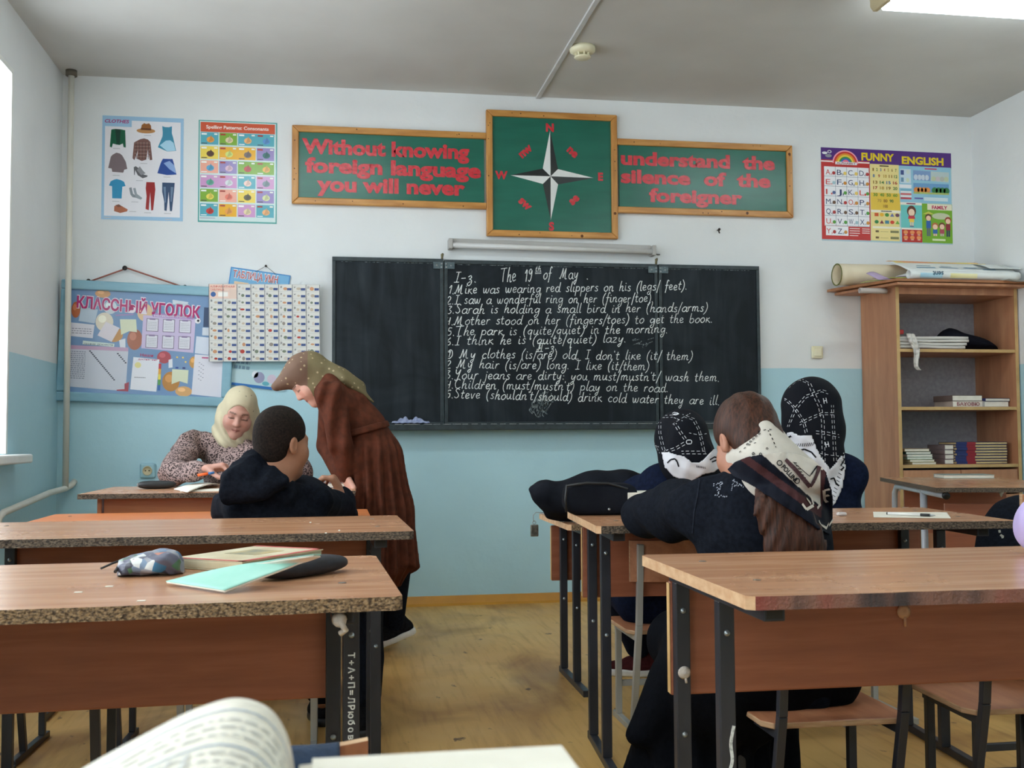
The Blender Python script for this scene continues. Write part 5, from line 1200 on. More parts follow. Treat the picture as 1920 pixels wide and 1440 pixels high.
# spectacles case under the mint notebook
pb = atz(548,1088,.722); pe = atz(606,1070,.73)
lump('glasses_case', 'soft black case half hidden beneath the mint notebook', 'case', pillow(-.055,1.965,.7205,.105,.04,.034,.78,.75,.01), mat('black_cloth', rgb(22,24,30), rgb(32,34,42), scale=(60,60,60), rough=.7))
A, B, Cc, Dd = atz(311,1094,.7235), atz(421,1111,.7235), atz(602,1044,.762), atz(590,1040,.772)
def nbk(u, v, o=0):
    p = A.lerp(B,u); q = Dd.lerp(Cc,u); r = p.lerp(q,v); return (r.x, r.y, r.z+.004*math.sin(4*v)*(1-u)+o)
t = thing('notebook', 'mint green exercise book lying tilted on the near left desk', 'notebook', (0,0,0))
MB().grid(lambda u,v: nbk(u,v,.0035),16,20).build('cover', mat('mint_paper', rgb(150,206,190), rgb(166,216,202), scale=(10,10,10), rough=.55), t, solid=.0012)
MB().grid(lambda u,v: nbk(u*.99+.004,v*.99+.003,.0012),16,20).build('pages', M_PAPER, t, solid=.0032)
for k,(px,py) in enumerate(((147,1111),(265,1127),(205,1100))):
    p = atz(px,py,.7203); o = MB().box((p.x-.006,p.y-.004,.7203),(p.x+.006,p.y+.004,.7213)).build('paper_scrap', M_PAPER); tag(o, ['tiny paper scrap at the left on the near left desk','tiny paper scrap nearest the front edge of the near left desk','tiny paper scrap by the comic pencil case'][k], 'paper scrap', 'paper scraps on the near left desk')
for k,(px,py) in enumerate(((582,980),(636,995),(611,1000))):
    p = atz(px,py,.7203); o = MB().box((p.x-.0025,p.y-.006,.7203),(p.x+.0025,p.y+.006,.722)).build('crumb', M_PAPER); tag(o, ['pale crumb farthest back on the desk behind the boy','pale crumb rightmost on the desk behind the boy','pale crumb nearest the edge of the desk behind the boy'][k], 'crumb', 'crumbs on the desk behind the boy')
# right middle desk
p = atz(1578,967,.7205)
o = MB().box((p.x-.014,p.y-.009,.7205),(p.x+.014,p.y+.009,.731)).build('eraser', mat('eraser_white', rgb(220,216,214), rgb(200,196,196), scale=(60,60,60)), bevel=.004); tag(o, 'small white eraser left of the paper slip', 'eraser')
P = [atz(*q,.7206) for q in ((1637,960),(1638,970),(1783,972),(1775,961))]
o = MB().add([tuple(q) for q in P]+[(q.x,q.y,.7213) for q in P], [(4,7,6,5),(0,1,2,3),(0,4,5,1),(1,5,6,2),(2,6,7,3),(3,7,4,0)]).build('paper_slip', M_PAPER); tag(o, 'lined white paper slip on the right middle desk', 'paper')
a, b = atz(1665,962.5,.726), atz(1744,966,.726); mdp = a.lerp(b,.78)
t = thing('pen', 'white pen with black grip lying on the paper slip', 'pen', (0,0,0))
MB().tube([a,mdp], .0042, 12).build('barrel', mat('white_plastic', rgb(226,226,224), rgb(232,232,230), rough=.3), t); MB().tube([mdp,b], [.0046,.0044], 12).build('grip', MATS['black_plastic'], t)
MB().tube([b,b+(b-a)*.12], [.004,.0008], 12).build('tip', M_SCREW, t); MB().tube([a-(b-a)*.03,a], .0038, 12).build('end_cap', MATS['black_plastic'], t)
M_BLACKCLOTH = mat('black_jacket_cloth', rgb(18,20,26), rgb(27,30,37), scale=(8,8,8), rough=.85, bump=.15, bscale=120, spec=.08)
t = thing('briefcase', 'black cloth case with papers inside on the left end of the right middle desk', 'case', (.83,3.33,.7205), -.12)
MB().grid(pillow(0,0,0,.115,.075,.098,0,.28,.008,1),56,28).build('body', M_BLACKCLOTH, t)
MB().tube([(-.112,-.072,.012),(-.114,-.073,.05),(-.110,-.07,.092),(-.05,-.068,.1),(.02,-.066,.098),(.08,-.068,.08)], .0042, 8).build('piping', MATS['black_plastic'], t)
MB().box((.075,-.082,.020),(.185,.05,.034)).build('inner_book', flat('pinkred_cover',rgb(176,110,104)), t, bevel=.002)
MB().box((.078,-.081,.036),(.182,.05,.07)).build('papers', M_PAPER, t, bevel=.002)
MB().lathe([(0,0),(.004,0),(.004,-.004),(0,-.005)], 8, c=(.02,-.0755,.02), axis='y').build('rivet', M_SCREW, t)
# keychain
t = thing('keychain', 'small metal keychain tag hanging from the corner of the girls\' desk', 'keychain', (.835,4.437,.646))
MB().tube([(.03,.0,.004),(.0,.0,.006),(-.012,0,-.006),(-.012,0,-.026),(-.008,0,-.034)], .0016, 8).build('hook', M_SCREW, t)
MB().tube([(-.008+.007*math.cos(q*.5236),0,-.036+.007*math.sin(q*.5236)) for q in range(13)], .0014, 6).build('ring', M_SCREW, t)
MB().box((-.024,-.004,-.094),(.010,.004,-.045)).build('plate', mat('brushed_tag', rgb(96,96,90), rgb(140,138,130), scale=(60,60,60), rough=.35, metal=.5), t, bevel=.004)
# desk by the bookcase
P = [atz(*q,.737) for q in ((1742,889),(1822,897),(1870,894))]
t = book('book', 'pale thin book on the tube-framed desk by the bookcase', 'book', (.26,.17,.019), (P[1].x+.03,P[1].y+.12,.7355), -.25, flat('greenish_cover',rgb(150,166,160)), M_PAPER, spine='y+')
# teacher desk
TZ = .7455
p = atz(292,917,TZ); t = thing('spectacle_case', 'hard black spectacle case on the left of the teacher desk', 'case', (p.x,p.y+.03,TZ), .15)
MB().grid(pillow(0,0,0,.082,.034,.036,0,.62),40,20).build('shell', MATS['black_plastic'], t); MB().box((-.083,-.02,.012),(-.074,.02,.026)).build('clasp', M_SCREW, t, bevel=.002)
p = [atz(*q,TZ) for q in ((318,917),(352,925),(425,909),(395,905))]
def sheetq(u, v): a = p[0].lerp(p[3],u*.8); b = p[1].lerp(p[2],u*.8); r = b.lerp(a,v*.75); return (r.x, r.y, TZ+.004+.014*math.sin(2.8*u)*(1-.4*v))
o = MB().grid(sheetq, 16, 10).build('open_notebook', M_PAPER, solid=.004); tag(o, 'open white notebook lying before the teacher in the patterned dress', 'notebook')
o2 = MB().box((-.62,4.66,TZ),(-.44,4.86,TZ+.003)).build('page_underlay', M_PAPER, o)
pp = atz(600,905,TZ+.02); t = book('book', 'closed book with greyish pink cover at the right end of the teacher desk', 'book', (.27,.19,.022), (pp.x-.02,4.93,TZ), -.06, flat('mauve_cover',rgb(136,116,120)), M_PAPER, spine='y+')
# right edge of the picture
p = atz(1925,1046,.7205)
def pouch(u, v):
    a = 2*math.pi*u; b = math.pi*(v-.5); r = .056*(1+.05*math.sin(4*a+2*b)); z_ = .058+.058*math.sin(b); return (p.x+.078+r*math.cos(b)**.8*math.cos(a), p.y+.05+r*1.2*math.cos(b)**.8*math.sin(a), .7205+max(0,z_))
lump('pouch', 'rounded lilac pouch at the far right end of the near right desk', 'pouch', pouch, mat('lilac_fabric', rgb(196,180,232), rgb(208,194,240), scale=(20,20,20), rough=.6), 48, 24)

# ------------------------------------------------------------------ organic shapes: smooth-blended solids meshed as ONE surface
def V(*a): return np.array(a[0] if len(a) == 1 else a, float)
class Solid:
    def __init__(s, lo, hi, h):
        s.lo = V(lo); s.h = h; s.n = np.ceil((V(hi)-s.lo)/h).astype(int)+1
        s.d = np.full(s.n, 1.0, np.float32); s.ax = [s.lo[i]+h*np.arange(s.n[i]) for i in range(3)]
    def region(s, lo, hi):
        a = np.clip(np.floor((V(lo)-s.lo)/s.h).astype(int), 0, s.n); b = np.clip(np.ceil((V(hi)-s.lo)/s.h).astype(int)+1, 0, s.n)
        if np.any(b <= a): return None, None
        sl = tuple(slice(i,j) for i,j in zip(a,b))
        return sl, np.meshgrid(*[s.ax[i][sl[i]] for i in range(3)], indexing='ij', sparse=True)
    def put(s, fn, lo, hi, k, sub=False):
        m_ = max(k, 3*s.h)+.004; sl, g = s.region(V(lo)-m_, V(hi)+m_)
        if sl is None: return s
        q = fn(*g).astype(np.float32); c = s.d[sl]
        if sub:
            q = -q; h = np.clip(.5-.5*(q-c)/k, 0, 1); s.d[sl] = q*(1-h)+c*h + k*h*(1-h)
        else:
            h = np.clip(.5+.5*(q-c)/k, 0, 1); s.d[sl] = q*(1-h)+c*h - k*h*(1-h)
        return s
    def cap(s, a, b, ra, rb=None, k=.02, sq=None, sub=False):
        a, b = V(a), V(b); rb = ra if rb is None else rb; ba = b-a; L2 = max(ba@ba, 1e-9)
        def fn(X, Y, Z):
            px, py, pz = X-a[0], Y-a[1], Z-a[2]
            t = np.clip((px*ba[0]+py*ba[1]+pz*ba[2])/L2, 0, 1)
            vx, vy, vz = px-t*ba[0], py-t*ba[1], pz-t*ba[2]; r = ra+(rb-ra)*t
            if sq is None: return np.sqrt(vx*vx+vy*vy+vz*vz)-r
            ax, f = V(sq[0]), sq[1]; ax = ax/np.linalg.norm(ax); w_ = vx*ax[0]+vy*ax[1]+vz*ax[2]; e = w_*w_*(1/f**2-1)
            return (np.sqrt(vx*vx+vy*vy+vz*vz+e)-r)*min(1.0,max(f,.45))
        R = max(ra, rb)*max(1, sq[1] if sq else 1)
        return s.put(fn, np.minimum(a,b)-R, np.maximum(a,b)+R, k, sub)
    def chain(s, pts, rs, k=.03, sq=None):
        pts = [V(p) for p in pts]; ax = None if sq is None else unit(sq[0])
        def fn(X, Y, Z):
            best = None
            for i in range(len(pts)-1):
                a, ba = pts[i], pts[i+1]-pts[i]; L2 = max(ba@ba, 1e-9); px, py, pz = X-a[0], Y-a[1], Z-a[2]
                t = np.clip((px*ba[0]+py*ba[1]+pz*ba[2])/L2, 0, 1); vx, vy, vz = px-t*ba[0], py-t*ba[1], pz-t*ba[2]; r = rs[i]+(rs[i+1]-rs[i])*t
                q = vx*vx+vy*vy+vz*vz
                if ax is not None: w_ = vx*ax[0]+vy*ax[1]+vz*ax[2]; q = q + w_*w_*(1/sq[1]**2-1)
                q = np.sqrt(q)-r
                if best is None: best = q
                else: h = np.clip(.5+.5*(q-best)/.012, 0, 1); best = q*(1-h)+best*h - .012*h*(1-h)
            return best*(min(1.0,max(sq[1],.45)) if sq else 1.0)
        R = max(rs)*max(1, sq[1] if sq else 1); P = np.array(pts)
        return s.put(fn, P.min(0)-R, P.max(0)+R, k)
    def ell(s, c, r, M=None, k=.02, sub=False):
        c = V(c); r = V(r); M = np.eye(3) if M is None else M
        def fn(X, Y, Z):
            px, py, pz = X-c[0], Y-c[1], Z-c[2]; q = [(px*M[i][0]+py*M[i][1]+pz*M[i][2])/r[i] for i in range(3)]
            k0 = np.sqrt(q[0]**2+q[1]**2+q[2]**2)+1e-9; k1 = np.sqrt((q[0]/r[0])**2+(q[1]/r[1])**2+(q[2]/r[2])**2)+1e-9
            return k0*(k0-1)/k1
        R = r.max(); return s.put(fn, c-R, c+R, k, sub)
    def cut(s, p, n):
        """remove everything on the side of plane (p, n) that n points to"""
        n = V(n)/np.linalg.norm(n); X, Y, Z = np.meshgrid(*s.ax, indexing='ij', sparse=True)
        s.d = np.maximum(s.d, ((X-p[0])*n[0]+(Y-p[1])*n[1]+(Z-p[2])*n[2]).astype(np.float32)); return s
    def warp(s, fn, lo=None, hi=None):
        sl, g = s.region(s.lo if lo is None else lo, s.ax_hi() if hi is None else hi)
        if sl is not None: s.d[sl] += fn(*g).astype(np.float32)
        return s
    def ax_hi(s): return V([a[-1] for a in s.ax])
    def cloth(s, amp, freq=22, seed=0, dirs=5, stretch=(1,1,1)):
        """soft irregular wrinkles"""
        r = np.random.RandomState(seed); X, Y, Z = np.meshgrid(*s.ax, indexing='ij', sparse=True); t = 0
        for _ in range(dirs):
            a = r.normal(size=3)*V(stretch); a = a/np.linalg.norm(a)*freq*r.uniform(.6,1.5); b = r.normal(size=3)*freq*.35
            w_ = np.abs(np.sin(.5*(a[0]*X+a[1]*Y+a[2]*Z) + 1.1*np.sin(b[0]*X+b[1]*Y+b[2]*Z+r.uniform(0,6)) + r.uniform(0,6))); t = t + 1.5*(w_-.64) + .5*np.sin(a[0]*X+a[1]*Y+a[2]*Z)
        s.d += (t*(1.35*amp/dirs**.5)).astype(np.float32); return s
    def mesh(s):
        d = s.d; n = s.n; ins = d < 0
        for ax in range(3):     # keep the solid closed at the border
            ix = [slice(None)]*3; ix[ax] = 0; d[tuple(ix)] = np.maximum(d[tuple(ix)], 1e-4); ix[ax] = -1; d[tuple(ix)] = np.maximum(d[tuple(ix)], 1e-4)
        ins = d < 0
        c = np.zeros(n-1, np.int8)
        for i in (0,1):
            for j in (0,1):
                for k in (0,1): c += ins[i:n[0]-1+i, j:n[1]-1+j, k:n[2]-1+k]
        act = np.argwhere((c > 0) & (c < 8)); idx = -np.ones(n-1, np.int64); idx[tuple(act.T)] = np.arange(len(act))
        acc = np.zeros((len(act),3)); cnt = np.zeros(len(act)); cor = [(i,j,k) for i in (0,1) for j in (0,1) for k in (0,1)]
        for p in cor:
            for ax in range(3):
                if p[ax]: continue
                q = list(p); q[ax] = 1; A = act+V(p).astype(int); B = act+V(q).astype(int)
                da = d[tuple(A.T)]; db = d[tuple(B.T)]; m_ = (da < 0) != (db < 0)
                t = da[m_]/(da[m_]-db[m_]); o = np.tile(V(p),(m_.sum(),1)); o[:,ax] += t; acc[m_] += o; cnt[m_] += 1
        vs = s.lo + s.h*(act + acc/cnt[:,None]); fs = []
        for ax in range(3):
            a1, a2 = (ax+1)%3, (ax+2)%3
            sa = [slice(None)]*3; sb = [slice(None)]*3; sa[ax] = slice(0,-1); sb[ax] = slice(1,None)
            E = np.argwhere(ins[tuple(sa)] != ins[tuple(sb)])
            E = E[(E[:,a1]>0)&(E[:,a2]>0)&(E[:,a1]<n[a1]-1)&(E[:,a2]<n[a2]-1)]
            def cell(o1, o2):
                e = E.copy(); e[:,a1] -= o1; e[:,a2] -= o2; return idx[tuple(e.T)]
            q = np.stack([cell(1,1),cell(0,1),cell(0,0),cell(1,0)],1); fl = ~ins[tuple(E.T)]; q[fl] = q[fl][:,::-1]; fs.append(q)
        return vs, np.concatenate(fs)
    def build(s, name, m_, root, color=None, smooth=2, bvh=None):
        vs, fs = s.mesh()
        if smooth:      # a little relaxation
            for _ in range(smooth):
                a = np.zeros_like(vs); c = np.zeros(len(vs))
                for i in range(4):
                    np.add.at(a, fs[:,i], vs[fs[:,(i+1)%4]]); np.add.at(a, fs[:,i], vs[fs[:,(i+3)%4]]); np.add.at(c, fs[:,i], 2)
                vs = vs*.5 + .5*a/np.maximum(c,1)[:,None]
        if bvh is not None: bvh.append(BVHTree.FromPolygons([tuple(p) for p in vs], [tuple(f) for f in fs]))
        off = V(root.location) if root is not None else V(0,0,0)
        me = bpy.data.meshes.new(name); me.from_pydata((vs-off).tolist(), [], fs.tolist())
        for q in (m_ if isinstance(m_, (list,tuple)) else [m_]): me.materials.append(q)
        me.polygons.foreach_set('use_smooth', np.ones(len(fs), bool))
        if color is not None:
            ca = me.color_attributes.new('Col', 'FLOAT_COLOR', 'POINT'); ca.data.foreach_set('color', color(vs).astype(np.float32).ravel())
        me.update(); return link(name, me, root)

def unit(v): v = V(v); return v/np.linalg.norm(v)
class Head:
    def __init__(s, c, fwd, up=(0,0,1), k=1.0):
        s.c = V(c); s.f = unit(fwd); u = V(up); s.u = unit(u-s.f*(u@s.f)); s.r = np.cross(s.f, s.u); s.k = k; s.M = np.array([s.r, s.f, s.u])
    def P(s, r, f, u): return s.c + s.k*(r*s.r+f*s.f+u*s.u)
    def loc(s, vs): return (vs-s.c)@s.M.T/s.k
    def E(s, S, c, r, k=.02, sub=False): S.ell(s.P(*c), V(r)*s.k, s.M, k*s.k, sub)
    def C(s, S, a, b, ra, rb=None, k=.02, sub=False, sq=None): S.cap(s.P(*a), s.P(*b), ra*s.k, (ra if rb is None else rb)*s.k, k*s.k, sq, sub)
    def face(s, S):
        s.E(S,(0,-.012,.045),(.074,.093,.085)); s.E(S,(0,.028,-.03),(.060,.064,.088),.03)
        s.C(S,(-.03,.02,-.078),(0,.055,-.09),.026,.024,.03); s.C(S,(.03,.02,-.078),(0,.055,-.09),.026,.024,.03)
        for q in (-1,1):
            s.E(S,(q*.036,.052,-.03),(.03,.032,.034),.03); s.C(S,(q*.012,.083,.027),(q*.042,.072,.024),.0105,.009,.016)
            s.E(S,(q*.031,.100,.008),(.019,.015,.012),None and .01 or .010,True); s.E(S,(q*.031,.0765,.007),(.0145,.0125,.0115),.005)
            s.C(S,(q*.018,.0865,.004),(q*.044,.0765,.001),.0024,.002,.003)
            s.E(S,(q*.0115,.093,-.028),(.0075,.009,.007),.006)
            s.E(S,(q*.0755,-.008,-.006),(.0085,.019,.031),.008); s.E(S,(q*.082,-.004,-.002),(.004,.009,.015),.006,True)
        s.C(S,(0,.086,.018),(0,.1045,-.022),.0075,.0115,.012); s.E(S,(0,.099,-.028),(.009,.009,.007),.008)
        s.C(S,(-.019,.0795,-.056),(0,.0895,-.054),.0038,.0050,.006); s.C(S,(.019,.0795,-.056),(0,.0895,-.054),.0038,.0050,.006)
        s.C(S,(-.016,.0785,-.0605),(0,.0875,-.063),.0042,.0058,.006); s.C(S,(.016,.0785,-.0605),(0,.0875,-.063),.0042,.0058,.006)
        s.C(S,(-.02,.0905,-.0588),(.02,.0905,-.0588),.0018,None,.003,True)
        s.E(S,(0,.072,-.092),(.02,.018,.016),.02)
        return S
    def skin(s, vs, base, brow=rgb(58,40,32), lip=None):
        p = s.loc(vs); col = np.tile(V(base),(len(vs),1)); n = np.abs(p[:,0])
        def mix(m_, c, a=1.0): col[m_] = col[m_]*(1-a)+V(c)*a
        fr = p[:,1] > .05
        mix(fr & (np.abs(n-.036)<.016) & (np.abs(p[:,2]+.022)<.016), (base[0]*1.02,base[1]*.82,base[2]*.8,1), .5)
        mix(fr & (n>.012) & (n<.047) & (np.abs(p[:,2]-(.0295-.10*np.abs(n-.03)))<.0042), brow, .8)
        mix(fr & (n>.016) & (n<.047) & (np.abs(p[:,2]-(.0015-.06*(n-.03)))<.0032), rgb(44,32,28), .75)
        mix(fr & (n<.021) & (p[:,2]<-.0525) & (p[:,2]>-.068+.5*n*.6), lip or rgb(160,92,84), .6)
        mix(fr & (n<.019) & (np.abs(p[:,2]+.0588)<.0016), rgb(96,44,44), .7)
        return col

def hand(S, wrist, d, n, side=1, k=1.0, curl=(.5,.6,.4), spread=.0, thumb=(.5,.7,.35)):
    """palm, four fingers and a thumb; d = towards the fingers, n = out of the palm, side = +1 when the thumb lies along d x n"""
    w_ = V(wrist); d = unit(d); n = V(n); n = unit(n-d*(n@d)); t = np.cross(d,n)*side
    off = [.030,.0105,-.0095,-.028]; ln = [.070,.079,.073,.057]; kn = [.086,.090,.086,.077]; rad = [.0086,.0088,.0084,.0076]
    for i in range(4):
        a = w_+k*(.008*d+t*off[i]*.55); b = w_+k*(kn[i]*d+t*off[i]-n*.002); S.cap(a,b,.0125*k,.0108*k,.012)
    S.cap(w_+k*.03*d, w_+k*.065*d, .024*k, .026*k, .012, (n,.42))
    for i in range(4):
        p = w_+k*(kn[i]*d+t*off[i]); a = 0; dd = d+t*(off[i]*spread*10)
        cu = [c*(1+.12*(i-1)) for c in curl]
        for j,(fr,c) in enumerate(zip((.44,.31,.25),cu)):
            a += c; v = unit(dd)*math.cos(a)+n*math.sin(a); q = p+v*ln[i]*fr*k
            S.cap(p,q,rad[i]*k*(1-.08*j),rad[i]*k*(.93-.1*j),.004 if j else .008); p = q
    p = w_+k*(.022*d+t*.024+n*.004); v = unit(d*thumb[0]+t*thumb[1]+n*thumb[2]); q = p+v*.040*k; S.cap(p,q,.0135*k,.0105*k,.012)
    v2 = unit(v+d*.5+n*.25); r = q+v2*.030*k; S.cap(q,r,.0105*k,.0092*k,.004); v3 = unit(v2+d*.4); S.cap(r,r+v3*.022*k,.0092*k,.0075*k,.004)
    return S

def limb(S, pts, rs, k=.03): return S.chain([V(p) for p in pts], rs, k)
M_SKIN = mat_col('skin', rough=.5, mottling=.05, mscale=(40,40,40), spec=.4)
def fabric(name, c1, c2, rough=.85, sc=90, bump=.12, **k): return mat(name, c1, c2, scale=(sc,sc,sc), rough=rough, bump=bump, bscale=260, spec=.06, **k)
M_BLACKC = fabric('black_fabric', rgb(17,20,27), rgb(25,29,38))
M_NAVYC = fabric('navy_fabric', rgb(15,22,40), rgb(23,31,54))
M_BLACKSKIRT = fabric('black_skirt_fabric', rgb(9,11,16), rgb(14,16,22))

def cam_hit(px, py, trees, fallback=None):
    """where the sight line of pixel (px, py) first meets a surface, and its normal"""
    o = Vector((0,0,CAM_H)); d = (at(px,py,3.0)-o).normalized(); best = None
    for t in trees:
        h = t.ray_cast(o, d)
        if h[0] is not None and (best is None or h[3] < best[2]): best = (h[0], h[1], h[3])
    return best
def decal_lines(name, lines, wd, trees, m_, root, dash=None, lift=.0022, step=2.0):
    """sewn / printed strokes lying on a cloth surface; lines in photograph pixels, width in metres"""
    mb = MB()
    for ln in lines:
        pts = []
        for (xa,ya),(xb,yb) in zip(ln, ln[1:]):
            n = max(1,int(math.hypot(xb-xa,yb-ya)/step)); pts += [(xa+(xb-xa)*i/n, ya+(yb-ya)*i/n) for i in range(n)]
        pts.append(ln[-1]); hits = [cam_hit(x,y,trees) for x,y in pts]; run = 0.0; on = True; prev = None
        for a,b in zip(hits, hits[1:]):
            if a is None or b is None or (a[0]-b[0]).length > .03: continue
            L = (b[0]-a[0]).length
            if dash:
                run += L
                if run > dash[0 if on else 1]: on = not on; run = 0
                if not on: continue
            nrm = ((a[1]+b[1])/2).normalized(); tdir = (b[0]-a[0])
            if tdir.length < 1e-6: continue
            sd = nrm.cross(tdir.normalized()); sd = sd.normalized()*wd/2; e = nrm*lift
            if nrm.dot(a[0]-Vector((0,0,CAM_H))) > 0: e = -e
            mb.add([a[0]+sd+e, b[0]+sd+e, b[0]-sd+e, a[0]-sd+e], [(0,1,2,3)])
    off = V(root.location); mb.v = [tuple(V(p)-off) for p in mb.v]
    return mb.build(name, m_, root)
def decal_text(name, s_, org, ex, ey, trees, m_, root, bold=.02, lift=.0025):
    """lettering printed on a cloth surface: org baseline start, ex / ey = pixel vectors of one text unit"""
    v, f = text2d(s_, bold); mb = MB(); vs = []
    for x,y in v:
        h = cam_hit(org[0]+ex[0]*x+ey[0]*y, org[1]+ex[1]*x+ey[1]*y, trees)
        vs.append(None if h is None else h[0]-(h[0]-Vector((0,0,CAM_H))).normalized()*lift)
    ok = [q for q in f if all(vs[i] is not None for i in q)]
    mb.add([(p if p is not None else (0,0,0)) for p in vs], ok); off = V(root.location); mb.v = [tuple(V(p)-off) for p in mb.v]
    return mb.build(name, m_, root)
def inside(x, y, poly):
    c = False; n = len(poly)
    for i in range(n):
        (xa,ya),(xb,yb) = poly[i], poly[i-1]
        if (ya > y) != (yb > y) and x < (xb-xa)*(y-ya)/(yb-ya)+xa: c = not c
    return c
def drape(name, poly, trees, m_, root, res=4.0, lift=.010, thick=.004, Yref=3.0, col=None, relax=6, bvh=None, wave=0.0, deep=.06):
    """a cloth panel with the given outline lying on the surfaces beneath it; hangs on freely where they end"""
    xs = [p[0] for p in poly]; ys = [p[1] for p in poly]; nx = int((max(xs)-min(xs))/res)+2; ny = int((max(ys)-min(ys))/res)+2
    D = np.full((ny,nx), np.nan); O = Vector((0,0,CAM_H))
    for j in range(ny):
        for i in range(nx):
            h = cam_hit(min(xs)+i*res, min(ys)+j*res, trees)
            if h is not None and abs(h[0].y-Yref) < .5: D[j,i] = h[0].y-lift
    known = ~np.isnan(D); D[~known] = np.nanmedian(D) if known.any() else Yref
    for _ in range(200):
        A = np.pad(D,1,mode='edge'); B = (A[:-2,1:-1]+A[2:,1:-1]+A[1:-1,:-2]+A[1:-1,2:])/4; D[~known] = B[~known]
    for _ in range(relax):
        A = np.pad(D,1,mode='edge'); B = (A[:-2,1:-1]+A[2:,1:-1]+A[1:-1,:-2]+A[1:-1,2:])/4; D = np.minimum(D, B) if _ % 2 else B
    mb = MB(); vid = {}
    P = {}
    for j in range(ny):
        for i in range(nx):
            px, py = min(xs)+i*res, min(ys)+j*res
            P[j,i] = (px,py)
    vs = []; fs = []; cl = []
    def vert(j,i):
        if (j,i) not in vid:
            px,py = P[j,i]
            if not inside(px,py,poly):      # snap just-outside corners to the outline
                best = None
                for k in range(len(poly)):
                    ax,ay = poly[k-1]; bx,by = poly[k]; L2 = (bx-ax)**2+(by-ay)**2 or 1e-6; t = max(0,min(1,((px-ax)*(bx-ax)+(py-ay)*(by-ay))/L2)); q = (ax+(bx-ax)*t, ay+(by-ay)*t); dd = (q[0]-px)**2+(q[1]-py)**2
                    if best is None or dd < best[0]: best = (dd,q)
                px,py = best[1]
            yy = D[j,i] + wave*math.sin(px*.19+py*.07)+wave*.7*math.sin(py*.23-px*.11)
            vid[j,i] = len(vs); vs.append(V(at(px,py,yy))); cl.append((px,py))
        return vid[j,i]
    for j in range(ny-1):
        for i in range(nx-1):
            cx, cy = min(xs)+(i+.5)*res, min(ys)+(j+.5)*res
            if inside(cx,cy,poly): fs.append((vert(j,i),vert(j+1,i),vert(j+1,i+1),vert(j,i+1)))
    if bvh is not None: bvh.append(BVHTree.FromPolygons([tuple(p) for p in vs], fs))
    off = V(root.location); me = bpy.data.meshes.new(name); me.from_pydata([tuple(p-off) for p in vs], [], fs); me.materials.append(m_)
    me.polygons.foreach_set('use_smooth', [True]*len(fs))
    if col is not None:
        ca = me.color_attributes.new('Col','FLOAT_COLOR','POINT'); buf = []
        for x,y in cl: buf += list(col(x,y))
        ca.data.foreach_set('color', buf)
    me.update(); o = link(name, me, root); md = o.modifiers.new('solid','SOLIDIFY'); md.thickness = thick; md.offset = -1
    return o
def person(label, x, y): return thing('person', label, 'person', (x,y,0))
def bounds(pts, m_=.16):
    p = np.array([V(q) for q in pts]); return p.min(0)-m_, p.max(0)+m_
def shoe(root, heel, toe, upper, sole, width=.085, h=.0045, name='shoe', high=.085, lace=None):
    heel, toe = V(heel), V(toe); d = toe-heel; L = np.linalg.norm(d); d = d/L; up = V(0,0,1); up = unit(up-d*(up@d)); s_ = np.cross(d,up); w2 = width/2
    S = Solid(*bounds([heel,toe],.13), h)
    p = lambda a,b,c: heel+d*a*L+s_*b+up*c
    S.cap(p(.16,0,.034),p(.5,0,.034),w2*.8,w2*.95,.02,(up,.7)); S.cap(p(.5,0,.034),p(.86,0,.030),w2*.95,w2*.8,.02,(up,.62)); S.cap(p(.16,0,.05),p(.22,0,high),w2*.72,w2*.72,.025); S.cap(p(.3,0,.06),p(.62,0,.042),w2*.65,w2*.6,.025)
    S.cut(p(0,0,.020),-up); o = S.build(name, upper, root)
    S = Solid(*bounds([heel,toe],.1), h)
    S.cap(p(.15,0,.014),p(.5,0,.014),w2*.95,w2*1.08,.01,(up,.9)); S.cap(p(.5,0,.014),p(.87,0,.014),w2*1.08,w2*.92,.01,(up,.9)); S.cut(p(0,0,.0),-up); S.cut(p(0,0,.029),up)
    so = S.build('sole', sole, o, smooth=1); so.location = (0,0,0)
    off = V(root.location); 
    for v in so.data.vertices: v.co = Vector(V(v.co)-off)
    if lace is not None:
        mb = MB()
        for q in (.38,.46,.54): mb.tube([tuple(p(q,b*w2*.55,.083-.05*(q-.38)-.1*abs(b)*.1)-off) for b in (-1,-.4,.4,1)], .0028, 6)
        mb.build('lace', lace, o)
    return o

# ------------------------------------------------------------------ people
def pv(px, py, Y): return V(at(px,py,Y))
# ---- teacher ----------------------------------------------------------------------------------
def leopard():
    m = bpy.data.materials.new('spotted_dress_fabric'); m.use_nodes = True
    nt = m.node_tree; N = nt.nodes; L = nt.links; p = N['Principled BSDF']; p.inputs['Roughness'].default_value = .85
    tc = N.new('ShaderNodeTexCoord'); n0 = N.new('ShaderNodeTexNoise'); n0.inputs['Scale'].default_value = 40; L.new(tc.outputs['Object'], n0.inputs['Vector'])
    ad = N.new('ShaderNodeVectorMath'); ad.operation = 'MULTIPLY_ADD'; ad.inputs[1].default_value = (.010,.010,.010); L.new(n0.outputs['Color'], ad.inputs[0]); L.new(tc.outputs['Object'], ad.inputs[2])
    t = N.new('ShaderNodeTexVoronoi'); t.inputs['Scale'].default_value = 118; L.new(ad.outputs[0], t.inputs['Vector'])
    c = N.new('ShaderNodeValToRGB'); e = c.color_ramp.elements; e[0].position = .42; e[0].color = rgb(50,36,36); e[1].position = .54; e[1].color = rgb(156,132,128)
    L.new(t.outputs['Distance'], c.inputs['Fac']); L.new(c.outputs['Color'], p.inputs['Base Color']); return m
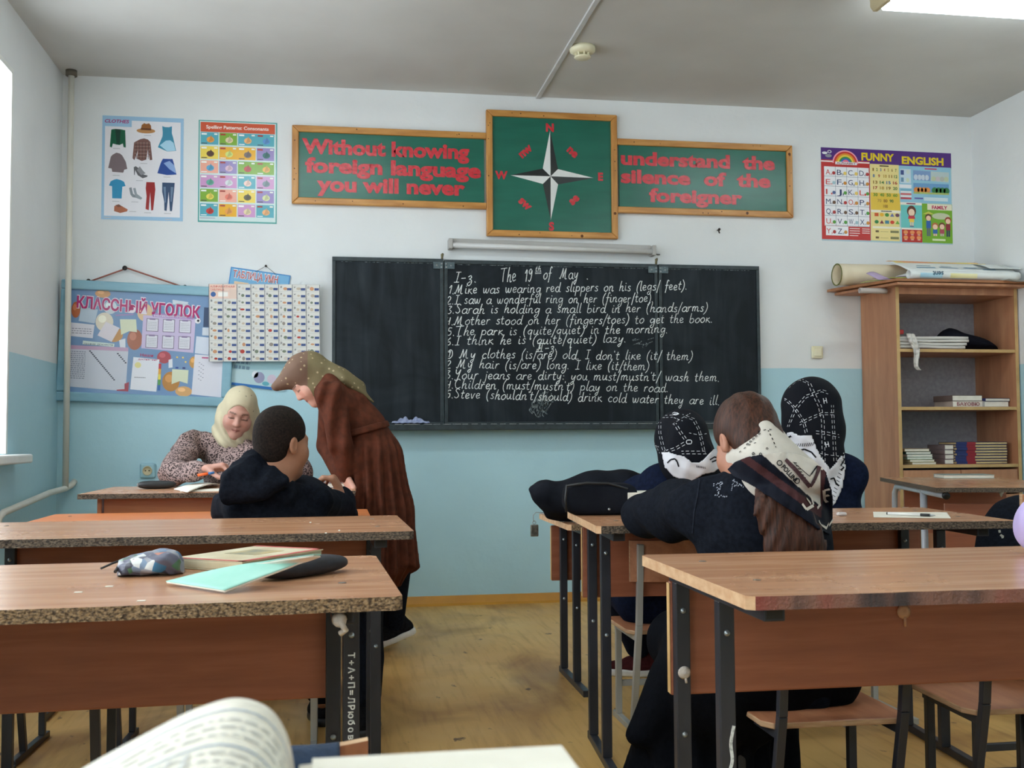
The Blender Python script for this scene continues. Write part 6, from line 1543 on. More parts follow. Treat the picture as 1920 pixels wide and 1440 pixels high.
def dotted(name, base_attr, dot, sc, th, rough=.75):
    m = mat_col(name, rough=rough, mottling=.06, bump=.1, bscale=300); nt = m.node_tree; N = nt.nodes; L = nt.links; p = N['Principled BSDF']
    src = p.inputs['Base Color'].links[0].from_socket; tc = N.new('ShaderNodeTexCoord')
    t = N.new('ShaderNodeTexVoronoi'); t.inputs['Scale'].default_value = sc; L.new(tc.outputs['Object'], t.inputs['Vector'])
    lt = N.new('ShaderNodeMath'); lt.operation = 'LESS_THAN'; lt.inputs[1].default_value = th; L.new(t.outputs['Distance'], lt.inputs[0])
    x = N.new('ShaderNodeMix'); x.data_type = 'RGBA'; L.new(lt.outputs[0], x.inputs[0]); L.new(src, x.inputs[6]); x.inputs[7].default_value = dot; L.new(x.outputs[2], p.inputs['Base Color']); return m
SKIN1 = rgb(190,142,126); SKIN2 = rgb(158,110,84); SKIN3 = rgb(208,158,140)
T = person('woman in spotted dress and cream headscarf writing at the teacher desk', -.42, 5.55)
hd = Head(pv(447,775,5.46), (.05,-.93,-.37), (.22,-.35,1), .98)
nb_ = hd.P(0,-.04,-.15); shR, shL = pv(356,832,5.52), pv(525,832,5.52); chest = (shR+shL)/2+V(0,.03,-.10); pel = V(-.40,5.62,.52)
elR, wrR = pv(318,889,5.17), pv(376,885,5.00); elL, wrL = pv(560,889,5.22), pv(505,893,5.05)
hR = (pv(383,880,4.99), unit(V(.95,-.20,.10)), unit(V(.06,-.25,-.95)))
S = Solid(V(-1.12,4.78,-.01), V(.25,5.95,1.24), .0045)
hd.face(S); S.cap(hd.P(0,-.015,-.05), nb_, .05, .056, .03)
S.cap(nb_, chest, .06, .11, .05, ((0,1,0),.8)); S.cap(chest, pel, .10, .11, .05, ((0,1,0),.8)); S.cap(shR, shL, .036, .036, .03)
for a,b,c in ((shR,elR,wrR),(shL,elL,wrL)): limb(S,[a,b,c],[.030,.024,.023])
for q in (-1,1): limb(S,[pel+V(q*.09,0,-.02), V(-.40+q*.11,5.22,.50), V(-.40+q*.11,5.2,.06)],[.08,.055,.04])
hand(S, *hR, side=-1, k=1.1, curl=(1.05,.5,.3), spread=.06, thumb=(.6,.35,.6)); hand(S, wrL, (-.9,-.3,-.1), (0,0,-1), side=1, curl=(.4,.4,.3))
tb = []
S.build('body', M_SKIN, T, lambda v: hd.skin(v, SKIN1, rgb(92,64,50)), 1, tb)
S = Solid(V(-1.12,4.86,-.0), V(.25,5.95,1.16), .007)
S.cap(nb_+V(0,0,-.02), chest, .075, .14, .05, ((0,1,0),.8)); S.cap(chest, pel, .14, .16, .05, ((0,1,0),.85)); S.cap(shR+V(.03,0,-.01), shL+V(-.03,0,-.01), .055, .055, .05); S.cap(chest+V(0,-.01,-.07), V(-.43,5.40,.79), .15, .14, .05, ((0,1,0),.7))
for a,b,c in ((shR,elR,wrR),(shL,elL,wrL)): limb(S,[a+V(0,0,-.005),b+V(0,.01,.006),b*.25+c*.75,c],[.064,.054,.047,.034],.03)
for q in (-1,1): limb(S,[pel+V(q*.09,0,-.02), V(-.40+q*.11,5.24,.50), V(-.40+q*.10,5.24,.12)],[.115,.10,.10],.06)
S.cloth(.009, 38, 3)
S.build('dress', leopard(), T)
S = Solid(*bounds([hd.c, nb_],.22), .0045)
hd.E(S,(0,-.014,.044),(.085,.102,.094)); hd.E(S,(0,.0,-.02),(.080,.088,.10),.03); hd.C(S,(-.07,.0,-.05),(-.02,.045,-.125),.035,.03,.03); hd.C(S,(.07,.0,-.05),(.02,.045,-.125),.035,.03,.03); hd.C(S,(0,-.01,-.08),(0,.0,-.135),.078,.088,.04); hd.C(S,(-.074,-.02,.0),(-.10,-.03,-.12),.028,.042,.04); hd.C(S,(-.06,.02,-.10),(.0,.05,-.135),.022,.02,.02); hd.C(S,(.078,-.02,.0),(.075,-.03,-.14),.02,.03,.04)
S.warp(lambda X,Y,Z: .0055*np.sin(150*(X*.8+(Z-1.0)*.35)+5*np.sin(14*Z))*np.clip((hd.c[2]+.02-Z)*14,0,1)); S.cloth(.0025, 34, 6, stretch=(2,2,.5))
hd.E(S,(0,.125,-.012),(.067,.10,.092),.006,True); hd.E(S,(0,.02,-.018),(.064,.075,.094),.006,True)
M_CREAMSC = mat_col('cream_scarf_cloth', rough=.8, mottling=.05, bump=.1, bscale=200)
def sc_col(v):
    col = np.tile(V(rgb(192,181,152)),(len(v),1)); r_ = np.random.RandomState(4); p = hd.loc(v)
    for _ in range(90):
        c = V(r_.uniform(-.09,.09), r_.uniform(-.02,.1), r_.uniform(-.02,.155)); m_ = ((p-c)**2).sum(1) < r_.uniform(.0022,.0042)**2; col[m_] = V(random.choice([rgb(60,52,52),rgb(110,96,84),rgb(70,74,84)]))
    return col
sc1 = S.build('headscarf', M_CREAMSC, T, sc_col)
# pen in her hand
t = thing('pen', 'orange pen held in the hand of the woman in the spotted dress', 'pen', (0,0,0)); a, b = pv(371,891,4.93), pv(402,886,4.915)
MB().tube([a, a*.35+b*.65], .0062, 10).build('barrel', mat('orange_plastic', rgb(236,96,26), rgb(226,84,20), rough=.35), t); MB().tube([a*.35+b*.65, b], [.0064,.0050], 10).build('grip', mat('blue_plastic', rgb(40,100,156), rgb(34,90,146), rough=.4), t)

# ---- boy ---------------------------------------------------------------------------------------
B = person('boy with cropped dark hair in black hooded jacket sitting with his back to us', -.17, 3.66)
hd = Head(pv(528,833,3.60), (.74,.67,-.07), (0.02,0,1), .93)
nb_ = hd.P(0,-.045,-.145); shL, shR = pv(462,958,3.62), pv(582,938,3.66); chest = (shL+shR)/2+V(.0,.0,-.08); pel = V(-.19,3.66,.46)
elR, wrR = pv(640,962,4.02), pv(645,930,4.06); elL, wrL = V(-.35,3.90,.73), V(-.16,4.08,.725)
S = Solid(V(-.75,3.28,-.01), V(.42,4.42,1.22), .0045)
hd.face(S); S.cap(hd.P(0,-.015,-.05), nb_, .045, .048, .03)
S.cap(nb_, chest, .06, .10, .05, ((0,1,0),.75)); S.cap(chest, pel, .10, .11, .05, ((0,1,0),.8)); S.cap(shR, shL, .04, .04, .04)
for a,b,c in ((shR,elR,wrR),(shL,elL,wrL)): limb(S,[a,b,c],[.04,.032,.023])
kR, aR, kL, aL = V(.10,3.80,.46), V(.105,3.62,.09), V(-.26,4.02,.47), V(-.03,3.74,.09)
for k_,a_,q in ((kR,aR,1),(kL,aL,-1)): limb(S,[pel+V(q*.08,0,-.02), k_, a_],[.07,.048,.032])
hand(S, wrR-V(0,0,.01), unit(V(-.42,-.1,.80)), unit(V(-.80,.1,-.40)), side=1, k=1.0, curl=(1.0,.8,.5)); hand(S, wrL, (.9,.3,0), (0,0,-1), side=-1, k=.88, curl=(.3,.3,.2))
S.build('body', M_SKIN, B, lambda v: hd.skin(v, SKIN2), 1)
S = Solid(*bounds([hd.c],.16), .0045)
hd.E(S,(0,-.013,.046),(.0785,.0975,.0895)); hd.E(S,(0,-.045,-.01),(.066,.055,.075),.03)
hd.E(S,(0,.16,-.06),(.2,.135,.125),.010,True); hd.E(S,(0,.135,.03),(.12,.07,.075),.012,True); hd.E(S,(.095,.0,-.03),(.05,.030,.045),.006,True); hd.E(S,(-.095,.0,-.03),(.05,.030,.045),.006,True); hd.E(S,(0,-.06,-.125),(.12,.12,.055),.01,True)
M_HAIRDK = mat('cropped_dark_hair', rgb(20,15,13), rgb(44,34,29), scale=(160,160,160), rough=.8, bump=.5, bscale=420, spec=.15)
S.build('hair', M_HAIRDK, B)
S = Solid(V(-.75,3.22,.30), V(.42,4.35,1.02), .006)
S.cap(nb_+V(0,0,-.03), chest, .075, .125, .05, ((0,1,0),.78)); S.cap(chest, pel, .13, .165, .06, ((0,1,0),.72)); S.cap(shR, shL, .058, .058, .05)
limb(S,[shR,elR,wrR+V(0,0,-.025)],[.064,.058,.048],.03); limb(S,[shL,elL,wrL],[.062,.052,.042],.03)
S.chain([nb_+V(-.06,-.02,.01), nb_+V(0,.05,.0), nb_+V(.075,.03,-.025), nb_+V(.07,-.03,-.03)],[.03,.026,.026,.026],.02)
S.cloth(.009, 30, 7)
jk = S.build('jacket', M_BLACKC, B)
S = Solid(V(-.60,3.2,.62), V(.2,3.85,1.05), .005)
c_ = pv(478,902,3.50)
S.ell(c_,(.080,.055,.055),None,.03); S.chain([pv(470,862,3.56),pv(440,900,3.50),pv(432,925,3.49),pv(478,926,3.47),pv(530,908,3.50)],[.024,.034,.032,.028,.022],.03); S.cap(pv(486,868,3.55),pv(525,905,3.52),.035,.03,.03)
S.cap(pv(500,868,3.50),pv(468,915,3.40),.012,.008,.012,None,True); S.cap(pv(472,873,3.46),pv(452,905,3.42),.008,.006,.01,None,True)
S.cloth(.008, 40, 11); S.build('hood', M_BLACKC, B)
S = Solid(V(-.5,3.4,.03), V(.3,4.2,.62), .007)
for k_,a_,q in ((kR,aR,1),(kL,aL,-1)): limb(S,[pel+V(q*.08,0,-.02), k_, a_+V(0,0,.04)],[.10,.078,.058],.04)
S.cloth(.004, 26, 5); S.build('trousers', M_BLACKC, B)
M_SOLE = mat('white_rubber', rgb(214,212,206), rgb(226,224,220), scale=(30,30,30), rough=.6); M_SHOEBLK = fabric('black_canvas', rgb(20,20,22), rgb(30,30,33))
shoe(B,(.10,3.55,.0),(.13,3.79,.0),M_SHOEBLK,MATS['black_plastic']); shoe(B,(-.02,3.72,.0),(-.05,3.95,.0),M_SHOEBLK,MATS['black_plastic'])

# ---- girl in the brown dress ---------------------------------------------------------------------
W = person('girl in long brown dress and olive headscarf bending over the teacher desk', .30, 5.02)
YW = 4.95
hd = Head(pv(582,712,YW), (-.66,-.14,-.74), (-.78,0,.62), .92)
nb_ = pv(610,716,YW+.0); shL, shR = pv(618,738,YW-.15), pv(622,735,YW+.17); chest = pv(645,765,YW); waist = pv(682,806,YW); pel = pv(696,858,YW)
elL, wrL = pv(640,833,YW-.15), pv(648,893,YW-.12); elR, wrR = pv(615,835,YW+.22), pv(640,900,YW+.10)
S = Solid(V(-.30,4.55,-.01), V(.60,5.45,1.42), .005)
hd.face(S); S.cap(hd.P(0,-.015,-.05), nb_, .045, .05, .03)
S.chain([nb_,chest,waist,pel],[.05,.070,.062,.080],.04,((0,1,0),1.2)); S.cap(shL,shR,.034,.034,.03)
for a,b,c in ((shR,elR,wrR),(shL,elL,wrL)): limb(S,[a,b,c],[.04,.032,.023])
kn1,an1,kn2,an2 = V(.30,4.92,.44),V(.28,4.98,.11),V(.27,5.1,.44),V(.22,5.16,.08)
for q,k_,a_ in ((-1,kn1,an1),(1,kn2,an2)): limb(S,[pel+V(0,q*.05,-.05),k_,a_],[.055,.046,.034])
hand(S, wrL, unit(V(.35,-.25,-.75)), unit(V(-.75,-.4,-.3)), side=1, k=.9, curl=(.7,.5,.4), spread=.05); hand(S, wrR, unit(V(.2,-.6,-.5)), unit(V(-.3,.3,-.9)), side=-1, k=.9, curl=(.6,.5,.3))
S.build('body', M_SKIN, W, lambda v: hd.skin(v, SKIN3), 1)
M_BROWNDR = mat('brown_dress_fabric', rgb(74,37,23), rgb(94,48,31), scale=(30,30,30), rough=.8, bump=.12, bscale=240, spec=.2)
S = Solid(V(-.25,4.55,.26), V(.66,5.45,1.36), .006)
S.chain([nb_+V(.02,0,-.02),chest,waist],[.078,.108,.094],.05,((0,1,0),1.22)); S.cap(shL,shR,.055,.055,.05)
S.cap(waist,pel,.100,.130,.04,((0,1,0),1.15)); S.cap(pel, pv(706,960,YW), .138,.150,.03,((0,1,0),1.15)); S.cap(pv(706,960,YW), pv(716,1100,YW), .150,.166,.03,((0,1,0),1.15))
lo_, hi_ = None, None
wx, wy, wz = waist
S.warp(lambda X,Y,Z: np.where(Z<wz-.02, .011*np.clip((wz-Z)*5,0,1.5)*np.sin(19*np.arctan2((X-wx-.06)*1.1,(Y-wy))+2.2*np.sin(3*Z)+4*X), .0045*np.sin(70*(X*.75+Z*.5)+2*np.sin(9*Y))*np.clip((Z-wz)*6,0,1)))
for a,b,c,q in ((shR,elR,wrR,1),(shL,elL,wrL,-1)):
    S.cap(a+V(0,0,-.01), b, .058, .052, .02); S.cap(b, c+V(0,0,.035), .052, .046, .015); S.cap(c+V(0,0,.04), c+V(0,0,.0), .044, .030, .015)
S.warp(lambda X,Y,Z: .0085*np.sin(85*(X-.25*Z)+3*np.sin(7*Z))*np.clip((YW-.10-Y)*12,0,1)*np.clip((Z-.80)*9,0,1))
hz = pv(727,1052,YW)[2]
S.warp(lambda X,Y,Z: np.maximum(0,(hz+.016*np.sin(26*X)+.010*np.sin(55*X+2)-.9*(.42-X)*.25*1.2)-Z)*.9, None, V(.66,5.45,.46))
S.cut((0,0,.30),(0,0,-1))
dr = S.build('dress', M_BROWNDR, W)
S = Solid(*bounds([waist],.26), .005)
wd_ = unit(pel-waist); S.cap(waist-wd_*.010, waist+wd_*.010, .116,.120,.01,((0,1,0),1.26)); S.cut(waist-wd_*.015,-wd_); S.cut(waist+wd_*.015,wd_); S.build('sash', M_BROWNDR, W)
S = Solid(*bounds([hd.c, nb_, pv(700,752,YW)],.2), .0045)
hd.E(S,(0,-.018,.046),(.086,.104,.094)); hd.E(S,(0,.0,-.03),(.082,.088,.09),.03); S.cap(hd.P(0,-.03,-.08), nb_, .07, .075, .04)
S.cap(pv(560,690,YW), pv(514,724,YW), .055, .010, .03, ((0,1,0),1.3)); S.cap(pv(565,705,YW), pv(520,726,YW), .045, .010, .03, ((0,1,0),1.5))
S.chain([pv(600,694,YW), pv(640,704,YW-.0), pv(670,722,YW)],[.075,.05,.04],.04,((.5,0,1),.7)); S.cap(pv(645,712,YW-.02),pv(698,752,YW-.02),.075,.014,.03,((.65,0,.75),.45))

S.cloth(.003, 26, 9)
hd.E(S,(0,.13,-.058),(.058,.105,.066),.006,True); hd.E(S,(0,.03,-.05),(.055,.07,.062),.006,True)
M_OLIVESC = dotted('dotted_scarf_cloth', None, rgb(176,156,122), 40, .19)
xs_ = pv(577,700,YW)[0]
sc2 = S.build('headscarf', M_OLIVESC, W, lambda v: np.where((v[:,0]<xs_)[:,None], V(rgb(112,86,70)), V(rgb(114,102,70))))
S = Solid(V(.05,4.75,.05), V(.5,5.35,.6), .007)
for q,k_,a_ in ((-1,kn1,an1),(1,kn2,an2)): limb(S,[pel*V(1,1,.7)+V(0,q*.08,-.03),k_,a_],[.085,.06,.042],.03)
S.cut((0,0,.58),(0,0,1)); S.build('leggings', M_BLACKC, W)
shoe(W,(.375,5.0,.075),(.16,4.96,.004),M_SHOEBLK,M_SOLE,.088); shoe(W,(.30,5.18,.0),(.07,5.14,.0),M_SHOEBLK,M_SOLE,.088)

# ---- two girls in black headscarves ----------------------------------------------------------------
M_SCARFBW = mat_col('printed_scarf_cloth', rough=.75, mottling=.05, bump=.08, bscale=240, spec=.12)
M_STITCH = mat('white_stitching', rgb(214,216,220), rgb(230,232,236), scale=(90,90,90), rough=.8); M_INKBLK = fabric('black_print', rgb(22,22,26), rgb(32,32,36))
def seated_girl(label, base, head, sh, els, wrs, knees, ankles, garment, h=.0065):
    G_ = person(label, base[0], base[1]); shL, shR = sh; nb_ = (shL+shR)/2+V(0,.01,.055); chest = (shL+shR)/2+V(0,.0,-.10); pel = V(base[0],base[1],.44)
    lo, hi = bounds([head.c,shL,shR,*els,*wrs,*knees,*ankles,pel],.2); lo[2] = max(lo[2],-.01)
    S = Solid(lo, hi, h); head.face(S); S.cap(head.P(0,-.015,-.05), nb_, .045, .05, .03)
    S.cap(nb_, chest, .06, .10, .05, ((0,1,0),.8)); S.cap(chest, pel, .10, .115, .05, ((0,1,0),.8)); S.cap(shR, shL, .042, .042, .04)
    for a,b,c in zip(sh,els,wrs): limb(S,[a,b,c],[.04,.033,.024])
    for q,k_,a_ in zip((-1,1),knees,ankles): limb(S,[pel+V(q*.08,0,-.02),k_,a_],[.075,.05,.034])
    for c,b,q in zip(wrs,els,(1,-1)): hand(S, c, unit(c-b), (0,0,-1), side=-q, k=.9, curl=(.4,.4,.3))
    S.build('body', M_SKIN, G_, lambda v: head.skin(v, SKIN3, rgb(60,44,36)), 1)
    S = Solid(lo, hi, .007); S.cap(nb_+V(0,0,-.02), chest, .08, .135, .05, ((0,1,0),.8)); S.cap(chest, pel, .138, .15, .06, ((0,1,0),.78)); S.cap(shR, shL, .068, .068, .05)
    for a,b,c in zip(sh,els,wrs): limb(S,[a,b,c],[.07,.058,.042],.04)
    S.cloth(.0045, 26, int(base[0]*100)); bv = []; S.build('sweater', garment, G_, bvh=bv)
    return G_, bv, pel, chest
# left one
hd = Head(pv(1279,846,3.62), (-.25,.90,-.36), (-.08,.3,1), .96)
g1, bv1, pel, chest = seated_girl('girl in black scarf with white stitching, at the front desk beside the black jacket', (1.14,3.60), hd, (pv(1243,912,3.66), pv(1345,908,3.62)), (V(1.01,3.95,.705),V(1.42,3.96,.69)), (V(1.06,4.14,.69),V(1.28,4.16,.685)), (V(1.05,3.98,.42),V(1.26,3.98,.42)), (V(1.22,4.28,.10),V(1.36,4.2,.09)), M_NAVYC)
S = Solid(V(.95,3.45,.03), V(1.48,4.42,.58), .007)
for q,k_,a_ in zip((-1,1),(V(1.05,3.98,.42),V(1.26,3.98,.42)),(V(1.22,4.28,.12),V(1.36,4.2,.12))): limb(S,[pel+V(q*.08,.0,-.02),k_,a_],[.115,.07,.052],.04)
S.build('trousers', M_NAVYC, g1)
M_MAROON = fabric('maroon_canvas', rgb(62,26,28), rgb(78,34,36))
shoe(g1,(1.345,4.26,.0),(1.105,4.33,.0),M_MAROON,M_SOLE,.10,lace=MATS['black_plastic']); shoe(g1,(1.40,4.14,.0),(1.32,4.37,.0),M_MAROON,M_SOLE,.095)
S = Solid(*bounds([hd.c, pv(1320,875,3.5)],.2), .0045)
hd.E(S,(0,-.012,.046),(.095,.112,.102)); hd.E(S,(0,-.01,-.03),(.088,.09,.09),.03); S.cap(hd.P(.0,-.02,-.05), pv(1296,885,3.62), .092,.105,.04); S.chain([pv(1288,825,3.53),pv(1308,850,3.50),pv(1313,866,3.50)],[.062,.042,.012],.03,((0,1,0),.5))
S.cloth(.0025,24,2); hd.E(S,(0,.14,-.01),(.05,.09,.075),.006,True)
def bw1(v): return np.tile(V(rgb(18,20,27)),(len(v),1))
sct = []; S.build('headscarf', M_SCARFBW, g1, bw1, bvh=sct)
wl_ = []
drape('scarf_border', [(1240,848),(1252,848),(1268,853),(1282,856),(1298,868),(1312,867),(1326,856),(1340,842),(1358,846),(1360,868),(1340,885),(1318,890),(1292,906),(1262,893),(1246,876)], sct+bv1, M_SCARFBW, g1, 2.0, .012, .003, 3.6, lambda x,y: rgb(222,222,228), bvh=wl_, wave=.002)
L1_ = [[(1222,800),(1235,784),(1262,783),(1280,790)],[(1226,797),(1240,780),(1262,779)],[(1262,796),(1280,784),(1294,776)],[(1236,792),(1236,812),(1242,840),(1246,850)],[(1240,792),(1240,812),(1246,838),(1250,848)],[(1264,796),(1274,812),(1284,826)],[(1268,794),(1278,810),(1288,824)],[(1246,846),(1268,838),(1284,828)],[(1248,850),(1270,842),(1288,832)],[(1284,783),(1298,788),(1308,806),(1313,826),(1318,850)],[(1280,778),(1302,786),(1312,806),(1317,826),(1322,850)],[(1292,812),(1310,816),(1326,813)],[(1278,846),(1300,846),(1326,846)],[(1279,851),(1300,851),(1324,851)],[(1224,832),(1236,838)],[(1222,806),(1228,830),(1238,850)]]
decal_lines('scarf_stitching', L1_, .0017, sct, M_STITCH, g1, (.010,.006))
decal_lines('scarf_emblem', [[(1261,776),(1264,774),(1270,775),(1273,777),(1268,779),(1262,778)],[(1264,777),(1271,777)]], .0035, sct, M_STITCH, g1)
em = lambda x,y,k: [[(x+k*math.cos(a)+o,y+k*1.1*math.sin(a)) for a in np.linspace(a0,a0+4.6,9)] for o,a0 in ((-k*.42,.8),(k*.42,-2.3))]
decal_lines('scarf_emblem', em(1292,829,3.6), .0024, sct, M_STITCH, g1)
decal_lines('scarf_border_print', [[(1252,868),(1258,862),(1266,860),(1270,866),(1273,875)],[(1330,862),(1338,857),(1344,858)],[(1334,866),(1344,862),(1352,868),(1350,876)],[(1250,878),(1254,884),(1258,890)]], .005, wl_, M_INKBLK, g1)
decal_lines('scarf_border_print', [[(1306+k*3,872+k*.6),(1307+k*3,876+k*.5)] for k in range(6)], .002, wl_, M_INKBLK, g1)
# right one
hd = Head(pv(1519,784,3.70), (-.42,.86,-.28), (-.05,.2,1), .98)
g2, bv2, pel2, _ = seated_girl('taller girl in long black scarf with white stitching, sitting nearest the bookcase', (1.70,3.66), hd, (pv(1478,905,3.72), pv(1586,893,3.66)), (V(1.42,3.98,.70),V(1.92,3.98,.70)), (V(1.5,4.16,.685),V(1.78,4.18,.685)), (V(1.62,3.98,.42),V(1.84,3.98,.42)), (V(1.62,4.1,.09),V(1.84,4.1,.09)), M_NAVYC)
S = Solid(V(1.45,3.55,.03), V(2.05,4.3,.58), .008)
for q,k_,a_ in zip((-1,1),(V(1.62,3.98,.42),V(1.84,3.98,.42)),(V(1.62,4.1,.12),V(1.84,4.1,.12))): limb(S,[pel2+V(q*.08,0,-.02),k_,a_],[.10,.07,.052],.04)
S.build('trousers', M_NAVYC, g2); shoe(g2,(1.62,4.02,0),(1.60,4.26,0),M_MAROON,M_SOLE); shoe(g2,(1.84,4.02,0),(1.86,4.26,0),M_MAROON,M_SOLE)
S = Solid(*bounds([hd.c, pv(1560,890,3.6)],.22), .0045)
hd.E(S,(0,-.012,.046),(.095,.112,.104)); hd.E(S,(0,-.01,-.03),(.088,.092,.09),.03); S.chain([pv(1520,775,3.66),pv(1538,810,3.63),pv(1551,850,3.60),pv(1555,880,3.58)],[.098,.088,.058,.012],.05,((0,1,0),.7)); S.cap(pv(1510,805,3.69),pv(1530,890,3.68),.08,.10,.04)
S.cloth(.003,22,13); hd.E(S,(0,.14,-.01),(.066,.11,.09),.006,True)
sct = []; S.build('headscarf', M_SCARFBW, g2, bw1, bvh=sct); wl_ = []
drape('scarf_border', [(1475,812),(1483,810),(1500,817),(1522,815),(1530,840),(1548,868),(1557,880),(1570,866),(1583,848),(1586,875),(1580,915),(1566,944),(1545,962),(1520,960),(1500,930),(1480,880)], sct+bv2, M_SCARFBW, g2, 3.2, .010, .003, 3.65, lambda x,y: rgb(222,222,228), bvh=wl_, wave=.003)
L2_ = [[(1500,714),(1515,720),(1522,738),(1534,762),(1540,790),(1542,870)],[(1505,712),(1520,720),(1528,738),(1540,762),(1545,790),(1547,865)],[(1472,750),(1486,762),(1505,790),(1511,816)],[(1470,746),(1480,752),(1492,764),(1509,790),(1515,814)],[(1477,800),(1490,765),(1510,742),(1540,731),(1553,735)],[(1480,800),(1494,767),(1512,746),(1540,735),(1552,739)],[(1500,792),(1520,782),(1540,774),(1562,774)],[(1500,797),(1520,787),(1540,778),(1564,778)],[(1530,808),(1550,810),(1572,815)],[(1530,813),(1550,815),(1573,820)],[(1562,760),(1564,800),(1568,866)],[(1558,760),(1560,800),(1563,868)],[(1538,850),(1555,853),(1572,855)],[(1480,728),(1492,718),(1502,712)]]
decal_lines('scarf_stitching', L2_, .0017, sct, M_STITCH, g2, (.011,.007))
for x,y in ((1546,752),(1550,834)): decal_lines('scarf_emblem', [[(x-3,y-5),(x-1,y+5)],[(x+2,y-6),(x+4,y+4)],[(x-2,y),(x+3,y-1)]], .0030, sct, M_STITCH, g2)
decal_lines('scarf_border_print', [[(1496,845),(1508,842),(1522,848),(1530,858)],[(1556,898),(1563,896),(1567,906),(1573,911)],[(1478,820),(1484,817)]], .0055, wl_, M_INKBLK, g2)
decal_lines('scarf_border_print', [[(1488+k*4,838-k*.3),(1490+k*4,832-k*.3)] for k in range(10)]+[[(1585-k*1.9,862+k*7),(1579-k*1.9,858+k*7)] for k in range(13)], .0022, wl_, M_INKBLK, g2)
decal_lines('scarf_border_print', [[(1576,872),(1580,866),(1583,860)],[(1576,882),(1582,876)]], .006, wl_, M_INKBLK, g2)

# ---- near girl with brown hair --------------------------------------------------------------------
g3 = person('girl with bare brown hair and cream scarf round her neck, black clothes', 1.05, 2.46)
YG = 2.46
hd = Head(pv(1400,832,YG), (-.14,.85,-.50), (.0,.62,1), .87)
nb_ = pv(1440,902,2.42); shL, shR = pv(1335,950,2.50), pv(1498,966,2.40); chest = pv(1432,1000,2.46); pel = V(1.05,2.46,.44)
elL, wrL = pv(1205,966,2.86), pv(1290,952,3.08); elR, wrR = V(1.14,2.82,.765), V(1.10,3.05,.755)
S = Solid(V(.50,2.12,-.01), V(1.52,3.30,1.14), .0048)
hd.face(S); S.cap(hd.P(0,-.015,-.05), nb_, .046, .052, .03)
S.cap(nb_, chest, .06, .10, .05, ((0,1,0),.8)); S.cap(chest, pel, .10, .12, .05, ((0,1,0),.8)); S.cap(shR, shL, .045, .045, .04)
for a,b,c in ((shR,elR,wrR),(shL,elL,wrL)): limb(S,[a,b,c],[.042,.035,.025])
for q in (-1,1): limb(S,[pel+V(q*.07,0,-.02), V(.98+q*.085,2.80,.41), V(.96+q*.085,2.74,.07)],[.07,.05,.036])
hand(S, wrL, (.8,.5,0), (0,0,-1), side=-1, k=.92, curl=(.5,.4,.3)); hand(S, wrR, (-.85,.4,0), (0,0,-1), side=1, k=.92, curl=(.5,.4,.3))
bb3 = []
S.build('body', M_SKIN, g3, lambda v: hd.skin(v, rgb(178,124,100), rgb(60,44,36)), 1, bb3)
S = Solid(V(.50,2.12,.30), V(1.52,3.20,.98), .006)
S.cap(nb_+V(0,0,-.03), chest, .085, .14, .05, ((0,1,0),.75)); S.cap(chest, pel, .143, .15, .06, ((0,1,0),.78)); S.cap(shR, shL, .062, .062, .05)
limb(S,[shL+V(0,0,-.005), shL*.45+elL*.55+V(0,0,-.004), elL+V(0,.0,.0), wrL],[.072,.068,.060,.045],.03); limb(S,[shR,elR,wrR],[.066,.056,.045],.03)
S.cloth(.008, 24, 21); tr3 = []
S.build('sweatshirt', M_BLACKC, g3, bvh=tr3)
S = Solid(V(.45,2.10,.005), V(1.55,3.15,.58), .008)
S.cap(pel+V(-.02,0,.0), pel+V(-.10,.05,-.05), .165,.17,.05,((0,1,0),.8)); 
for q in (-1,1): limb(S,[pel+V(q*.09,0,-.03), V(.99+q*.08,2.80,.42)],[.11,.085],.04)
S.cap(V(.915,2.62,.40), V(.885,2.62,.05), .105,.195,.05,((0,1,0),.9)); S.cap(V(1.05,2.66,.36), V(1.03,2.68,.05), .13,.16,.06,((0,1,0),.8)); S.cap(V(.82,2.58,.36), V(.722,2.56,.245), .05,.03,.06)
S.warp(lambda X,Y,Z: .008*np.sin(13*np.arctan2(Y-2.62,X-.93)+5*Z)*np.clip((.42-Z)*4,0,1))
S.cut((0,0,.02),(0,0,-1)); S.build('skirt', M_BLACKSKIRT, g3)
shoe(g3,(.87,2.68,0),(.87,2.91,0),M_SHOEBLK,MATS['black_plastic']); shoe(g3,(1.06,2.70,0),(1.06,2.93,0),M_SHOEBLK,MATS['black_plastic'])
M_HAIRBR = bpy.data.materials.new('long_brown_hair'); M_HAIRBR.use_nodes = True
_n = M_HAIRBR.node_tree; _p = _n.nodes['Principled BSDF']; _p.inputs['Roughness'].default_value = .5; _p.inputs['Specular IOR Level'].default_value = .25
_tc = _n.nodes.new('ShaderNodeTexCoord'); _mp = _n.nodes.new('ShaderNodeMapping'); _mp.inputs['Scale'].default_value = (190,190,14); _mp.inputs['Rotation'].default_value = (.1,.25,0); _n.links.new(_tc.outputs['Object'], _mp.inputs['Vector'])
_t = _n.nodes.new('ShaderNodeTexNoise'); _t.inputs['Scale'].default_value = 1; _t.inputs['Detail'].default_value = 4; _n.links.new(_mp.outputs['Vector'], _t.inputs['Vector'])
_c = _n.nodes.new('ShaderNodeValToRGB'); _c.color_ramp.elements[0].position = .3; _c.color_ramp.elements[1].position = .7; _c.color_ramp.elements[0].color = rgb(34,19,13); _c.color_ramp.elements[1].color = rgb(82,48,33)
_n.links.new(_t.outputs['Fac'], _c.inputs['Fac']); _n.links.new(_c.outputs['Color'], _p.inputs['Base Color'])
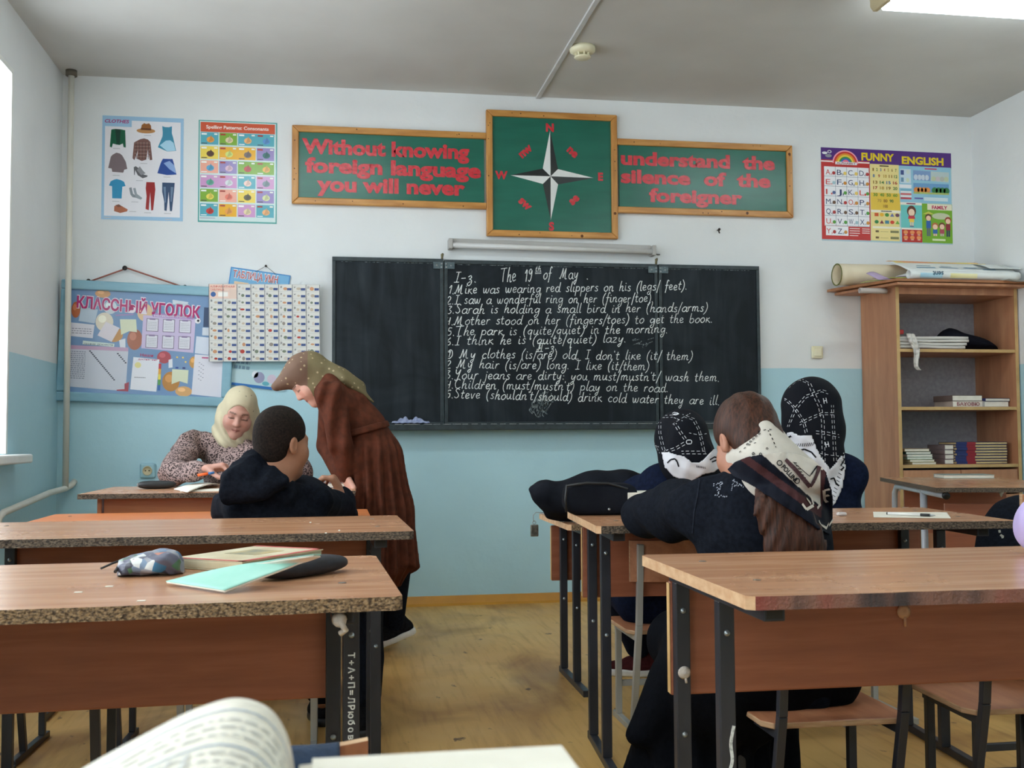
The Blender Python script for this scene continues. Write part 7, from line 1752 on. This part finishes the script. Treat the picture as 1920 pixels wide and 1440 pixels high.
_b = _n.nodes.new('ShaderNodeBump'); _b.inputs['Strength'].default_value = .35; _b.inputs['Distance'].default_value = .004; _n.links.new(_t.outputs['Fac'], _b.inputs['Height']); _n.links.new(_b.outputs['Normal'], _p.inputs['Normal'])
S = Solid(*bounds([hd.c, nb_],.18), .0045)
hd.E(S,(0,-.014,.047),(.0825,.1035,.095)); hd.E(S,(0,-.045,-.02),(.066,.052,.08),.03); S.cap(hd.P(.01,-.06,-.03), nb_+V(.0,-.03,.0), .05,.045,.03)
hd.E(S,(0,.15,-.05),(.2,.115,.13),.012,True); hd.E(S,(-.095,.012,-.055),(.055,.042,.055),.010,True); hd.E(S,(.095,.012,-.055),(.055,.042,.055),.010,True)
S.warp(lambda X,Y,Z: .0012*np.sin(260*(X*.8+Z*.25)+6*np.sin(22*Z)))
S.build('hair', M_HAIRBR, g3, bvh=bb3)
S = Solid(*bounds([pv(1470,930,2.30), pv(1500,1045,2.28)],.16), .005)
S.chain([pv(1455,905,2.36),pv(1468,960,2.305),pv(1490,1020,2.295),pv(1500,1075,2.30)],[.05,.062,.070,.06],.04,((0,1,0),.42))
S.warp(lambda X,Y,Z: .0016*np.sin(230*(X-.25*Z)+3*np.sin(12*Z))+.0008*np.sin(520*(X-.2*Z)+2*np.sin(20*Z)))
S.build('ponytail', M_HAIRBR, g3, bvh=tr3)
# collar of the scarf wound round the neck
S = Solid(*bounds([nb_, pv(1440,850,2.4)],.17), .0045)
S.cap(pv(1432,838,2.42), pv(1462,900,2.405), .058,.085,.04,((0,1,0),.85)); S.cap(pv(1388,868,2.44), pv(1455,895,2.37), .034,.06,.04); S.cap(pv(1430,862,2.36), pv(1508,890,2.35), .052,.032,.04); S.cap(pv(1432,806,2.385),pv(1440,850,2.375),.02,.05,.03)
S.warp(lambda X,Y,Z: .0035*np.sin(75*(Z+.45*X)+2.2*np.sin(11*X)))
cl3 = []; S.build('scarf_collar', M_SCARFBW, g3, lambda v: np.tile(V(rgb(206,200,190)),(len(v),1)), bvh=cl3)
NV, MR, CRM = rgb(22,25,36), rgb(72,44,46), rgb(206,200,190)
bands = [([(1368,868),(1400,857),(1436,858),(1470,885),(1520,930),(1555,975),(1556,1002),(1530,985),(1480,945),(1420,905),(1370,880)],NV),
         ([(1392,868),(1400,860),(1425,872),(1470,906),(1530,955),(1545,985),(1528,972),(1470,928),(1420,890)],MR),
         ([(1438,858),(1475,862),(1505,890),(1522,915),(1535,895),(1548,870),(1560,900),(1556,960),(1530,930),(1500,905)],NV)]
def c3(x, y):
    # distance scale across the triangle: from the lower hem inwards
    q = (y-862) - (x-1372)*.72
    if x > 1538 and y > 880: return NV if (x-1538)*.9+(y-900)*.1 > 8 else MR
    if q > -11: return NV
    if q > -29: return MR
    if q > -49+(x-1440)*.17: return NV
    return CRM
pc3 = []
drape('scarf_panel', [(1364,880),(1378,866),(1400,857),(1440,850),(1470,846),(1500,851),(1525,861),(1549,886),(1560,924),(1562,965),(1557,1003),(1530,988),(1500,968),(1470,950),(1430,922),(1400,905),(1375,893)], cl3+tr3, M_SCARFBW, g3, 1.7, .011, .003, 2.38, c3, bvh=pc3, wave=.0012, relax=10)
ang = math.atan2(37,30)
decal_text('scarf_lettering', 'POLLINI', (1464,876), (10.6*.68,10.6*.75), (12.5*.74,-12.5*.67), pc3+cl3, M_INKBLK, g3, .03)
cir = lambda x,y,r: [(x+r*math.cos(a),y+r*math.sin(a)) for a in np.linspace(0,6.3,14)]
decal_lines('scarf_print', [cir(1461,868,4.6),cir(1494,901,4.6)], .0022, pc3+cl3, M_INKBLK, g3)
decal_lines('scarf_print', [[(1472,862),(1490,880),(1518,912),(1526,900),(1537,872)]], .010, pc3+cl3, mat('maroon_print', rgb(66,38,44), rgb(76,46,50), rough=.8), g3)
decal_lines('scarf_print', [[(1486,867),(1517,893),(1530,874)],[(1520,890),(1531,875)]], .0018, pc3+cl3, M_INKBLK, g3)
decal_lines('scarf_print', [[(1488+k*3.4,868+k*5.4),(1493+k*3.4,869+k*5.4)] for k in range(8)], .002, pc3+cl3, M_INKBLK, g3)
decal_lines('scarf_print', [[(1380,846),(1400,828),(1420,811),(1438,806),(1450,807)],[(1384,851),(1404,836),(1424,829)],[(1440,808),(1448,824),(1454,840)]], .0026, cl3, M_INKGREY if False else M_INKBLK, g3, (.004,.006))
decal_lines('scarf_print', [cir(1402+k*5.5,834-k*5,1.6) for k in range(5)]+[cir(1413,851,2),cir(1426,852,2),cir(1438,842,1.6)], .0018, cl3+pc3, M_INKBLK, g3)
M_WHITEPR = mat('cream_print', rgb(206,200,190), rgb(214,208,198), rough=.8)
decal_lines('scarf_print', [[(1503,945),(1511,956),(1524,948)],[(1511,935),(1519,945)],[(1519,930),(1524,946)],[(1545,918),(1547,940)],[(1546,918),(1556,916)],[(1547,929),(1555,927)],[(1547,940),(1553,938)],[(1531,953),(1537,945)],[(1552,981),(1548,990),(1538,985),(1534,976)],[(1553,985),(1564,968)]], .0065, pc3+cl3, M_WHITEPR, g3)
decal_lines('seam', [[(1306,886),(1312,902),(1308,930),(1302,960),(1299,1000)]], .0035, tr3, fabric('seam_thread', rgb(30,34,43), rgb(40,44,54)), g3)
# sequins on the back of the sweatshirt
M_SEQ = mat('sequin', rgb(190,196,210), rgb(90,96,110), scale=(300,300,300), rough=.3, metal=.0)
pts = []; r_ = random.Random(2)
for (xa,ya),(xb,yb) in (((1337,910),(1354,905)),((1354,905),(1350,918)),((1342,930),(1362,930)),((1375,900),(1372,918)),((1375,900),(1392,914)),((1376,911),(1388,909)),((1400,898),(1408,900)),((1405,900),(1404,914)),((1345,914),(1349,926))):
    for q in range(7): t_ = q/6; pts.append((xa+(xb-xa)*t_+r_.uniform(-1.5,1.5), ya+(yb-ya)*t_+r_.uniform(-1.5,1.5)))
decal_lines('sequins', [[(x,y),(x+1.4,y+.7)] for x,y in pts], .0030, tr3, M_SEQ, g3)
o = [c for c in g3.children if c.name.startswith('sequins')][0]; o['kind'] = 'stuff'

# ---- black jacket / bag on the girls' desk, bag at the far right ------------------------------------------
t = thing('jacket', 'bundled black jacket overhanging the left end of the girls\' desk', 'jacket', (1.0,4.0,.646))
S = Solid(V(.62,3.55,.6455), V(1.5,4.4,1.0), .006)
S.chain([pv(998,917,3.98),pv(1020,922,3.98),pv(1055,932,3.98)],[.012,.05,.055],.03,((0,1,0),1.5)); S.cap(pv(1040,945,4.0), pv(1110,930,3.95), .05,.085,.05,((0,1,0),1.5)); S.chain([pv(1110,930,3.9),pv(1165,925,3.9),pv(1225,938,3.92)],[.085,.095,.075],.05,((0,1,0),1.3)); S.cap(pv(1060,966,4.02),pv(1030,966,4.02),.03,.02,.03)
S.cloth(.006,18,4); S.cut((0,0,.6462),(0,0,-1)); S.build('cloth', M_BLACKCLOTH, t)
MB().box((-.16,-.06,.105),(-.11,.05,.112)).build('white_tag', M_PAPER, t, rot=(0,.1,0))
b = thing('backpack', 'black backpack hanging beyond the right end of the middle desk', 'backpack', (2.58,3.72,.34))
S = Solid(V(2.26,3.5,.34), V(3.0,4.05,.92), .008)
S.ell((2.60,3.76,.52),(.20,.13,.21),None,.04); S.cap((2.47,3.72,.45),(2.73,3.72,.45),.10,.10,.05); S.cap((2.56,3.66,.54),(2.67,3.66,.54),.09,.09,.05); S.cloth(.006,16,8); S.cut((0,0,.3435),(0,0,-1)); bpv = []
S.build('bag_body', M_BLACKC, b, bvh=bpv)
decal_lines('logo', [[(1874,994),(1875,999)],[(1876,1003),(1882,1007),(1878,1008)]], .008, bpv, mat('grey_logo', rgb(150,150,140), rgb(130,130,120)), b)
make_chair('dark-framed chair under the black backpack', 2.60, 3.80, .05, w=.34, back=.12)
j = thing('jacket', 'dark navy jacket over the chair at the right edge', 'jacket', (2.0,2.5,.5))
S = Solid(V(1.62,2.28,.38), V(2.25,2.75,.9), .007)
S.cap((1.77,2.43,.73),(2.05,2.43,.76),.04,.045,.03); S.cap((1.76,2.41,.70),(1.77,2.41,.50),.055,.075,.05,((0,1,0),.5)); S.cap((1.9,2.41,.72),(1.98,2.41,.48),.10,.11,.05,((0,1,0),.4)); S.cloth(.006,18,14); S.build('cloth', M_NAVYC, j)
